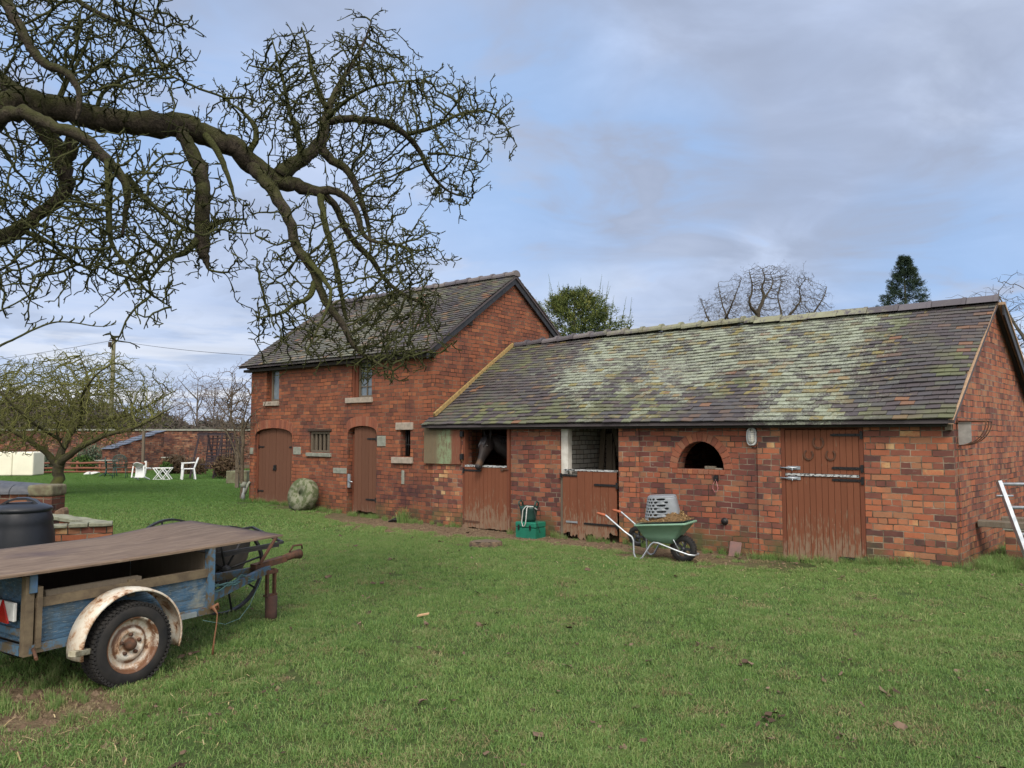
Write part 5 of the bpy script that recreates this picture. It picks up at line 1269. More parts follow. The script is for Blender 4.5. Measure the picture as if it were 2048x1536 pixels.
def slabs(a_, b_, n, w_, z, seed, nm):
    rr = random.Random(seed); d = (b_-a_).normalized(); nrm = Vector((-d.y, d.x, 0)); L_ = (b_-a_).length; x = 0
    for i in range(n):
        l = L_/n*rr.uniform(.9, 1.1) if i < n-1 else L_-x; l = min(l, L_-x)
        pts = [(x+.005, -.03), (x+l*.35, -.035-rr.random()*.02), (x+l*.7, -.025-rr.random()*.03), (x+l-.005, -.03), (x+l-.01, w_*.5), (x+l-.005, w_+rr.random()*.03), (x+l*.5, w_+rr.random()*.04), (x+.005, w_)]
        zt = z+rr.uniform(.03, .05); P_ = [a_-C_+d*p_[0]+nrm*p_[1] for p_ in pts]; k_ = len(P_)
        mb = MB(); mb.add([Vector((v.x, v.y, z)) for v in P_]+[Vector((v.x, v.y, zt+rr.uniform(-.006, .006))) for v in P_], [tuple(range(k_))[::-1], tuple(range(k_, 2*k_))]+[(q, (q+1) % k_, k_+(q+1) % k_, k_+q) for q in range(k_)], rr.random())
        mb.build('coping_slab', slabm, pl, bevel=.006); x += l
slabs(Pn, C_, 3, .15, .553, 3, 0); slabs(C_+dC*.14, Pf, 4, .15, .548, 6, 1)
# ================================================= far garden
fw = thing('boundary_wall', 'long red brick garden wall with pale flat coping behind the lawn', 'wall', T(620, 870, 36.5), 0); fw.location.z = 0
mb = MB(); mb.box((-21, 0, -.2), (.6, .3, 1.80)); mb.build('brickwork', M['brick_garden'], fw, uv=True)
mb = MB(); mb.box((-21.05, -.06, 1.80), (.65, .36, 1.88)); mb.build('coping', M['stone_grey'], fw)
fw.rotation_euler = (0, 0, math.radians(1.5))
sh_ = thing('lean_to_shed', 'small brick lean-to with a slate roof against the garden wall', 'shed', T(226, 900, 33.0), math.radians(62)); sh_.location.z = 0
mb = MB(); mb.prism([(0, -.1), (2.5, -.1), (2.5, 1.74), (0, .98)], 0, .72); mb.build('walls', M['brick_garden'], sh_, uv=True)
mb = MB()
for i in range(9):
    f0, f1 = i/9, (i+1)/9+.03; x0, x1 = -.1+2.6*f0, -.1+2.6*f1; z0, z1 = .97+.80*f0, .97+.80*f1
    for j in range(3):
        y = -.06+j*.26+(.12 if i % 2 else 0); mb.add([(x0, y, z0+.03), (x1, y, z1), (x1, y+.25, z1), (x0, y+.25, z0+.03)], [(0, 3, 2, 1)], random.random())
o = mb.build('roof', plain('slate', (.075, .09, .12), (.12, .135, .17), rough=.45), sh_); sd_ = o.modifiers.new('s', 'SOLIDIFY'); sd_.thickness = .015
# rotate so the slope faces left and the gable faces the camera
pst = thing('wooden_post', 'tall grey wooden post against the far garden wall', 'post', T(285, 950, 33.0), 0); pst.location.z = 0
mb = MB(); mb.box((-.05, -.05, -.1), (.05, .05, 1.78)); mb.build('post', M['old_wood'], pst)
# low rustic rail fence
rf = thing('rail_fence', 'low brown rustic rail fence in front of the far flower bed', 'fence', T(62, 948, 32.0), 0); rf.location.z = 0
rails = plain('rustic_rail', (.20, .075, .042), (.13, .055, .035), rough=.85)
L_ = (T(290, 948, 32).x-T(62, 948, 32).x)
for z in (.06, .23, .43):
    mb = MB(); rr = random.Random(int(z*100)); pts = [(x_*L_/9, rr.uniform(-.01, .01), z+rr.uniform(-.025, .025)) for x_ in range(10)]; mb.tube(pts, [.045+rr.uniform(-.008, .008) for _ in pts], 8); mb.build('rail', rails, rf)
for i in range(6):
    mb = MB(); mb.tube([(L_*i/5, .03, -.1), (L_*i/5, .03, .52)], .05, 8); mb.build('post', rails if i < 5 else plain('white_post', (.6, .6, .58)), rf)
# cream tank
tk = thing('cream_tank', 'cream plastic tank with vertical seams at the left edge of the lawn', 'tank', T(-10, 948, 30.2), 0); tk.location.z = 0; tk.rotation_euler = (0, 0, .10)
crm = plain('cream_plastic', (.74, .72, .58), (.66, .65, .52), rough=.5, scale=2, bs=.05)
for i in range(3):
    mb = MB(); mb.box((-1.0+i*.8, 0, 0), (-.21+i*.8, .9, .93)); mb.build('panel', crm, tk, bevel=.05, seg=3)
tk.location.x = T(62, 948, 30.2).x-1.4
# chairs
M['white_pl'] = plain('white_resin', (.74, .76, .76), (.66, .68, .68), rough=.4, scale=5, bs=.03)
def resin_chair(label, loc, rz, tiltx=0, tilty=0, s=1., group='white plastic garden chairs'):
    c = thing('garden_chair', label, 'chair', loc, rz, group); c.scale = (s, s, s)
    c.rotation_euler = Euler((tiltx, tilty, rz))
    mb = MB(); mb.box((-.22, -.22, .40), (.22, .22, .43)); mb.build('seat', M['white_pl'], c, bevel=.01)
    mb = MB(); nn = 8; vs = []
    for j in range(7):
        f = j/6; hw_ = .20*(1-.0*f)*(1 if f < .75 else math.sqrt(max(0.05, 1-((f-.75)/.27)**2)))
        for k_ in range(nn+1):
            x = -hw_+2*hw_*k_/nn; vs.append((x, .20+.14*f+.03*(1-(2*k_/nn-1)**2), .43+.42*f))
    mb.add(vs, [(j*(nn+1)+k_, j*(nn+1)+k_+1, (j+1)*(nn+1)+k_+1, (j+1)*(nn+1)+k_) for j in range(6) for k_ in range(nn)], 0, True)
    o = mb.build('backrest', M['white_pl'], c); q = o.modifiers.new('s', 'SOLIDIFY'); q.thickness = .02
    for x in (-1, 1):
        for y, dx, dy in ((-.20, .04, -.03), (.20, .04, .06)):
            mb = MB(); mb.bar((x*(.20+dx), y+dy, 0), (x*.215, y, .41), .05, .045); mb.build('leg', M['white_pl'], c)
        mb = MB(); mb.bar((x*.235, -.22, .41), (x*.25, -.20, .63), .045, .03); mb.bar((x*.25, -.24, .64), (x*.23, .26, .66), .05, .025); mb.build('armrest', M['white_pl'], c)
    return c
p = T(376, 957, 27.8); resin_chair('white plastic armchair standing upright on the lawn', (p.x, p.y, 0), math.radians(-62), s=.92)
p = T(292, 962, 27.2); resin_chair('white plastic armchair tipped onto its back beside the folding table', (p.x, p.y-.1, .22), 0, math.radians(78), s=.80)
p = T(325, 957, 27.6); ft = thing('folding_table', 'white slatted folding table with crossed legs on the lawn', 'table', (p.x, p.y, 0), .1)
mb = MB(); mb.bar((-.32, -.1, .42), (.32, -.1, .42), .05, .03); mb.bar((-.32, .12, .42), (.32, .12, .42), .05, .03); mb.build('top', M['white_pl'], ft)
for y in (-.12, .12):
    for x in (-.13, .15):
        for s in (-1, 1):
            mb = MB(); mb.bar((x-s*.15, y+s*.012, .02), (x+s*.15, y+s*.012, .41), .02, .045, (0, 1, 0)); mb.build('leg', M['white_pl'], ft)
mb = MB(); mb.bar((-.3, -.12, .015), (.32, -.12, .015), .04, .03); mb.build('foot_rail', M['white_pl'], ft)
# green metal chairs and table
gmt = plain('green_metal', (.018, .05, .042), (.03, .075, .06), rough=.5, scale=20)
def metal_chair(label, loc, rz, s=1):
    c = thing('metal_chair', label, 'chair', loc, rz, 'green cast metal garden furniture'); c.scale = (s,)*3
    mb = MB()
    for k_ in range(9): mb.tube([(-.21+.0525*k_, -.20, .42), (-.21+.0525*k_, .20, .42)], .010, 5)
    mb.tube([(-.22, -.21, .42), (.22, -.21, .42), (.22, .21, .42), (-.22, .21, .42), (-.22, -.21, .42)], .013, 6); mb.build('seat', gmt, c)
    mb = MB(); pts = [(-.22, .21, .42)]+[(.235*math.cos(a), .27, .72+.20*math.sin(a)) for a in [PI-PI*i/10 for i in range(11)]]+[(.22, .21, .42)]
    mb.tube(pts, .016, 6)
    for k_ in range(-3, 4):
        mb.tube([(k_*.055, .22, .43), (k_*.06+.03*(-1)**k_, .25, .6), (k_*.06, .27, .72), (k_*.05, .275, .72+.18*math.sqrt(max(0, 1-(k_*.24)**2)))], .009, 5)
    for z in (.53, .62, .72, .80): mb.tube([(-.21, .25, z), (-.1, .255, z+.04), (0, .255, z-.02), (.1, .255, z+.04), (.21, .25, z)], .009, 5)
    mb.build('backrest', gmt, c)
    for x in (-.21, .21):
        for y, q in ((-.2, -.26), (.2, .28)):
            mb = MB(); mb.tube([(x, y, .42), (x*1.05, (y+q)/2, .22), (x*1.1, q, 0)], .014, 6); mb.build('leg', gmt, c)
        mb = MB(); mb.tube([(x, .22, .64), (x*1.15, .0, .66), (x*1.1, -.18, .60), (x, -.2, .42)], .013, 6); mb.build('armrest', gmt, c)
p = T(240, 952, 28.6); metal_chair('green cast metal garden chair seen from behind by the round table', (p.x, p.y, 0), math.radians(200), .95)
p = T(222, 950, 29.5); metal_chair('green cast metal garden chair half hidden on the left of the other', (p.x, p.y, 0), math.radians(120), .8)
p = T(212, 948, 30); tb_ = thing('garden_table', 'pale round topped garden table beside the green metal chairs', 'table', (p.x, p.y, 0), 0)
mb = MB(); mb.lathe([(0, .60), (.42, .60), (.42, .625), (0, .625)], 28); mb.build('top', M['stone_grey'], tb_)
mb = MB(); mb.tube([(0, 0, .6), (0, 0, .1)], .03, 8)
for a in (0, 2.1, 4.2): mb.tube([(0, 0, .15), (.3*math.cos(a), .3*math.sin(a), 0)], .02, 6)
mb.build('pedestal', gmt, tb_)
# two white bits lying by the fence
for i, (u, v, lb) in enumerate(((172, 941, 'small white plastic tray on the grass, nearer the tree trunk'), (188, 940, 'small white wedge of plastic on the grass, nearer the green chairs'))):
    p = T(u, v, 31); mb = MB(); mb.prism([(-.12, 0), (.12, 0), (.12, .09), (.03, .10)] if i == 0 else [(-.12, 0), (.14, .06), (.14, .09), (-.12, .10)], 0, .2); o = mb.build('white_tray', M['white_pl']); o.location = (p.x, p.y, .02); tag(o, lb, 'tray')
# swing arbour
sa = thing('garden_swing', 'dark wooden garden swing arbour with trellis sides', 'garden swing', T(426, 953, 29.0), math.radians(-8)); sa.location.z = 0
pur = plain('purple_brown_stain', (.022, .014, .019), (.045, .03, .036), rough=.7)
H_ = 1.62
for x in (-.42, .50):
    mb = MB(); mb.bar((x-.25, -.45, 0), (x+.0, -.30, H_), .085, .07); mb.build('front_leg', pur, sa)
    mb = MB(); mb.bar((x+.25, .55, 0), (x+.0, .30, H_), .06, .06); mb.build('rear_leg', pur, sa)
mb = MB(); mb.bar((-.50, -.30, H_), (.62, -.30, H_), .08, .07); mb.bar((-.50, .30, H_), (.62, .30, H_), .08, .07)
for i in range(6): mb.bar((-.42+i*.19, -.36, H_+.05), (-.42+i*.19, .36, H_+.05), .04, .03)
mb.build('roof_frame', pur, sa)
def trellis(x0, x1, y, sgn, slope):
    mb = MB()
    for i in range(9): z = .35+i*.14; mb.bar((x0-.16*(1-z/H_), y, z), (x1-.0+.12*(1-z/H_), y, z), .02, .045)
    for i in range(6): x = x0+(x1-x0)*i/5; mb.bar((x-.1*(x1-x)/(x1-x0), y+.02, .3), (x, y+.02, H_-.05), .045, .02, (0, 1, 0))
    return mb
trellis(-.42, .50, .35, 1, 0).build('back_trellis', pur, sa)
trellis(.58, 1.1, .1, 1, 0).build('side_trellis', pur, sa)
mb = MB()
for i in range(4): mb.bar((-.40, -.20+i*.1, .50), (.42, -.20+i*.1, .50), .08, .02)
for i in range(3): mb.bar((-.40, .22+.02*i, .60+i*.1), (.42, .22+.02*i, .60+i*.1), .02, .07)
mb.build('bench', pur, sa)
# stone trough and post by the barn corner
p = T(472, 968, 25.3); tg = thing('stone_trough', 'mossy rectangular stone trough beside the barn corner', 'trough', (p.x, p.y, 0), 0)
mb = MB(); mb.box((-.34, 0, 0), (.34, .42, .42)); mb.build('trough', plain('mossy_stone', (.17, .18, .11), (.10, .085, .055), scale=7, rough=.95, bs=.6), tg, bevel=.02)
p = T(474, 977, 23.1); po = thing('gate_post', 'narrow brown wooden post standing before the stone trough', 'post', (p.x, p.y, 0), 0)
mb = MB(); mb.box((-.05, -.05, -.1), (.05, .05, 1.5)); mb.build('post', M['old_wood'], po)
mb = MB(); mb.box((.05, -.02, .62), (.62, .02, .70)); mb.build('rail', M['old_wood'], po)
# flat bird bath slab in the bed
p = T(334, 915, 33); sb = thing('bird_table', 'small stone slab bird bath before the brick garden wall', 'bird bath', (p.x, p.y, 0), 0)
mb = MB(); mb.box((-.2, -.15, .60), (.2, .15, .66)); mb.build('slab', M['stone_grey'], sb, bevel=.02); mb = MB(); mb.tube([(0, 0, 0), (0, 0, .60)], .05, 10); mb.build('pedestal', M['dark_wood'], sb)
# telegraph pole with wires
p = T(221, 870, 45); tp = thing('telegraph_pole', 'weathered wooden telegraph pole with overhead wires beyond the garden wall', 'telegraph pole', (p.x, p.y, 0), 0)
mb = MB(); mb.tube([(0, 0, -.2), (0, 0, 7.35)], [.13, .11], 12); mb.build('pole', plain('pole_wood', (.15, .14, .08), (.09, .085, .05), scale=5), tp)
mb = MB(); mb.box((-.22, -.2, 6.75), (-.1, -.05, 7.05)); mb.bar((-.2, -.1, 7.15), (.2, -.1, 7.15), .05, .05); mb.build('junction_box', M['dark_wood'], tp)
def wire(a_, b_, sag):
    mb = MB(); a_ = Vector(a_); b_ = Vector(b_); pts = [a_.lerp(b_, i/16)-Vector((0, 0, sag*4*(i/16)*(1-i/16))) for i in range(17)]; mb.tube(pts, .013, 4); return mb
e1 = T(700, 760, 34)-tp.location; wire((.1, 0, 7.15), (e1.x, e1.y, 5.0), .25).build('wire', M['iron'], tp)
e2 = T(-700, 800, 60)-tp.location; wire((-.1, 0, 7.15), (e2.x, e2.y, 5.6), .8).build('wire', M['iron'], tp)
# ================================================= trees by space colonisation
def colonize(seeds, att, step, kill, infl, iters, jit=.25, up=0., rng=None, maxch=3):
    rng = rng or RNG
    P = [np.array(s, float) for s in seeds]; par = [-1]*len(P); nch = [0]*len(P)
    att = np.asarray(att, float); Pn = np.array(P)
    near = np.zeros(len(att), int); dist = np.full(len(att), 1e9)
    for i0 in range(0, len(att), 500):
        d = np.linalg.norm(att[i0:i0+500, None]-Pn[None], axis=2); near[i0:i0+500] = d.argmin(1); dist[i0:i0+500] = d.min(1)
    alive = dist > kill
    for it in range(iters):
        act = alive & (dist < infl)
        if not act.any(): break
        idx = near[act]; dv = att[act]-np.array(P)[idx]; dv /= np.linalg.norm(dv, axis=1)[:, None]
        u, inv = np.unique(idx, return_inverse=True); s = np.zeros((len(u), 3)); np.add.at(s, inv, dv)
        new = []
        for k, ui in enumerate(u):
            if nch[ui] >= maxch: continue
            v = s[k]; L = np.linalg.norm(v)
            if L < 1e-3: v = rng.normal(size=3); L = np.linalg.norm(v)
            v = v/L+rng.normal(size=3)*jit; v[2] += up; v /= np.linalg.norm(v)
            q = P[ui]+v*step*rng.uniform(.8, 1.2); P.append(q); par.append(int(ui)); nch[ui] += 1; nch.append(0); new.append(len(P)-1)
        # stuck attractors whose node is full die
        full = np.array([nch[i] >= maxch for i in near]); alive &= ~(full & (dist < infl*.5) & (rng.random(len(att)) < .3))
        if not new: break
        NP = np.array([P[i] for i in new]); ai = np.nonzero(alive)[0]
        for i0 in range(0, len(ai), 3000):
            sl = ai[i0:i0+3000]; d = np.linalg.norm(att[sl][:, None]-NP[None], axis=2); m = d.min(1); am = d.argmin(1)
            b = m < dist[sl]; near[sl[b]] = np.array(new)[am[b]]; dist[sl[b]] = m[b]
        alive &= dist > kill
    return P, par
def grow_mesh(mb, P, par, nseed, r0, rmax, expo=2.3, n=4, spur=0., spurl=.04, seedr=None, rng=None, c0=.0):
    rng = rng or RNG; N = len(P); ch = [[] for _ in range(N)]
    for i, p in enumerate(par):
        if p >= 0: ch[p].append(i)
    r = [0.]*N
    for i in range(N-1, nseed-1, -1):
        r[i] = min(rmax, max(r0, sum(r[c]**expo for c in ch[i])**(1/expo))) if ch[i] else r0
    st = []
    for i in range(nseed):
        for c in ch[i]: st.append((i, c))
    while st:
        a, b = st.pop(); pts = [P[a], P[b]]; rs = [min(r[b]*1.15, rmax), r[b]]; cur = b
        while ch[cur]:
            cs = sorted(ch[cur], key=lambda k: -r[k]); 
            for o in cs[1:]: st.append((cur, o))
            cur = cs[0]; pts.append(P[cur]); rs.append(r[cur])
        rs[-1] = rs[-1]*.6
        mb.tube(pts, rs, n if max(rs) > r0*1.5 else 3, cap=False, c=c0+.5*float(rng.random()))
    if spur:
        for i in range(nseed, N):
            if rng.random() < spur:
                tg_ = P[i]-P[par[i]]; tg_ = tg_/(np.linalg.norm(tg_)+1e-9)
                d = rng.normal(size=3)+tg_*.7; d[2] += .25; d /= np.linalg.norm(d); l = spurl*rng.uniform(.35, 1.5)
                q = P[i]+d*l*.55; d2 = d+rng.normal(size=3)*.35; d3 = d+rng.normal(size=3)*.7
                mb.tube([P[i], q, q+d2/np.linalg.norm(d2)*l*.55], [r0*1.05, r0*.95, r0*.75], 3, cap=False, c=.6)
                if l > spurl*.8: mb.tube([q, q+d3/np.linalg.norm(d3)*l*.45], [r0*.95, r0*.75], 3, cap=False, c=.6)
def resample(pts, rs, step):
    out, ro = [], []
    for i in range(len(pts)-1):
        a, b = Vector(pts[i]), Vector(pts[i+1]); k = max(1, int((b-a).length/step))
        for j in range(k): out.append(a.lerp(b, j/k)); ro.append(rs[i]+(rs[i+1]-rs[i])*j/k)
    out.append(Vector(pts[-1])); ro.append(rs[-1]); return out, ro
def smoothp(pts, rs, it=1):
    for _ in range(it):
        q, s = [pts[0]], [rs[0]]
        for i in range(len(pts)-1):
            q += [pts[i].lerp(pts[i+1], .25), pts[i].lerp(pts[i+1], .75)]; s += [rs[i]*.75+rs[i+1]*.25, rs[i]*.25+rs[i+1]*.75]
        q.append(pts[-1]); s.append(rs[-1]); pts, rs = q, s
    return pts, rs
def barkmat(name, c1, c2, moss, mossamt=.7, twig=None, bs=1., scale=1.):
    m, t = newmat(name); g = t.n('ShaderNodeNewGeometry'); p = g.outputs['Position']
    n = t.noise(t.scalevec(p, (22*scale, 22*scale, 22*scale)), 1.0, 5, .75, 1.2); k = t.noise(p, 4*scale, 4, .7)
    c = t.mix(t.step(n, .35, .65), c1, c2)
    nz = t.n('ShaderNodeSeparateXYZ', {0: g.outputs['Normal']}).outputs[2]
    mm = t.math('MULTIPLY', t.step(t.math('ADD', t.math('MULTIPLY', nz, .22), k), .42, .66), mossamt)
    c = t.mix(mm, c, t.mix(n, moss, tuple(x*.55 for x in moss)))
    if twig:
        r = rnd(t); c = t.mix(t.math('MULTIPLY', t.step(r, .2, .3), .75), c, t.mix(t.noise(p, 9, 3, .6), twig, tuple(x*.45 for x in twig)))
    return finish(m, t, c, .9, 0, t.math('ADD', n, k), bs, .03*min(1, scale), .2)
M['bark'] = barkmat('mossy_bark', (.018, .014, .011), (.085, .068, .052), (.075, .085, .022), .62, (.085, .095, .030), bs=1.0)
# ---- the big old tree: its trunk stands out of frame to the left, one limb reaches over the yard
def big_tree():
    t_ = thing('old_apple_tree', 'old bare mossy tree whose crooked limb reaches over the yard at the upper left', 'tree', (-6.0, 5.2, 0))
    org = Vector((-6.0, 5.2, 0))
    br = {}   # name: list of (u, v, depth, radius_m)
    def px(l): return [(T(u, v, d), r) for u, v, d, r in l]
    limb = [(-170, 330, 5.3, .19), (-60, 235, 5.4, .13), (42, 203, 5.5, .10), (104, 216, 5.55, .095), (167, 227, 5.6, .092), (229, 241, 5.7, .09), (290, 248, 5.8, .093), (354, 246, 5.9, .09), (398, 262, 6.0, .085), (440, 286, 6.05, .080), (480, 304, 6.1, .08), (519, 342, 6.2, .082), (560, 362, 6.2, .072), (600, 376, 6.3, .055), (640, 383, 6.3, .038), (667, 380, 6.3, .032), (697, 397, 6.3, .029), (717, 431, 6.3, .027), (722, 465, 6.3, .022), (745, 485, 6.3, .016), (800, 490, 6.2, .012)]
    L = {'limb': limb,
     's1': [(628, 380, 6.3, .034), (650, 388, 6.4, .030), (677, 421, 6.5, .029), (690, 460, 6.5, .028), (717, 495, 6.6, .027), (747, 520, 6.6, .024), (766, 559, 6.7, .020), (806, 589, 6.7, .014), (856, 614, 6.7, .008)],
     's2': [(640, 386, 6.3, .028), (648, 440, 6.2, .026), (663, 495, 6.2, .024), (675, 545, 6.2, .020), (690, 634, 6.2, .017), (697, 640, 6.2, .006)],
     's3': [(505, 335, 6.1, .05), (535, 365, 6.0, .048), (557, 403, 5.95, .046), (583, 445, 5.9, .040), (588, 495, 5.9, .036), (623, 527, 5.85, .038), (638, 569, 5.8, .032), (653, 609, 5.8, .028), (687, 648, 5.8, .026), (707, 693, 5.8, .020), (737, 718, 5.8, .014), (786, 742, 5.7, .006)],
     's3b': [(628, 565, 5.8, .024), (618, 599, 5.7, .02), (588, 606, 5.7, .016), (568, 626, 5.65, .013), (519, 636, 5.6, .006)],
     's3c': [(612, 515, 5.85, .026), (650, 560, 5.7, .018), (668, 590, 5.6, .012), (620, 690, 5.5, .006)],
     'u1': [(560, 345, 6.2, .065), (590, 330, 6.3, .06), (620, 306, 6.4, .056), (645, 277, 6.5, .05), (650, 238, 6.6, .036), (668, 188, 6.7, .028), (697, 139, 6.8, .02), (727, 89, 6.9, .012), (742, 45, 6.9, .005)],
     'u2': [(640, 290, 6.5, .045), (658, 317, 6.5, .038), (697, 337, 6.5, .034), (717, 386, 6.5, .026), (737, 446, 6.5, .018), (742, 500, 6.4, .010)],
     'u3': [(648, 245, 6.6, .040), (697, 236, 6.7, .034), (740, 240, 6.8, .034), (775, 246, 6.9, .032), (811, 267, 7.0, .028), (841, 302, 7.1, .022), (856, 342, 7.1, .018), (895, 386, 7.2, .011), (945, 396, 7.2, .005)],
     'u3b': [(815, 268, 7.0, .022), (866, 257, 7.0, .018), (915, 228, 7.1, .014), (970, 218, 7.2, .010), (1004, 238, 7.2, .007), (1034, 292, 7.2, .004)],
     'u3c': [(856, 307, 7.1, .014), (900, 308, 7.2, .010), (960, 325, 7.3, .005)],
     'u4': [(653, 215, 6.6, .024), (623, 149, 6.6, .018), (618, 99, 6.6, .012), (603, 54, 6.6, .005)],
     'u5': [(494, 310, 6.1, .03), (519, 265, 6.2, .022), (490, 225, 6.2, .015), (450, 200, 6.2, .006)],
     'u6': [(600, 325, 6.3, .03), (600, 277, 6.3, .024), (575, 215, 6.3, .018), (568, 163, 6.3, .012), (544, 79, 6.3, .005)],
     'u7': [(648, 245, 6.6, .022), (690, 200, 6.4, .016), (760, 165, 6.4, .011), (850, 160, 6.4, .005)],
     'd1': [(358, 255, 5.9, .05), (372, 285, 5.85, .052), (398, 330, 5.8, .056), (405, 370, 5.8, .058), (406, 410, 5.8, .056), (403, 458, 5.8, .055), (408, 500, 5.8, .045), (412, 525, 5.8, .022), (418, 542, 5.8, .006)],
     'd1b': [(408, 462, 5.8, .028), (442, 440, 5.9, .020), (492, 438, 6.0, .006)],
     'd1c': [(400, 470, 5.8, .03), (375, 505, 5.7, .024), (333, 515, 5.6, .018), (300, 560, 5.5, .008)],
     'd2': [(400, 262, 6.0, .03), (425, 285, 5.9, .028), (450, 333, 5.85, .020), (462, 370, 5.85, .015), (471, 404, 5.85, .007)],
     'l1': [(-90, 300, 5.2, .07), (-30, 255, 5.0, .05), (0, 233, 4.9, .045), (25, 222, 4.9, .042), (67, 229, 4.9, .040), (113, 258, 4.9, .038), (167, 271, 4.9, .036), (200, 308, 4.95, .036), (242, 346, 5.0, .030), (258, 388, 5.0, .024), (250, 430, 5.0, .016), (245, 470, 5.0, .008)],
     'l1b': [(217, 320, 4.95, .026), (219, 375, 4.9, .022), (217, 450, 4.9, .018), (225, 500, 4.9, .014), (267, 542, 4.9, .010), (292, 583, 4.9, .007), (342, 614, 4.9, .004)],
     'l1c': [(250, 350, 5.0, .022), (292, 400, 5.1, .018), (342, 442, 5.2, .013), (404, 471, 5.2, .006)],
     'l2': [(60, 215, 5.5, .07), (83, 255, 5.6, .062), (121, 308, 5.7, .058), (136, 358, 5.7, .055), (125, 396, 5.7, .046), (83, 421, 5.7, .044), (50, 454, 5.7, .048), (0, 481, 5.7, .055), (-60, 500, 5.8, .03)],
     'l2b': [(54, 465, 5.7, .022), (100, 483, 5.6, .016), (138, 521, 5.6, .011), (188, 542, 5.6, .005)],
     'l2c': [(148, 270, 5.6, .045), (140, 300, 5.65, .046), (130, 325, 5.7, .05)],
     'l3': [(-20, -120, 5.4, .05), (0, -20, 5.1, .04), (33, 46, 5.0, .032), (58, 92, 5.0, .030), (88, 129, 5.0, .028), (133, 142, 5.0, .026), (158, 175, 5.0, .022), (160, 217, 5.0, .016), (152, 240, 5.0, .006)],
     'l4': [(60, -160, 5.8, .03), (137, -15, 5.5, .020), (187, 25, 5.5, .018), (267, 54, 5.5, .014), (300, 83, 5.5, .012), (329, 146, 5.5, .010), (375, 167, 5.5, .004)],
     'l5': [(150, -120, 5.8, .02), (210, -15, 5.6, .015), (250, 21, 5.6, .012), (333, 54, 5.6, .005)],
     'l6': [(0, 165, 5.7, .05), (-60, 130, 5.7, .07), (-150, 60, 5.8, .10)],
     'l6b': [(0, 160, 5.7, .05), (30, 180, 5.6, .055), (60, 200, 5.5, .05)],
     'l7': [(110, 215, 5.6, .022), (135, 160, 5.7, .016), (170, 100, 5.8, .011), (190, 40, 5.9, .006)],
     'l8': [(190, 228, 5.7, .018), (205, 180, 5.7, .014), (260, 150, 5.8, .009), (330, 140, 5.9, .004)],
     'l9': [(-40, 640, 4.3, .010), (0, 622, 4.2, .005), (35, 605, 4.2, .004), (60, 590, 4.2, .005), (85, 570, 4.2, .003)],
     'l10': [(-60, 730, 3.9, .010), (0, 690, 3.9, .006), (38, 674, 3.9, .0055), (75, 655, 3.9, .005), (110, 643, 3.9, .004), (150, 645, 3.9, .0035), (200, 655, 3.9, .0025), (232, 648, 3.9, .0015)],
    }
    # join the unseen ends to the trunk
    trunk = [(org+Vector((0, 0, -.2)), .42), (org+Vector((.05, 0, .6)), .34), (org+Vector((.15, .05, 1.8)), .30), (org+Vector((.35, 0, 2.9)), .28)]
    br = {k: px(v) for k, v in L.items()}
    br['limb'] = [trunk[2], trunk[3]]+br['limb']
    br['l6'] = br['l6']+[(org+Vector((.4, .1, 4.3)), .16), trunk[3]]
    crown = org+Vector((.5, .2, 6.2)); br['top'] = [trunk[3], (org+Vector((.4, .1, 4.3)), .2), (crown, .12), (crown+Vector((.4, .2, 1.6)), .04)]
    for k in ('l3', 'l4', 'l5'): br[k] = [(crown-Vector((0, 0, .3)), .07)]+br[k]
    for k in ('l9', 'l10', 'l1'): br[k] = [(org+Vector((.35, 0, 2.6)), .08 if k == 'l1' else .03)]+br[k]
    br['l2'] = br['l2']+[]
    rngb = random.Random(4)
    for k in ('l9', 'l10'):     # lone twigs with buds
        l = br[k][3:]
        for i in range(len(l)-1):
            for f in (.2, .7):
                a = l[i][0].lerp(l[i+1][0], f); s = rngb.choice((-1, 1)); d = Vector((.03*rngb.random()+.01, 0, s*.035*rngb.uniform(.5, 1.2)))
                br[k+'s%d%d' % (i, int(f*10))] = [(a, .004), (a+d*.6+Vector((.01, 0, 0)), .0035), (a+d, .002)]
    big = MB(); seeds = []; sr = []
    rng = np.random.default_rng(5)
    br['trunk'] = trunk
    for k, l in br.items():
        pts = [p-org for p, r in l]; rs = [r for p, r in l]
        pts, rs = smoothp(pts, rs, 2)
        q = []; 
        for i, (p, r) in enumerate(zip(pts, rs)):
            w_ = .10*r; q.append(p+Vector(rng.normal(size=3))*w_*(1.3 if r > .03 else 1))
        big.tube(q, [r*rng.uniform(.93, 1.07) for r in rs], 14 if max(rs) > .04 else 8, c=0 if max(rs) > .03 else .3)
        if k in ('s2', 'd2', 'top', 'trunk') or k[:2] == 'l9' or k[:3] == 'l10': continue
        sp_, rp = resample(pts, rs, .06)
        sx = [(p, r) for p, r in zip(sp_, rp)]
        if k == 'd1': sx = sx[::3]
        seeds += [tuple(p) for p, r in sx]; sr += [r for p, r in sx]
    # knots
    o = big.build('limbs', M['bark'], t_)
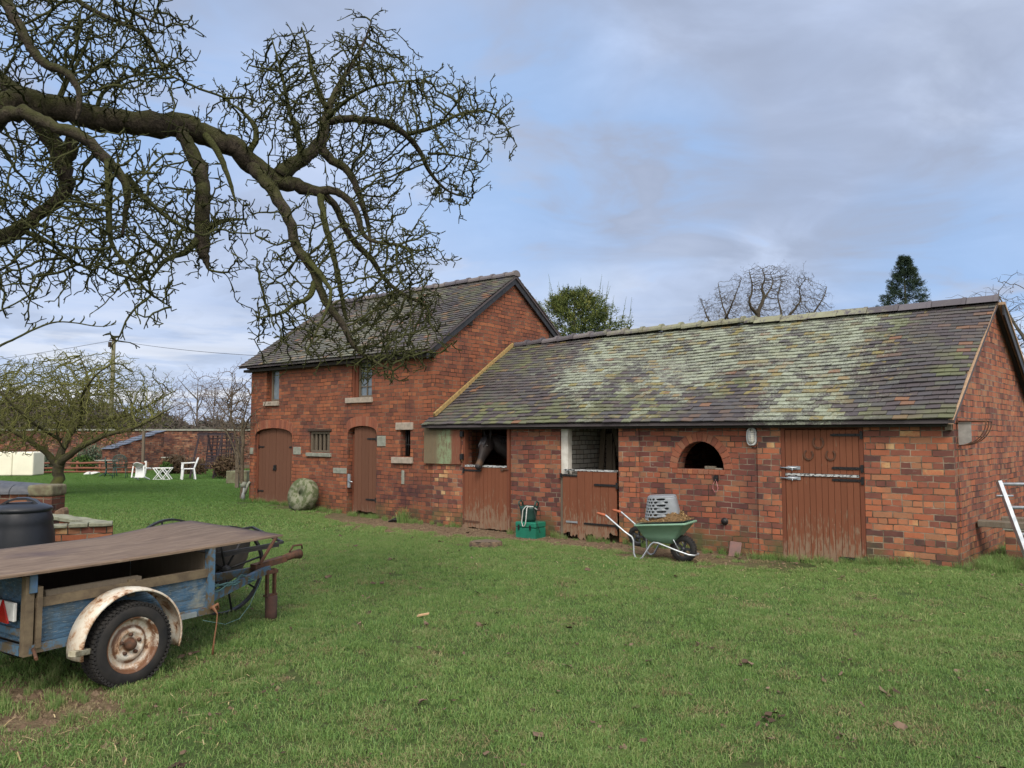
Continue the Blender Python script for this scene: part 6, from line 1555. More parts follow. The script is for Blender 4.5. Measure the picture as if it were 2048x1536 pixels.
    # twig regions: (cx, cy, rx, ry, depth, half depth, weight)
    reg = [(640, 190, 150, 130, 6.6, .7, 1.5), (560, 140, 60, 70, 6.4, .4, .5), (740, 90, 36, 52, 6.9, .3, .2), (760, 170, 110, 75, 6.7, .6, .8), (505, 225, 75, 60, 6.2, .5, .5), (690, 170, 150, 90, 6.5, .6, .8),
           (860, 210, 85, 55, 6.9, .5, .5), (940, 230, 80, 50, 7.1, .4, .45), (1005, 245, 35, 45, 7.2, .2, .12), (880, 330, 90, 60, 7.1, .5, .5), (905, 385, 50, 35, 7.2, .3, .2), (760, 310, 80, 60, 6.7, .6, .5), (700, 270, 110, 60, 6.6, .6, .5),
           (810, 490, 80, 75, 6.4, .5, .7), (820, 570, 65, 70, 6.5, .5, .6), (790, 640, 85, 60, 6.5, .5, .55), (720, 650, 70, 55, 6.1, .4, .3), (570, 530, 50, 45, 5.8, .4, .22), (565, 620, 58, 42, 5.7, .3, .3), (610, 680, 75, 45, 5.7, .3, .4), (650, 470, 55, 60, 6.1, .4, .25), (740, 715, 70, 35, 5.8, .3, .4), (740, 560, 80, 70, 6.4, .5, .35), (755, 400, 60, 60, 6.5, .4, .3), (820, 690, 60, 40, 6.3, .4, .25),
           (300, 400, 120, 110, 5.2, .6, .9), (200, 380, 110, 110, 5.1, .6, .7), (270, 500, 110, 60, 5.2, .5, .6), (300, 575, 60, 48, 5.0, .4, .35), (430, 470, 62, 80, 5.9, .4, .5), (120, 440, 120, 70, 5.5, .5, .6), (60, 520, 70, 60, 5.6, .5, .3), (150, 530, 70, 45, 5.6, .3, .3), (20, 570, 35, 45, 5.5, .3, .15), (50, 370, 90, 90, 5.4, .6, .55), (-60, 420, 70, 110, 5.5, .6, .4),
           (150, 60, 150, 80, 5.4, .6, 1.1), (250, 130, 130, 60, 5.6, .6, .7), (50, 30, 90, 60, 5.2, .5, .55), (270, 50, 110, 50, 5.5, .4, .5), (330, 160, 60, 30, 5.6, .3, .2), (190, 180, 110, 45, 5.5, .5, .45), (30, 130, 60, 60, 5.3, .5, .3), (-60, 40, 60, 90, 5.4, .5, .3), (100, -60, 200, 50, 5.5, .6, .5)]
    att = []
    for (cx, cy, rx, ry, d, hd, w_) in reg:
        n = int(8*w_)+2; th = rng.uniform(0, 2*PI, n); rr_ = np.sqrt(rng.random(n))
        for a, b, z in zip(cx+rx*rr_*np.cos(th), cy+ry*rr_*np.sin(th), rng.uniform(-hd, hd, n)):
            c_ = np.array(T(a, b, d+z)-org); att += [tuple(v) for v in c_+rng.normal(size=(24, 3))*.10]
        n = int(95*w_); th = rng.uniform(0, 2*PI, n); rr_ = np.sqrt(rng.random(n))
        for a, b, z in zip(cx+rx*rr_*np.cos(th), cy+ry*rr_*np.sin(th), rng.uniform(-hd, hd, n)): att.append(tuple(T(a, b, d+z)-org))
    P, par = colonize(seeds, att, .050, .062, .8, 80, .19, .03, rng)
    tw = MB(); grow_mesh(tw, P, par, len(seeds), .0046, .017, 2.6, 5, .9, .060, rng=rng, c0=.35)
    o = tw.build('twigs', M['bark'], t_)
    tag(o, kind=None)
    for p_ in o.data.polygons: p_.use_smooth = True
    print('TREE nodes', len(P), 'faces', len(o.data.polygons))
big_tree()
# ---- generic bare tree
def ellpts(rng, c, r, n, hollow=0.):
    if n > 60:     # clumped: small tufts of points round scattered centres
        m_ = max(4, n//14); v = rng.normal(size=(m_, 3)); v /= np.linalg.norm(v, axis=1)[:, None]; k = rng.uniform(hollow, 1, m_)**(1/3)*rng.uniform(.86, 1.12, m_)
        cc = np.array(c)+v*k[:, None]*np.array(r); i_ = rng.integers(0, m_, n); return cc[i_]+rng.normal(size=(n, 3))*np.array(r)*.11
    v = rng.normal(size=(n, 3)); v /= np.linalg.norm(v, axis=1)[:, None]; k = rng.uniform(hollow, 1, n)**(1/3)
    return np.array(c)+v*k[:, None]*np.array(r)
def bare_tree(name, label, loc, limbs, clouds, step, kill, r0, rmax, mat, seed, group=None, spur=0., trunk_n=10, infl=None, jit=.3, cat='tree', up=.05, expo=2.3, parent_rz=0):
    rng = np.random.default_rng(seed); t_ = thing(name, label, cat, loc, parent_rz, group)
    tb = MB(); seeds = []
    for l in limbs:
        pts = [Vector(p[:3]) for p in l]; rs = [p[3] for p in l]; pts, rs = smoothp(pts, rs, 2)
        pts = [p+Vector(rng.normal(size=3))*r*.15 for p, r in zip(pts, rs)]
        tb.tube(pts, rs, trunk_n, c=0); sp_, rp = resample(pts, rs, step*1.3); k = len(sp_)//5 if l is limbs[0] else 1; seeds += [tuple(p) for p in sp_[k:]]
    tb.build('trunk', mat, t_)
    att = np.vstack([ellpts(rng, c, r, n, h) for c, r, n, h in clouds])
    P, par = colonize(seeds, att, step, kill, infl or step*14, 80, jit, up, rng)
    tw = MB(); grow_mesh(tw, P, par, len(seeds), r0, rmax, expo, 4, spur, step*.9, rng=rng, c0=.35)
    tw.build('crown', mat, t_); return t_
def copy_tree(o, parent=None):
    c = o.copy(); COL.objects.link(c); c.parent = parent
    for ch in list(o.children): copy_tree(ch, c)
    return c
# orchard tree on the lawn
M['bark2'] = barkmat('orchard_bark', (.05, .045, .03), (.11, .095, .06), (.13, .14, .035), .75, (.20, .205, .062), scale=.8)
p0 = T(116, 985, 20.5); p0.z = 0
s_ = 20.5/F
def q(u, v, dy, r): a = T(u, v, 20.5); return (a.x-p0.x, a.y-p0.y+dy, a.z, r)
limbs = [[(0, 0, -.2, .17), q(116, 950, 0, .135), q(117, 925, 0, .14)],
         [q(117, 928, 0, .12), q(150, 905, -.2, .085), q(190, 887, -.4, .075), q(230, 870, -.5, .06), q(290, 858, -.6, .045), q(335, 835, -.7, .03), q(375, 815, -.8, .012)],
         [q(116, 928, 0, .12), q(122, 895, .1, .09), q(130, 870, .2, .08), q(150, 835, .3, .06), q(165, 790, .3, .05), q(163, 745, .3, .03), q(150, 710, .2, .01)],
         [q(115, 930, 0, .10), q(100, 905, -.1, .075), q(75, 880, -.4, .06), q(40, 850, -.7, .045), q(0, 800, -.9, .03), q(-40, 760, -1, .012)],
         [q(130, 870, .2, .06), q(100, 830, 1.2, .045), q(60, 780, 1.7, .03), q(20, 740, 2.0, .012)],
         [q(150, 835, .3, .05), q(200, 790, -.9, .04), q(250, 750, -1.3, .02), q(285, 735, -1.4, .01)],
         [q(120, 880, 0, .05), q(110, 840, -1.2, .04), q(90, 790, -1.8, .025), q(60, 750, -2, .01)],
         [q(140, 850, .3, .05), q(210, 830, 1.3, .035), q(260, 790, 1.8, .02), q(290, 770, 2, .01)],
         [q(128, 880, 0, .04), q(140, 905, -.2, .028), q(138, 870, -.6, .02), q(170, 845, -1.2, .012)]]
def ce(u, v, dy): a = q(u, v, dy, 0); return a[:3]
cl = [(ce(120, 805, 0), (2.3, 2.3, 1.1), 5200, .15), (ce(150, 755, 0), (1.8, 1.6, .8), 1500, .1), (ce(30, 830, -.2), (1.6, 1.8, 1.0), 2300, .1), (ce(240, 800, 0), (1.2, 1.6, .9), 1300, .1), (ce(300, 835, -.6), (.8, .6, .35), 200, 0), (ce(340, 825, -.7), (.5, .4, .25), 90, 0), (ce(-30, 790, 0), (1.2, 1.8, 1.2), 600, .1), (ce(40, 870, -.4), (1.2, 1.0, .5), 900, 0), (ce(190, 865, -.4), (1.3, .9, .42), 600, 0)]
bare_tree('orchard_tree', 'small bare lichen covered orchard tree with a low spreading crown on the lawn', p0, limbs, cl, .105, .115, .0062, .028, M['bark2'], 21, spur=.45, infl=1.6, jit=.40)
# distant bare trees beyond the garden wall
M['bark3'] = barkmat('distant_bark', (.09, .075, .07), (.15, .125, .11), (.12, .12, .06), .3, (.16, .115, .10), scale=.3)
def stdtree(name, label, loc, H, Wd, seed, group=None, dens=900, r0=.012, mat=None, rz=0):
    rng = np.random.default_rng(seed); limbs = [[(0, 0, -.3, H*.022), (0, 0, H*.25, H*.017), (.02*H, 0, H*.55, H*.010), (0, 0, H*.9, H*.003)]]
    for i in range(7):
        a = i*2.4+rng.uniform(-.3, .3); h = H*(.22+.07*i); l = Wd*.5*rng.uniform(.6, .95); limbs.append([(0, 0, h, H*.009), (math.cos(a)*l*.4, math.sin(a)*l*.4, h+H*.12, H*.006), (math.cos(a)*l*.8, math.sin(a)*l*.8, min(H*.92, h+H*.27), H*.0025)])
    cl_ = [((0, 0, H*.62), (Wd*.5, Wd*.5, H*.36), dens, .1), ((0, 0, H*.8), (Wd*.33, Wd*.33, H*.22), dens//3, 0), ((Wd*.1, 0, H*.4), (Wd*.45, Wd*.4, H*.18), dens//4, 0)]
    return bare_tree(name, label, loc, limbs, cl_, H*.028, H*.03, r0, H*.006, mat or M['bark3'], seed, group, infl=H*.35, trunk_n=6, up=.12, parent_rz=rz)
protoA = stdtree('bare_tree', 'slender bare tree in the row beyond the wall, just right of the telegraph pole', T(258, 870, 80), 7.3, 4.8, 3, 'bare trees beyond the garden wall')
protoB = stdtree('bare_tree', 'broad bare brownish tree in the row beyond the wall, above the folding table', T(322, 870, 84), 8.0, 6.4, 4, 'bare trees beyond the garden wall')
for o_ in (protoA, protoB): o_.location.z = 0
rowt = [(200, 86, 1.0, .9, 'bare tree beyond the wall, behind the telegraph pole'), (150, 82, .95, 1.1, 'bare tree seen through the orchard tree, left of the telegraph pole'), (95, 88, 1.0, .95, 'bare tree seen through the crown of the orchard tree, above its fork'), (40, 84, 1.05, 1.0, 'bare tree seen through the left half of the orchard tree'), (-10, 86, 1.1, 1.0, 'bare tree beyond the wall at the left edge of the picture'),
        (357, 92, .95, .8, 'thin bare tree beyond the wall, between two broader ones'), (393, 82, 1.05, 1.0, 'bare tree beyond the wall above the upright white chair'), (428, 88, 1.0, 1.05, 'bare tree beyond the wall above the garden swing'), (462, 80, 1.1, 1.0, 'bare tree beyond the wall close to the barn corner'), (296, 96, .8, .85, 'low bare tree beyond the wall, above the fallen chair')]
for i, (u, d, sc, sz, lb) in enumerate(rowt):
    c = copy_tree(protoA if i % 2 else protoB); p = T(u, 870, d); c.location = (p.x, p.y, 0); c.rotation_euler = (0, 0, i*1.3+.5); c.scale = (sc*.9, sc*.9, sc*sz); c['label'] = lb
# dense far wood, as one mass of twigs
def leafmass(mb, c, r, n, sz, rng, col=(0, 1), up=0, elong=1.):
    v = rng.normal(size=(n, 3)); v /= np.linalg.norm(v, axis=1)[:, None]; v *= (rng.random(n)**.45)[:, None]; v = np.array(c)+v*np.array(r)
    for p in v:
        d = rng.normal(size=3); d[2] += up; d /= np.linalg.norm(d); s = np.cross(d, rng.normal(size=3)); s /= np.linalg.norm(s)
        k = sz*rng.uniform(.6, 1.4); mb.add([p-s*k*.3, p+d*k*elong-s*k*.12, p+d*k*elong*1.1+s*k*.1, p+s*k*.3], [(0, 1, 2, 3)], rng.uniform(*col))
def leafmat(name, stops, rough=.85):
    m, t = newmat(name); r = rnd(t); n = t.noise(gpos(t), 1.3, 3, .6)
    c = t.ramp(t.math('ADD', t.math('MULTIPLY', r, .65), t.math('MULTIPLY', n, .4)), stops); return finish(m, t, c, rough, spec=.2)
rng = np.random.default_rng(9); mb = MB()
for i in range(34):
    u = -120+i*21+rng.uniform(-6, 6); d = rng.uniform(105, 150); p = T(u, 870, d); h = rng.uniform(2.4, 4.0)*(1.9 if u < 250 else 1.1)
    leafmass(mb, (p.x, p.y, h*.5), (d*.011*1.3, 2.5, h*.62), 620, .55, rng, (0, 1), .3, 1.8)
tag(mb.build('far_wood', leafmat('far_wood_twigs', [(.2, (.05, .048, .045)), (.5, (.085, .078, .068)), (.8, (.10, .10, .07))])), 'distant wood of grey brown bare undergrowth', 'wood', kind='stuff')
# oak behind the stable
def oak():
    D = 46; o_ = T(1520, 870, D); o_.z = 0
    def k(u, v, dy, r): a = T(u, v, D); return (a.x-o_.x, a.y-o_.y+dy, a.z, r)
    limbs = [[(0.6, 0, -.3, .5), k(1545, 760, 0, .38), k(1520, 660, 0, .24)], [k(1520, 665, 0, .18), k(1514, 625, 0, .12), k(1530, 595, 0, .10), k(1522, 575, 0, .07), k(1528, 560, -.3, .035), k(1520, 540, -.4, .02)],
        [k(1530, 596, 0, .07), k(1545, 575, .3, .04), k(1552, 560, .4, .04), k(1545, 545, .4, .015)], [k(1514, 628, 0, .12), k(1490, 612, -.5, .07), k(1500, 580, -.7, .05), k(1490, 550, -.8, .02)],
        [k(1535, 700, 0, .22), k(1562, 650, .3, .11), k(1570, 620, .5, .06), k(1560, 590, .6, .035), k(1572, 560, .7, .03), k(1568, 545, .7, .012)], [k(1562, 652, .2, .10), k(1590, 618, 0, .07), k(1603, 600, 0, .05), k(1597, 580, 0, .03), k(1608, 560, 0, .02), k(1622, 556, 0, .01)],
        [k(1540, 720, 0, .2), k(1610, 640, -.8, .06), k(1635, 600, -1, .03), k(1640, 580, -1, .015)], [k(1520, 700, 0, .18), k(1470, 650, .8, .08), k(1452, 600, 1, .035), k(1445, 560, 1, .02)], [k(1470, 655, .7, .09), k(1425, 640, 1, .06), k(1418, 610, 1.1, .03), k(1408, 590, 1.1, .01)],
        [k(1455, 640, .8, .07), k(1462, 610, -.2, .05), k(1470, 585, -.4, .03), k(1478, 560, -.5, .01)]]
    cl_ = [(k(1540, 600, 0, 0)[:3], (2.8, 2.4, 1.9), 4200, .25), (k(1535, 560, 0, 0)[:3], (2.1, 1.6, .8), 1500, 0), (k(1450, 610, .8, 0)[:3], (1.5, 1.5, 1.25), 1500, .1), (k(1430, 660, .8, 0)[:3], (1.2, 1.5, 1.2), 750, 0), (k(1620, 620, -.4, 0)[:3], (1.0, 1.4, 1.3), 1200, .1), (k(1645, 660, -.4, 0)[:3], (1.0, 1, .9), 250, 0)]
    bare_tree('oak_tree', 'large bare oak with twisting limbs rising behind the stable roof', o_, limbs, cl_, .12, .125, .0046, .026, M['bark_oak'], 31, infl=2.2, jit=.40, expo=2.0, spur=.35)
M['bark_oak'] = barkmat('oak_bark', (.055, .045, .035), (.10, .085, .065), (.08, .08, .04), .3, (.115, .095, .07), scale=.4)
oak()
# thin tree at the right edge with a few dead leaf clusters
tr2 = stdtree('hedgerow_tree', 'thin bare tree with tufts of dead leaves at the right edge behind the gable', T(2065, 870, 27), 7.5, 5.4, 12, None, 1200, .007, M['bark_oak']); tr2.location.z = 0
mb = MB(); rng = np.random.default_rng(2)
for i in range(60):
    c = ellpts(rng, (0, 0, 5.0), (2.2, 2.2, 2.1), 1)[0]; leafmass(mb, c, (.07, .07, .09), 9, .045, rng)
mb.build('dead_leaves', leafmat('dead_leaves', [(.2, (.05, .028, .018)), (.8, (.10, .06, .035))]), tr2)
st = stdtree('bare_tree', 'small bare tree showing above the ridge, right of the oak', T(1655, 870, 52), 8.0, 2.6, 15, None, 420, .008, M['bark_oak']); st.location.z = 0
# evergreens
def conifer(name, label, loc, H, Wd, seed, stops, dens, sz, shape='cone', spikes=0, zb=0., tr=.18):
    rng = np.random.default_rng(seed); t_ = thing(name, label, 'tree', loc)
    tb = MB(); tb.tube([(0, 0, -.3), (0, 0, H*.5), (0, 0, H*.97)], [tr, tr*.6, .02], 8); tb.build('trunk', M['bark_oak'], t_)
    mb = MB()
    def blade_spray(b, d, L_, col, dn=6):
        sd_ = np.cross(d, rng.normal(size=3)); sd_ /= np.linalg.norm(sd_)
        for q_ in range(dn):
            g = q_/dn; s1 = sd_*(1 if q_ % 2 else -1)+d*.9+rng.normal(size=3)*.2; s1 /= np.linalg.norm(s1); p = b+d*L_*g; l2 = L_*.5*(1-g*.6)
            w_ = np.cross(s1, rng.normal(size=3)); w_ = w_/np.linalg.norm(w_)*l2*.13
            mb.add([p-w_, p+s1*l2*.6-w_*.9, p+s1*l2, p+s1*l2*.55+w_, p+w_], [(0, 1, 2, 3, 4)], col)
    nplume = dens//26
    for i in range(nplume):
        f = rng.random()**(.8 if shape == 'cone' else .85); z = zb+(H-zb)*f; a = rng.uniform(0, 2*PI); od = np.array((math.cos(a), math.sin(a), 0))
        if shape == 'cone': R_ = Wd*.5*(1-f)**.8*rng.uniform(.75, 1.12)+.12; up_ = rng.uniform(.0, .5)
        else: R_ = Wd*.5*math.sqrt(max(.03, 1-(max(0, f-.2)/.8)**2.2))*rng.uniform(.62, 1.16); up_ = rng.uniform(.35, 1.0)*(1 if f > .5 else .6)
        PL = min(R_*.8, (.9 if shape == 'cone' else 1.15)*rng.uniform(.7, 1.2)); d = od+np.array((0, 0, up_))+rng.normal(size=3)*.12; d /= np.linalg.norm(d)
        tip = od*R_+np.array((0, 0, z)); base_ = tip-d*PL; col = rng.random()
        for q_ in range(26):
            g = rng.random()**.8; rad = PL*.30*(1-g)**.7+.02; c = base_+d*PL*g+rng.normal(size=3)*rad*.6; dd = d*rng.uniform(.6, 1.2)+(c-(base_+d*PL*g))/max(rad, .05)*.45+rng.normal(size=3)*.2
            dd /= np.linalg.norm(dd); blade_spray(c, dd, sz*rng.uniform(.6, 1.3)*(1 if g < .8 else .7), min(1, max(0, col*.6+.35*g+rng.uniform(-.1, .1))), 5)
    for i in range(spikes):
        a = rng.uniform(0, 2*PI); r_ = Wd*.42*math.sqrt(rng.random()); f = .97-.25*(r_/(Wd*.5))**2; b = np.array((r_*math.cos(a), r_*math.sin(a), H*f-.3)); L_ = rng.uniform(.6, 1.3)
        d = np.array((math.cos(a)*.2, math.sin(a)*.2, 1.))
        mb.tube([b, b+d*L_*.5, b+d*L_+rng.normal(size=3)*.05], [.016, .011, .004], 4, c=.4)
        for q_ in range(16):
            g = q_/16; p = b+d*L_*g; s1 = rng.normal(size=3); s1[2] = abs(s1[2])*.6+.3; s1 /= np.linalg.norm(s1); l2 = .22*(1.1-g); w_ = np.cross(s1, rng.normal(size=3)); w_ = w_/np.linalg.norm(w_)*l2*.13
            mb.add([p-w_, p+s1*l2, p+w_], [(0, 1, 2)], rng.uniform(.3, .8))
    mb.build('crown', leafmat(name+'_foliage', stops), t_); return t_
p = T(1150, 870, 29); conifer('golden_cypress', 'bushy olive green cypress with wispy tips behind the barn gable', (p.x, p.y, 0), 7.1, 5.4, 7, [(.15, (.018, .032, .012)), (.4, (.045, .068, .020)), (.62, (.095, .115, .028)), (.85, (.19, .185, .05))], 12500, .26, 'round', 30, 2.0)
p = T(1820, 870, 56); conifer('dark_conifer', 'tall dark blue green conifer rising behind the stable ridge', (p.x, p.y, 0), 14.7, 6.2, 8, [(.15, (.010, .020, .013)), (.45, (.020, .038, .024)), (.7, (.038, .060, .034)), (.95, (.07, .09, .05))], 9500, .30, 'cone', 0, 7.0, .3)
# climber and shrubs at the barn corner
M['vine'] = barkmat('vine_bark', (.13, .10, .07), (.08, .062, .045), (.11, .11, .055), .3, (.18, .135, .10), scale=1)
def climber():
    o_ = W(14.85, -.12); o_.z = 0; t_loc = BM @ Vector((-14.95, -.12, 0))
    def k(x, y, z, r): return (x, y, z, r)
    # local frame: x right along the wall, -y out of it
    limbs = [[(0, .0, -.1, .05), (.02, -.03, .5, .045), (-.03, -.02, .9, .042), (.05, -.05, 1.3, .04), (-.02, 0, 1.7, .03), (.25, -.05, 2.0, .02), (.55, -.04, 2.15, .01)],
             [(-.03, .02, .8, .03), (-.25, .0, 1.3, .026), (-.35, -.05, 1.8, .02), (-.6, -.1, 2.4, .01)], [(.05, -.04, 1.3, .025), (-.10, -.02, 1.75, .02), (.15, -.03, 2.3, .014), (.5, -.03, 2.9, .007)], [(.0, -.05, .5, .022), (-.1, -.1, 1.0, .02), (-.3, -.15, 1.5, .014), (-.7, -.2, 1.9, .007)]]
    cl_ = [((.1, -.03, 2.0), (.7, .05, .45), 170, 0), ((.35, -.03, 2.6), (.6, .05, .45), 110, 0), ((-.45, .1, 2.2), (.65, .4, .9), 1100, 0), ((-.25, 0, 1.2), (.4, .3, .6), 420, 0), ((0, -.04, 1.5), (.3, .08, .5), 160, 0)]
    rng_ = None
    t_ = bare_tree('climbing_plant', 'leafless pale climbing plant trained up the left corner of the barn', t_loc, limbs, cl_, .075, .080, .0055, .014, M['vine'], 41, infl=1.0, jit=.28, cat='climber', spur=.3, parent_rz=RZ)
climber()
def bush(name, label, loc, r, n, seed, mat, sz=.05, stems=True, kind='twig', cat='shrub', step=.1):
    if kind == 'twig':
        rng_ = np.random.default_rng(seed); limbs = []
        for i in range(6):
            a = i*1.05; limbs.append([(0.03*math.cos(a), .03*math.sin(a), -.05, .02), (r[0]*.35*math.cos(a), r[1]*.35*math.sin(a), r[2]*.8, .012), (r[0]*.7*math.cos(a), r[1]*.7*math.sin(a), r[2]*1.5, .006)])
        return bare_tree(name, label, loc, limbs, [((0, 0, r[2]), r, n, 0)], step, step*1.1, sz, .012, mat, seed, infl=step*12, jit=.3, cat=cat, trunk_n=5, up=.15)
    rng_ = np.random.default_rng(seed); t_ = thing(name, label, cat, loc); mb = MB(); leafmass(mb, (0, 0, r[2]), r, n, sz, rng_, (0, 1), .4, 1.6); mb.build('foliage', mat, t_)
    mb = MB()
    for i in range(5): mb.tube([(0, 0, -.05), (r[0]*.3*math.cos(i*1.3), r[1]*.3*math.sin(i*1.3), r[2])], [.02, .008], 5)
    mb.build('stem', M['bark_oak'], t_); return t_
p = T(464, 950, 33.5); p.z = 0; bush('rambling_shrub', 'tall tangled bare shrub behind the swing, left of the barn corner', (p.x, p.y, 0), (.85, .8, 1.9), 2200, 51, M['vine'], .006, step=.13)
p = T(372, 950, 31); p.z = 0; bush('dogwood_bush', 'pale leafless bush against the garden wall left of the swing', (p.x, p.y, 0), (.75, .5, .75), 500, 52, M['vine'], .006)
brown_l = leafmat('brown_shrub_leaves', [(.2, (.05, .032, .02)), (.6, (.10, .065, .04)), (.9, (.13, .10, .05))])
for i, (u, d, r, sz, lb) in enumerate(((350, 31.5, (.55, .4, .38), .07, 'low reddish brown shrub right of the small green bush'), (455, 28.6, (.6, .45, .42), .07, 'low brown shrub at the foot of the swing, nearest the trough'), (392, 31.2, (.5, .4, .30), .07, 'low brown shrub behind the upright white chair'))):
    p = T(u, 950, d); bush('brown_shrub', lb, (p.x, p.y, 0), r, 1500, 60+i, brown_l, sz, kind='leaf')
grn = leafmat('green_shrub_leaves', [(.2, (.02, .045, .012)), (.6, (.05, .10, .02)), (.9, (.11, .18, .04))])
gry = leafmat('grey_shrub_leaves', [(.2, (.04, .065, .04)), (.6, (.09, .125, .085)), (.9, (.15, .19, .13))])
for i, (u, d, r, mt, lb) in enumerate(((331, 31, (.22, .2, .24), grn, 'small bright green bush at the foot of the garden wall'), (88, 33.6, (.42, .4, .45), gry, 'rounded grey green bush behind the rail fence, left of the tree trunk'), (165, 33.6, (.55, .4, .35), grn, 'leafy green plant behind the rail fence, right of the tree trunk'), (185, 34, (.7, .4, .6), gry, 'taller dusty green shrub beside the lean-to shed'))):
    p = T(u, 950, d); bush('garden_bush', lb, (p.x, p.y, 0), r, 1400, 70+i, mt, .06, kind='leaf')
# ================================================= grass
def blades(rng, n, size, h0, h1, w0, w1, lean, tri=False, center=False, c=(0, 1)):
    V_, F_, C_ = [], [], []
    for i in range(n):
        if center: a = rng.uniform(0, 2*PI); r_ = size*.5*rng.random()**.7; x, y = r_*math.cos(a), r_*math.sin(a)
        else: x, y = rng.uniform(-size/2, size/2, 2)
        h = rng.uniform(h0, h1); w_ = rng.uniform(w0, w1); a = rng.uniform(0, 2*PI); l = rng.uniform(.1, 1)**1.2*lean*h; b = rng.uniform(0, 2*PI)
        dx, dy = math.cos(a)*l, math.sin(a)*l; sx, sy = math.cos(b)*w_/2, math.sin(b)*w_/2; o = len(V_); cc = rng.uniform(*c)
        V_ += [(x-sx, y-sy, -.005), (x+sx, y+sy, -.005), (x+dx*.35+sx*.8, y+dy*.35+sy*.8, h*.6), (x+dx*.35-sx*.8, y+dy*.35-sy*.8, h*.6), (x+dx, y+dy, h*(1-.25*l/h))]
        F_ += [(o, o+1, o+2, o+3), (o+3, o+2, o+4)]; C_ += [cc, cc]
    return V_, F_, C_
def scatter(name, patch, pts, mat, label, cat):
    """one object: the patch faces plus loose points that carry a rotation and a size; nodes put the patch on each point"""
    V_, F_, C_ = patch; n0 = len(V_); me = bpy.data.meshes.new(name)
    me.from_pydata(V_+[p[:3] for p in pts], [], F_)
    a = me.attributes.new('ispt', 'BOOLEAN', 'POINT'); a.data.foreach_set('value', [False]*n0+[True]*len(pts))
    a = me.attributes.new('rot', 'FLOAT_VECTOR', 'POINT'); v = [0.]*(3*n0)
    for p in pts: v += [0, 0, p[3]]
    a.data.foreach_set('vector', v)
    a = me.attributes.new('scl', 'FLOAT', 'POINT'); a.data.foreach_set('value', [1.]*n0+[p[4] for p in pts])
    a = me.attributes.new('rnd', 'FLOAT', 'FACE'); a.data.foreach_set('value', C_)
    me.materials.append(mat); o = bpy.data.objects.new(name, me); COL.objects.link(o)
    ng = bpy.data.node_groups.new(name+'_nodes', 'GeometryNodeTree'); ng.interface.new_socket('Geometry', in_out='INPUT', socket_type='NodeSocketGeometry'); ng.interface.new_socket('Geometry', in_out='OUTPUT', socket_type='NodeSocketGeometry')
    N = ng.nodes; L = ng.links; gi = N.new('NodeGroupInput'); go = N.new('NodeGroupOutput'); sg = N.new('GeometryNodeSeparateGeometry'); sg.domain = 'POINT'
    def at(nm, ty):
        q_ = N.new('GeometryNodeInputNamedAttribute'); q_.data_type = ty; q_.inputs[0].default_value = nm; return q_.outputs[0]
    L.new(gi.outputs[0], sg.inputs[0]); L.new(at('ispt', 'BOOLEAN'), sg.inputs[1])
    mp = N.new('GeometryNodeMeshToPoints'); L.new(sg.outputs[0], mp.inputs[0]); ip = N.new('GeometryNodeInstanceOnPoints')
    L.new(mp.outputs[0], ip.inputs['Points']); L.new(sg.outputs[1], ip.inputs['Instance']); L.new(at('rot', 'FLOAT_VECTOR'), ip.inputs['Rotation']); L.new(at('scl', 'FLOAT'), ip.inputs['Scale']); L.new(ip.outputs[0], go.inputs[0])
    o.modifiers.new('scatter', 'NODES').node_group = ng
    return tag(o, label, cat, kind='stuff')
def grassmat(name, dry=.0):
    m, t = newmat(name); p = gpos(t); r = rnd(t); n1 = t.noise(p, .35, 4, .6); n2 = t.noise(p, 2.2, 4, .7); n3 = t.noise(p, 11, 3, .7)
    v = t.math('ADD', t.math('MULTIPLY', r, .45), t.math('ADD', t.math('MULTIPLY', n1, .35), t.math('MULTIPLY', n2, .30)))
    c = t.ramp(v, [(.25, (.066, .140, .036)), (.42, (.112, .210, .054)), (.58, (.165, .270, .074)), (.76, (.235, .320, .098))])
    s_ = t.math('ADD', t.math('MULTIPLY', n2, .5), t.math('ADD', t.math('MULTIPLY', n3, .25), t.math('MULTIPLY', r, .25)))
    c = t.mix(t.math('MULTIPLY', t.step(s_, .54-dry*.12, .66-dry*.12), .75), c, (.27, .25, .13))
    c = t.mix(t.math('MULTIPLY', t.step(n3, .60, .68), t.step(r, .55, .6)), c, (.17, .13, .07))
    d = t.n('ShaderNodeVectorMath', {0: p}, operation='LENGTH').outputs['Value']
    q = t.n('ShaderNodeSeparateXYZ', {0: p}).outputs
    lawn = t.math('MULTIPLY', t.step(q[1], 13, 19), t.step(q[0], -3.0, -6.0))   # the mown garden lawn is a deeper green
    c = t.mix(t.math('MULTIPLY', lawn, .75), c, t.mix(r, (.055, .145, .026), (.09, .19, .038)))
    pr = t.n('ShaderNodeBsdfPrincipled', {'Base Color': c, 'Roughness': .55, 'Specular IOR Level': .3})
    tl = t.n('ShaderNodeBsdfTranslucent', {'Color': t.mix(.5, c, (.16, .25, .03))})
    t.n('ShaderNodeOutputMaterial', {'Surface': t.n('ShaderNodeMixShader', {0: .22, 1: pr.outputs[0], 2: tl.outputs[0]}).outputs[0]})
    return m
M['grass'] = grassmat('grass_blades'); M['grass_long'] = grassmat('long_grass_blades', .3)
rng = np.random.default_rng(77)
def blocked(x, y):
    a, b = ab(x, y)
    if 0 < b < 5.3 and -.4 < a < 14.9: return True
    return False
def vis(x, y, m=1.0): return y > 3.0 and abs(x) < .68*y+m
def wob(x, y): return .35*math.sin(x*1.9+y*.7)+.25*math.sin(x*4.3-y*3.1)+.18*math.sin(y*7.7+x*2.2)
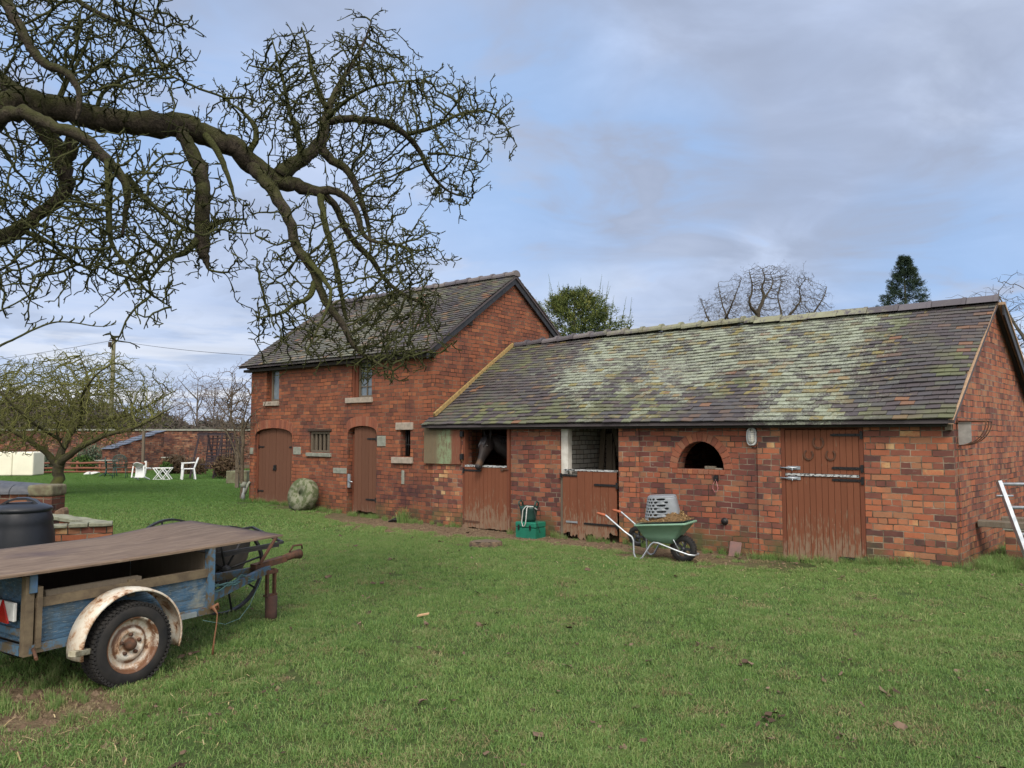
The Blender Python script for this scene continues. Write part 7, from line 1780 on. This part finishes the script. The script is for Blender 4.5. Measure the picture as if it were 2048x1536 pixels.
def worn(x, y):
    v = math.sin(x*2.7+1.3*math.sin(y*1.1))*math.sin(y*3.1+1.7*math.sin(x*.9))+.6*math.sin(x*7.3+y*4.1)*math.sin(y*8.7-x*3.3)
    k = 1.22-.35*math.exp(-((x+1.6)**2+(y-5.3)**2)/1.2)-.25*math.exp(-((x-4.2)**2+(y-7.2)**2)/3)-.12*math.exp(-((x-.6)**2+(y-4.4)**2)/.8)
    return v > k
pn, pf = [], []
SZ = .27; y = 3.0
while y < 13:
    x = -.70*y-.8
    while x < .70*y+.8:
        X, Y = x+rng.uniform(-.05, .05), y+rng.uniform(-.05, .05); a, b = ab(X, Y)
        strip = (b > -1.15+wob(X, Y)*.5 and 1.6 < a < 11.5 and b < 1)
        near_tr = (X+2.95)**2+((Y-4.55)/.8)**2 < .42 and rng.random() < .9
        if not (b > -.12 and b < 5.5 and -.3 < a < 15) and not strip and not near_tr and not worn(X, Y):
            pn.append((X, Y, gz(X, Y), rng.integers(0, 4)*PI/2+rng.uniform(-.5, .5), rng.uniform(.88, 1.15)))
        x += SZ
    y += SZ
SZ = .55; y = 13.2
while y < 37:
    x = -.70*y-1.2
    while x < .70*y+1.2:
        X, Y = x+rng.uniform(-.06, .06), y+rng.uniform(-.06, .06); a, b = ab(X, Y)
        strip = (b > -1.15+wob(X, Y)*.5 and 1.2 < a < 11.5 and b < 1)
        near_tr = (X+2.95)**2+(Y-4.6)**2 < .55
        if not blocked(X, Y) and not (b > -.30 and b < 5.5 and -.3 < a < 15) and not strip and not near_tr:
            (pn if Y < 13 else pf).append((X, Y, gz(X, Y), rng.integers(0, 4)*PI/2+rng.uniform(-.3, .3), rng.uniform(.92, 1.12)))
        x += SZ
    y += SZ
scatter('grass', blades(rng, 640, .27*1.3, .010, .038, .0024, .0050, 1.9), pn, M['grass'], 'short grass of the yard', 'grass')
scatter('lawn_grass', blades(rng, 900, SZ*1.15, .014, .038, .006, .011, 1.5), pf, M['grass'], 'mown grass of the garden lawn', 'grass')
# tufts: thicker clumps through the yard, sparse ones on the bare strip, a fringe along the wall
tp_ = []
for i in range(3400):
    Y = rng.uniform(3.2, 13); X = rng.uniform(-.7, .7)*Y
    a, b = ab(X, Y)
    if b > -.05 and a > -.4 or blocked(X, Y): continue
    strip = (b > -1.3 and 1.2 < a < 11.5)
    k = math.sin(X*1.3+1)*math.sin(Y*1.7)+.5*math.sin(X*3.7+Y*2.9)
    if strip and rng.random() > .35*max(0, min(1, (-b-.35)))+.10: continue
    if not strip and k < .15 and rng.random() > .25: continue
    tp_.append((X, Y, gz(X, Y), rng.uniform(0, 6.28), rng.uniform(.5, 1.05)))
for i in range(420):     # edge of the bare strip
    a = rng.uniform(.3, 13.5); b = -1.1+rng.uniform(-.35, .25); p = W(a, b); tp_.append((p.x, p.y, gz(p.x, p.y), rng.uniform(0, 6.28), rng.uniform(.6, 1.0)))
scatter('grass_tufts', blades(rng, 110, .20, .02, .062, .0025, .005, 1.9, center=True), tp_, M['grass'], 'thicker tufts in the yard grass', 'grass')
dr_ = []
for i in range(620):
    Y = rng.uniform(3.2, 13)
    X = rng.uniform(-.7, .7)*Y; a, b = ab(X, Y)
    if b > -.3: continue
    if math.sin(X*2.1+2)*math.sin(Y*1.9+.5) < -.1 and rng.random() > .25: continue
    dr_.append((X, Y, gz(X, Y)+.006, rng.uniform(0, 6.28), rng.uniform(.5, 1.3)))
scatter('dry_grass', blades(rng, 150, .26, .008, .026, .002, .004, 3.2, center=True), dr_, leafmat('dry_blades', [(.2, (.10, .075, .04)), (.5, (.22, .185, .095)), (.9, (.36, .32, .17))]), 'dry matted blades among the yard grass', 'grass')
fr = []
for i in range(420):
    a = rng.uniform(-.5, 15); d_ = 0
    if 6.8 < a < 8.0 or 4.7 < a < 5.75 and rng.random() < .6 or 6.0 < a < 6.5: continue
    if rng.random() > .35+.5*math.sin(a*2.2)**2: continue
    p = W(a, -.04-rng.uniform(0, .16)); fr.append((p.x, p.y, gz(p.x, p.y), rng.uniform(0, 6.28), rng.uniform(.35, .85)))
for i in range(130):
    b = rng.uniform(-.15, 2.2); p = W(-.10-rng.uniform(0, .55)-b*.085, b); fr.append((p.x, p.y, gz(p.x, p.y), rng.uniform(0, 6.28), rng.uniform(.45, 1.0)))
for (u, v, s) in ((770, 1048, 0), ):
    pass
for i in range(60):
    a = rng.uniform(0, 2*PI); p = T(0, 0, 1); p = R0+Vector((rng.uniform(-.3, 1.4), rng.uniform(-.3, .8), 0)); fr.append((p.x, p.y, gz(p.x, p.y), rng.uniform(0, 6.28), rng.uniform(.3, .6)))
scatter('long_grass', blades(rng, 90, .16, .06, .20, .003, .006, .9, center=True), fr, M['grass_long'], 'longer grass along the foot of the walls', 'grass')
# the single clump under the slot window
V_, F_, C_ = blades(rng, 160, .22, .16, .36, .005, .009, .7, center=True); mb = MB(); mb.v = V_; mb.f = F_; mb.c = C_; mb.sm = [False]*len(F_); p = W(9.35, -.22)
o = mb.build('grass_clump', M['grass_long']); o.location = (p.x, p.y, gz(p.x, p.y)); tag(o, 'tall clump of pale green grass under the slot window', 'grass clump')
# straw wisps on the bare strip, leaf litter in the yard
mb = MB()
for i in range(1300):
    if i < 700: a = rng.uniform(1.5, 10.5); b = -rng.random()**.7*1.7; p = W(a, b)
    elif i < 1100: a = rng.uniform(-3.5, 6); b = -.4-rng.random()*3.2; p = W(a, b)
    else: p = R0+Vector((rng.uniform(-.9, 1.4), rng.uniform(-.9, .9), 0))
    z = gz(p.x, p.y)+.008+rng.uniform(0, .012)+(.022 if 700 <= i < 1100 else 0); th_ = rng.uniform(0, PI); L_ = rng.uniform(.02, .11); w_ = rng.uniform(.0012, .003)
    d = Vector((math.cos(th_), math.sin(th_), rng.uniform(-.08, .15)))*L_; s_ = Vector((-math.sin(th_), math.cos(th_), 0))*w_; q_ = Vector((p.x, p.y, z))
    m_ = q_+d*.5+Vector((0, 0, rng.uniform(0, .01)))
    mb.add([q_-s_, q_+s_, m_+s_, m_-s_, q_+d+s_, q_+d-s_], [(0, 1, 2, 3), (3, 2, 4, 5)], rng.random())
tag(mb.build('straw', leafmat('straw', [(.2, (.20, .15, .07)), (.6, (.38, .30, .15)), (.9, (.52, .44, .26))])), 'scattered straw wisps on the trodden strip', 'straw', kind='stuff')
mb = MB()
for i in range(520):
    Y = 3.3+rng.random()**1.3*11; X = rng.uniform(-.68, .68)*Y; a, b = ab(X, Y)
    if b > -.1: continue
    n = rng.integers(1, 4)
    for q_ in range(n):
        c = Vector((X+rng.normal()*.03, Y+rng.normal()*.03, gz(X, Y)+rng.uniform(.012, .032))); s = rng.uniform(.008, .022)*(1.9 if i % 6 == 0 else 1); a_ = rng.uniform(0, 2*PI); u_ = Vector((math.cos(a_), math.sin(a_), rng.uniform(-.4, .4)))*s; v_ = Vector((-math.sin(a_), math.cos(a_), rng.uniform(-.4, .6)))*s*.6; w_ = Vector((0, 0, s*.35))
        mb.add([c-u_, c-u_*.3-v_+w_*.3, c+u_*.6-v_*.8, c+u_+w_, c+u_*.4+v_, c-u_*.5+v_*.9+w_*.5], [(0, 1, 5), (1, 2, 4, 5), (2, 3, 4)], rng.random())
tag(mb.build('leaf_litter', leafmat('leaf_litter', [(.2, (.05, .032, .022)), (.6, (.10, .065, .045)), (.9, (.20, .14, .10))])), 'dead leaves and clods in the grass', 'leaf litter', kind='stuff')
# earth clods under the trailer and on the strip
mb = MB()
for i in range(1500):
    if i < 650: p = R0+Vector((rng.normal()*.55+.15, rng.normal()*.35+.0, 0))
    else: p = W(rng.uniform(1.8, 10.5), -rng.random()*1.15)
    s = rng.uniform(.006, .022); c = Vector((p.x, p.y, gz(p.x, p.y)+s*.3)); k_ = [c+Vector((math.cos(j*1.256)*s*rng.uniform(.7, 1.2), math.sin(j*1.256)*s*rng.uniform(.7, 1.2), -s*.3)) for j in range(5)]
    mb.add(k_+[c+Vector((0, 0, s*.6))], [(j, (j+1) % 5, 5) for j in range(5)], rng.random())
tag(mb.build('clods', leafmat('clods', [(.2, (.07, .045, .03)), (.6, (.13, .09, .06)), (.9, (.19, .14, .095))])), 'crumbs of earth on the bare ground', 'soil', kind='stuff')
# a slip of wood on the grass
o = MB(); o.prism([(-.09, 0), (.07, 0), (.09, .012), (-.06, .014)], 0, .03); o = o.build('wood_chip', plain('fresh_wood', (.50, .33, .18))); p = T(847, 1218, 6.68); o.location = (p.x, p.y, gz(p.x, p.y)+.03); o.rotation_euler = (.1, -.1, .35); o.scale = (.62, .7, 1); tag(o, 'pale sliver of wood lying in the middle of the grass', 'wood chip')
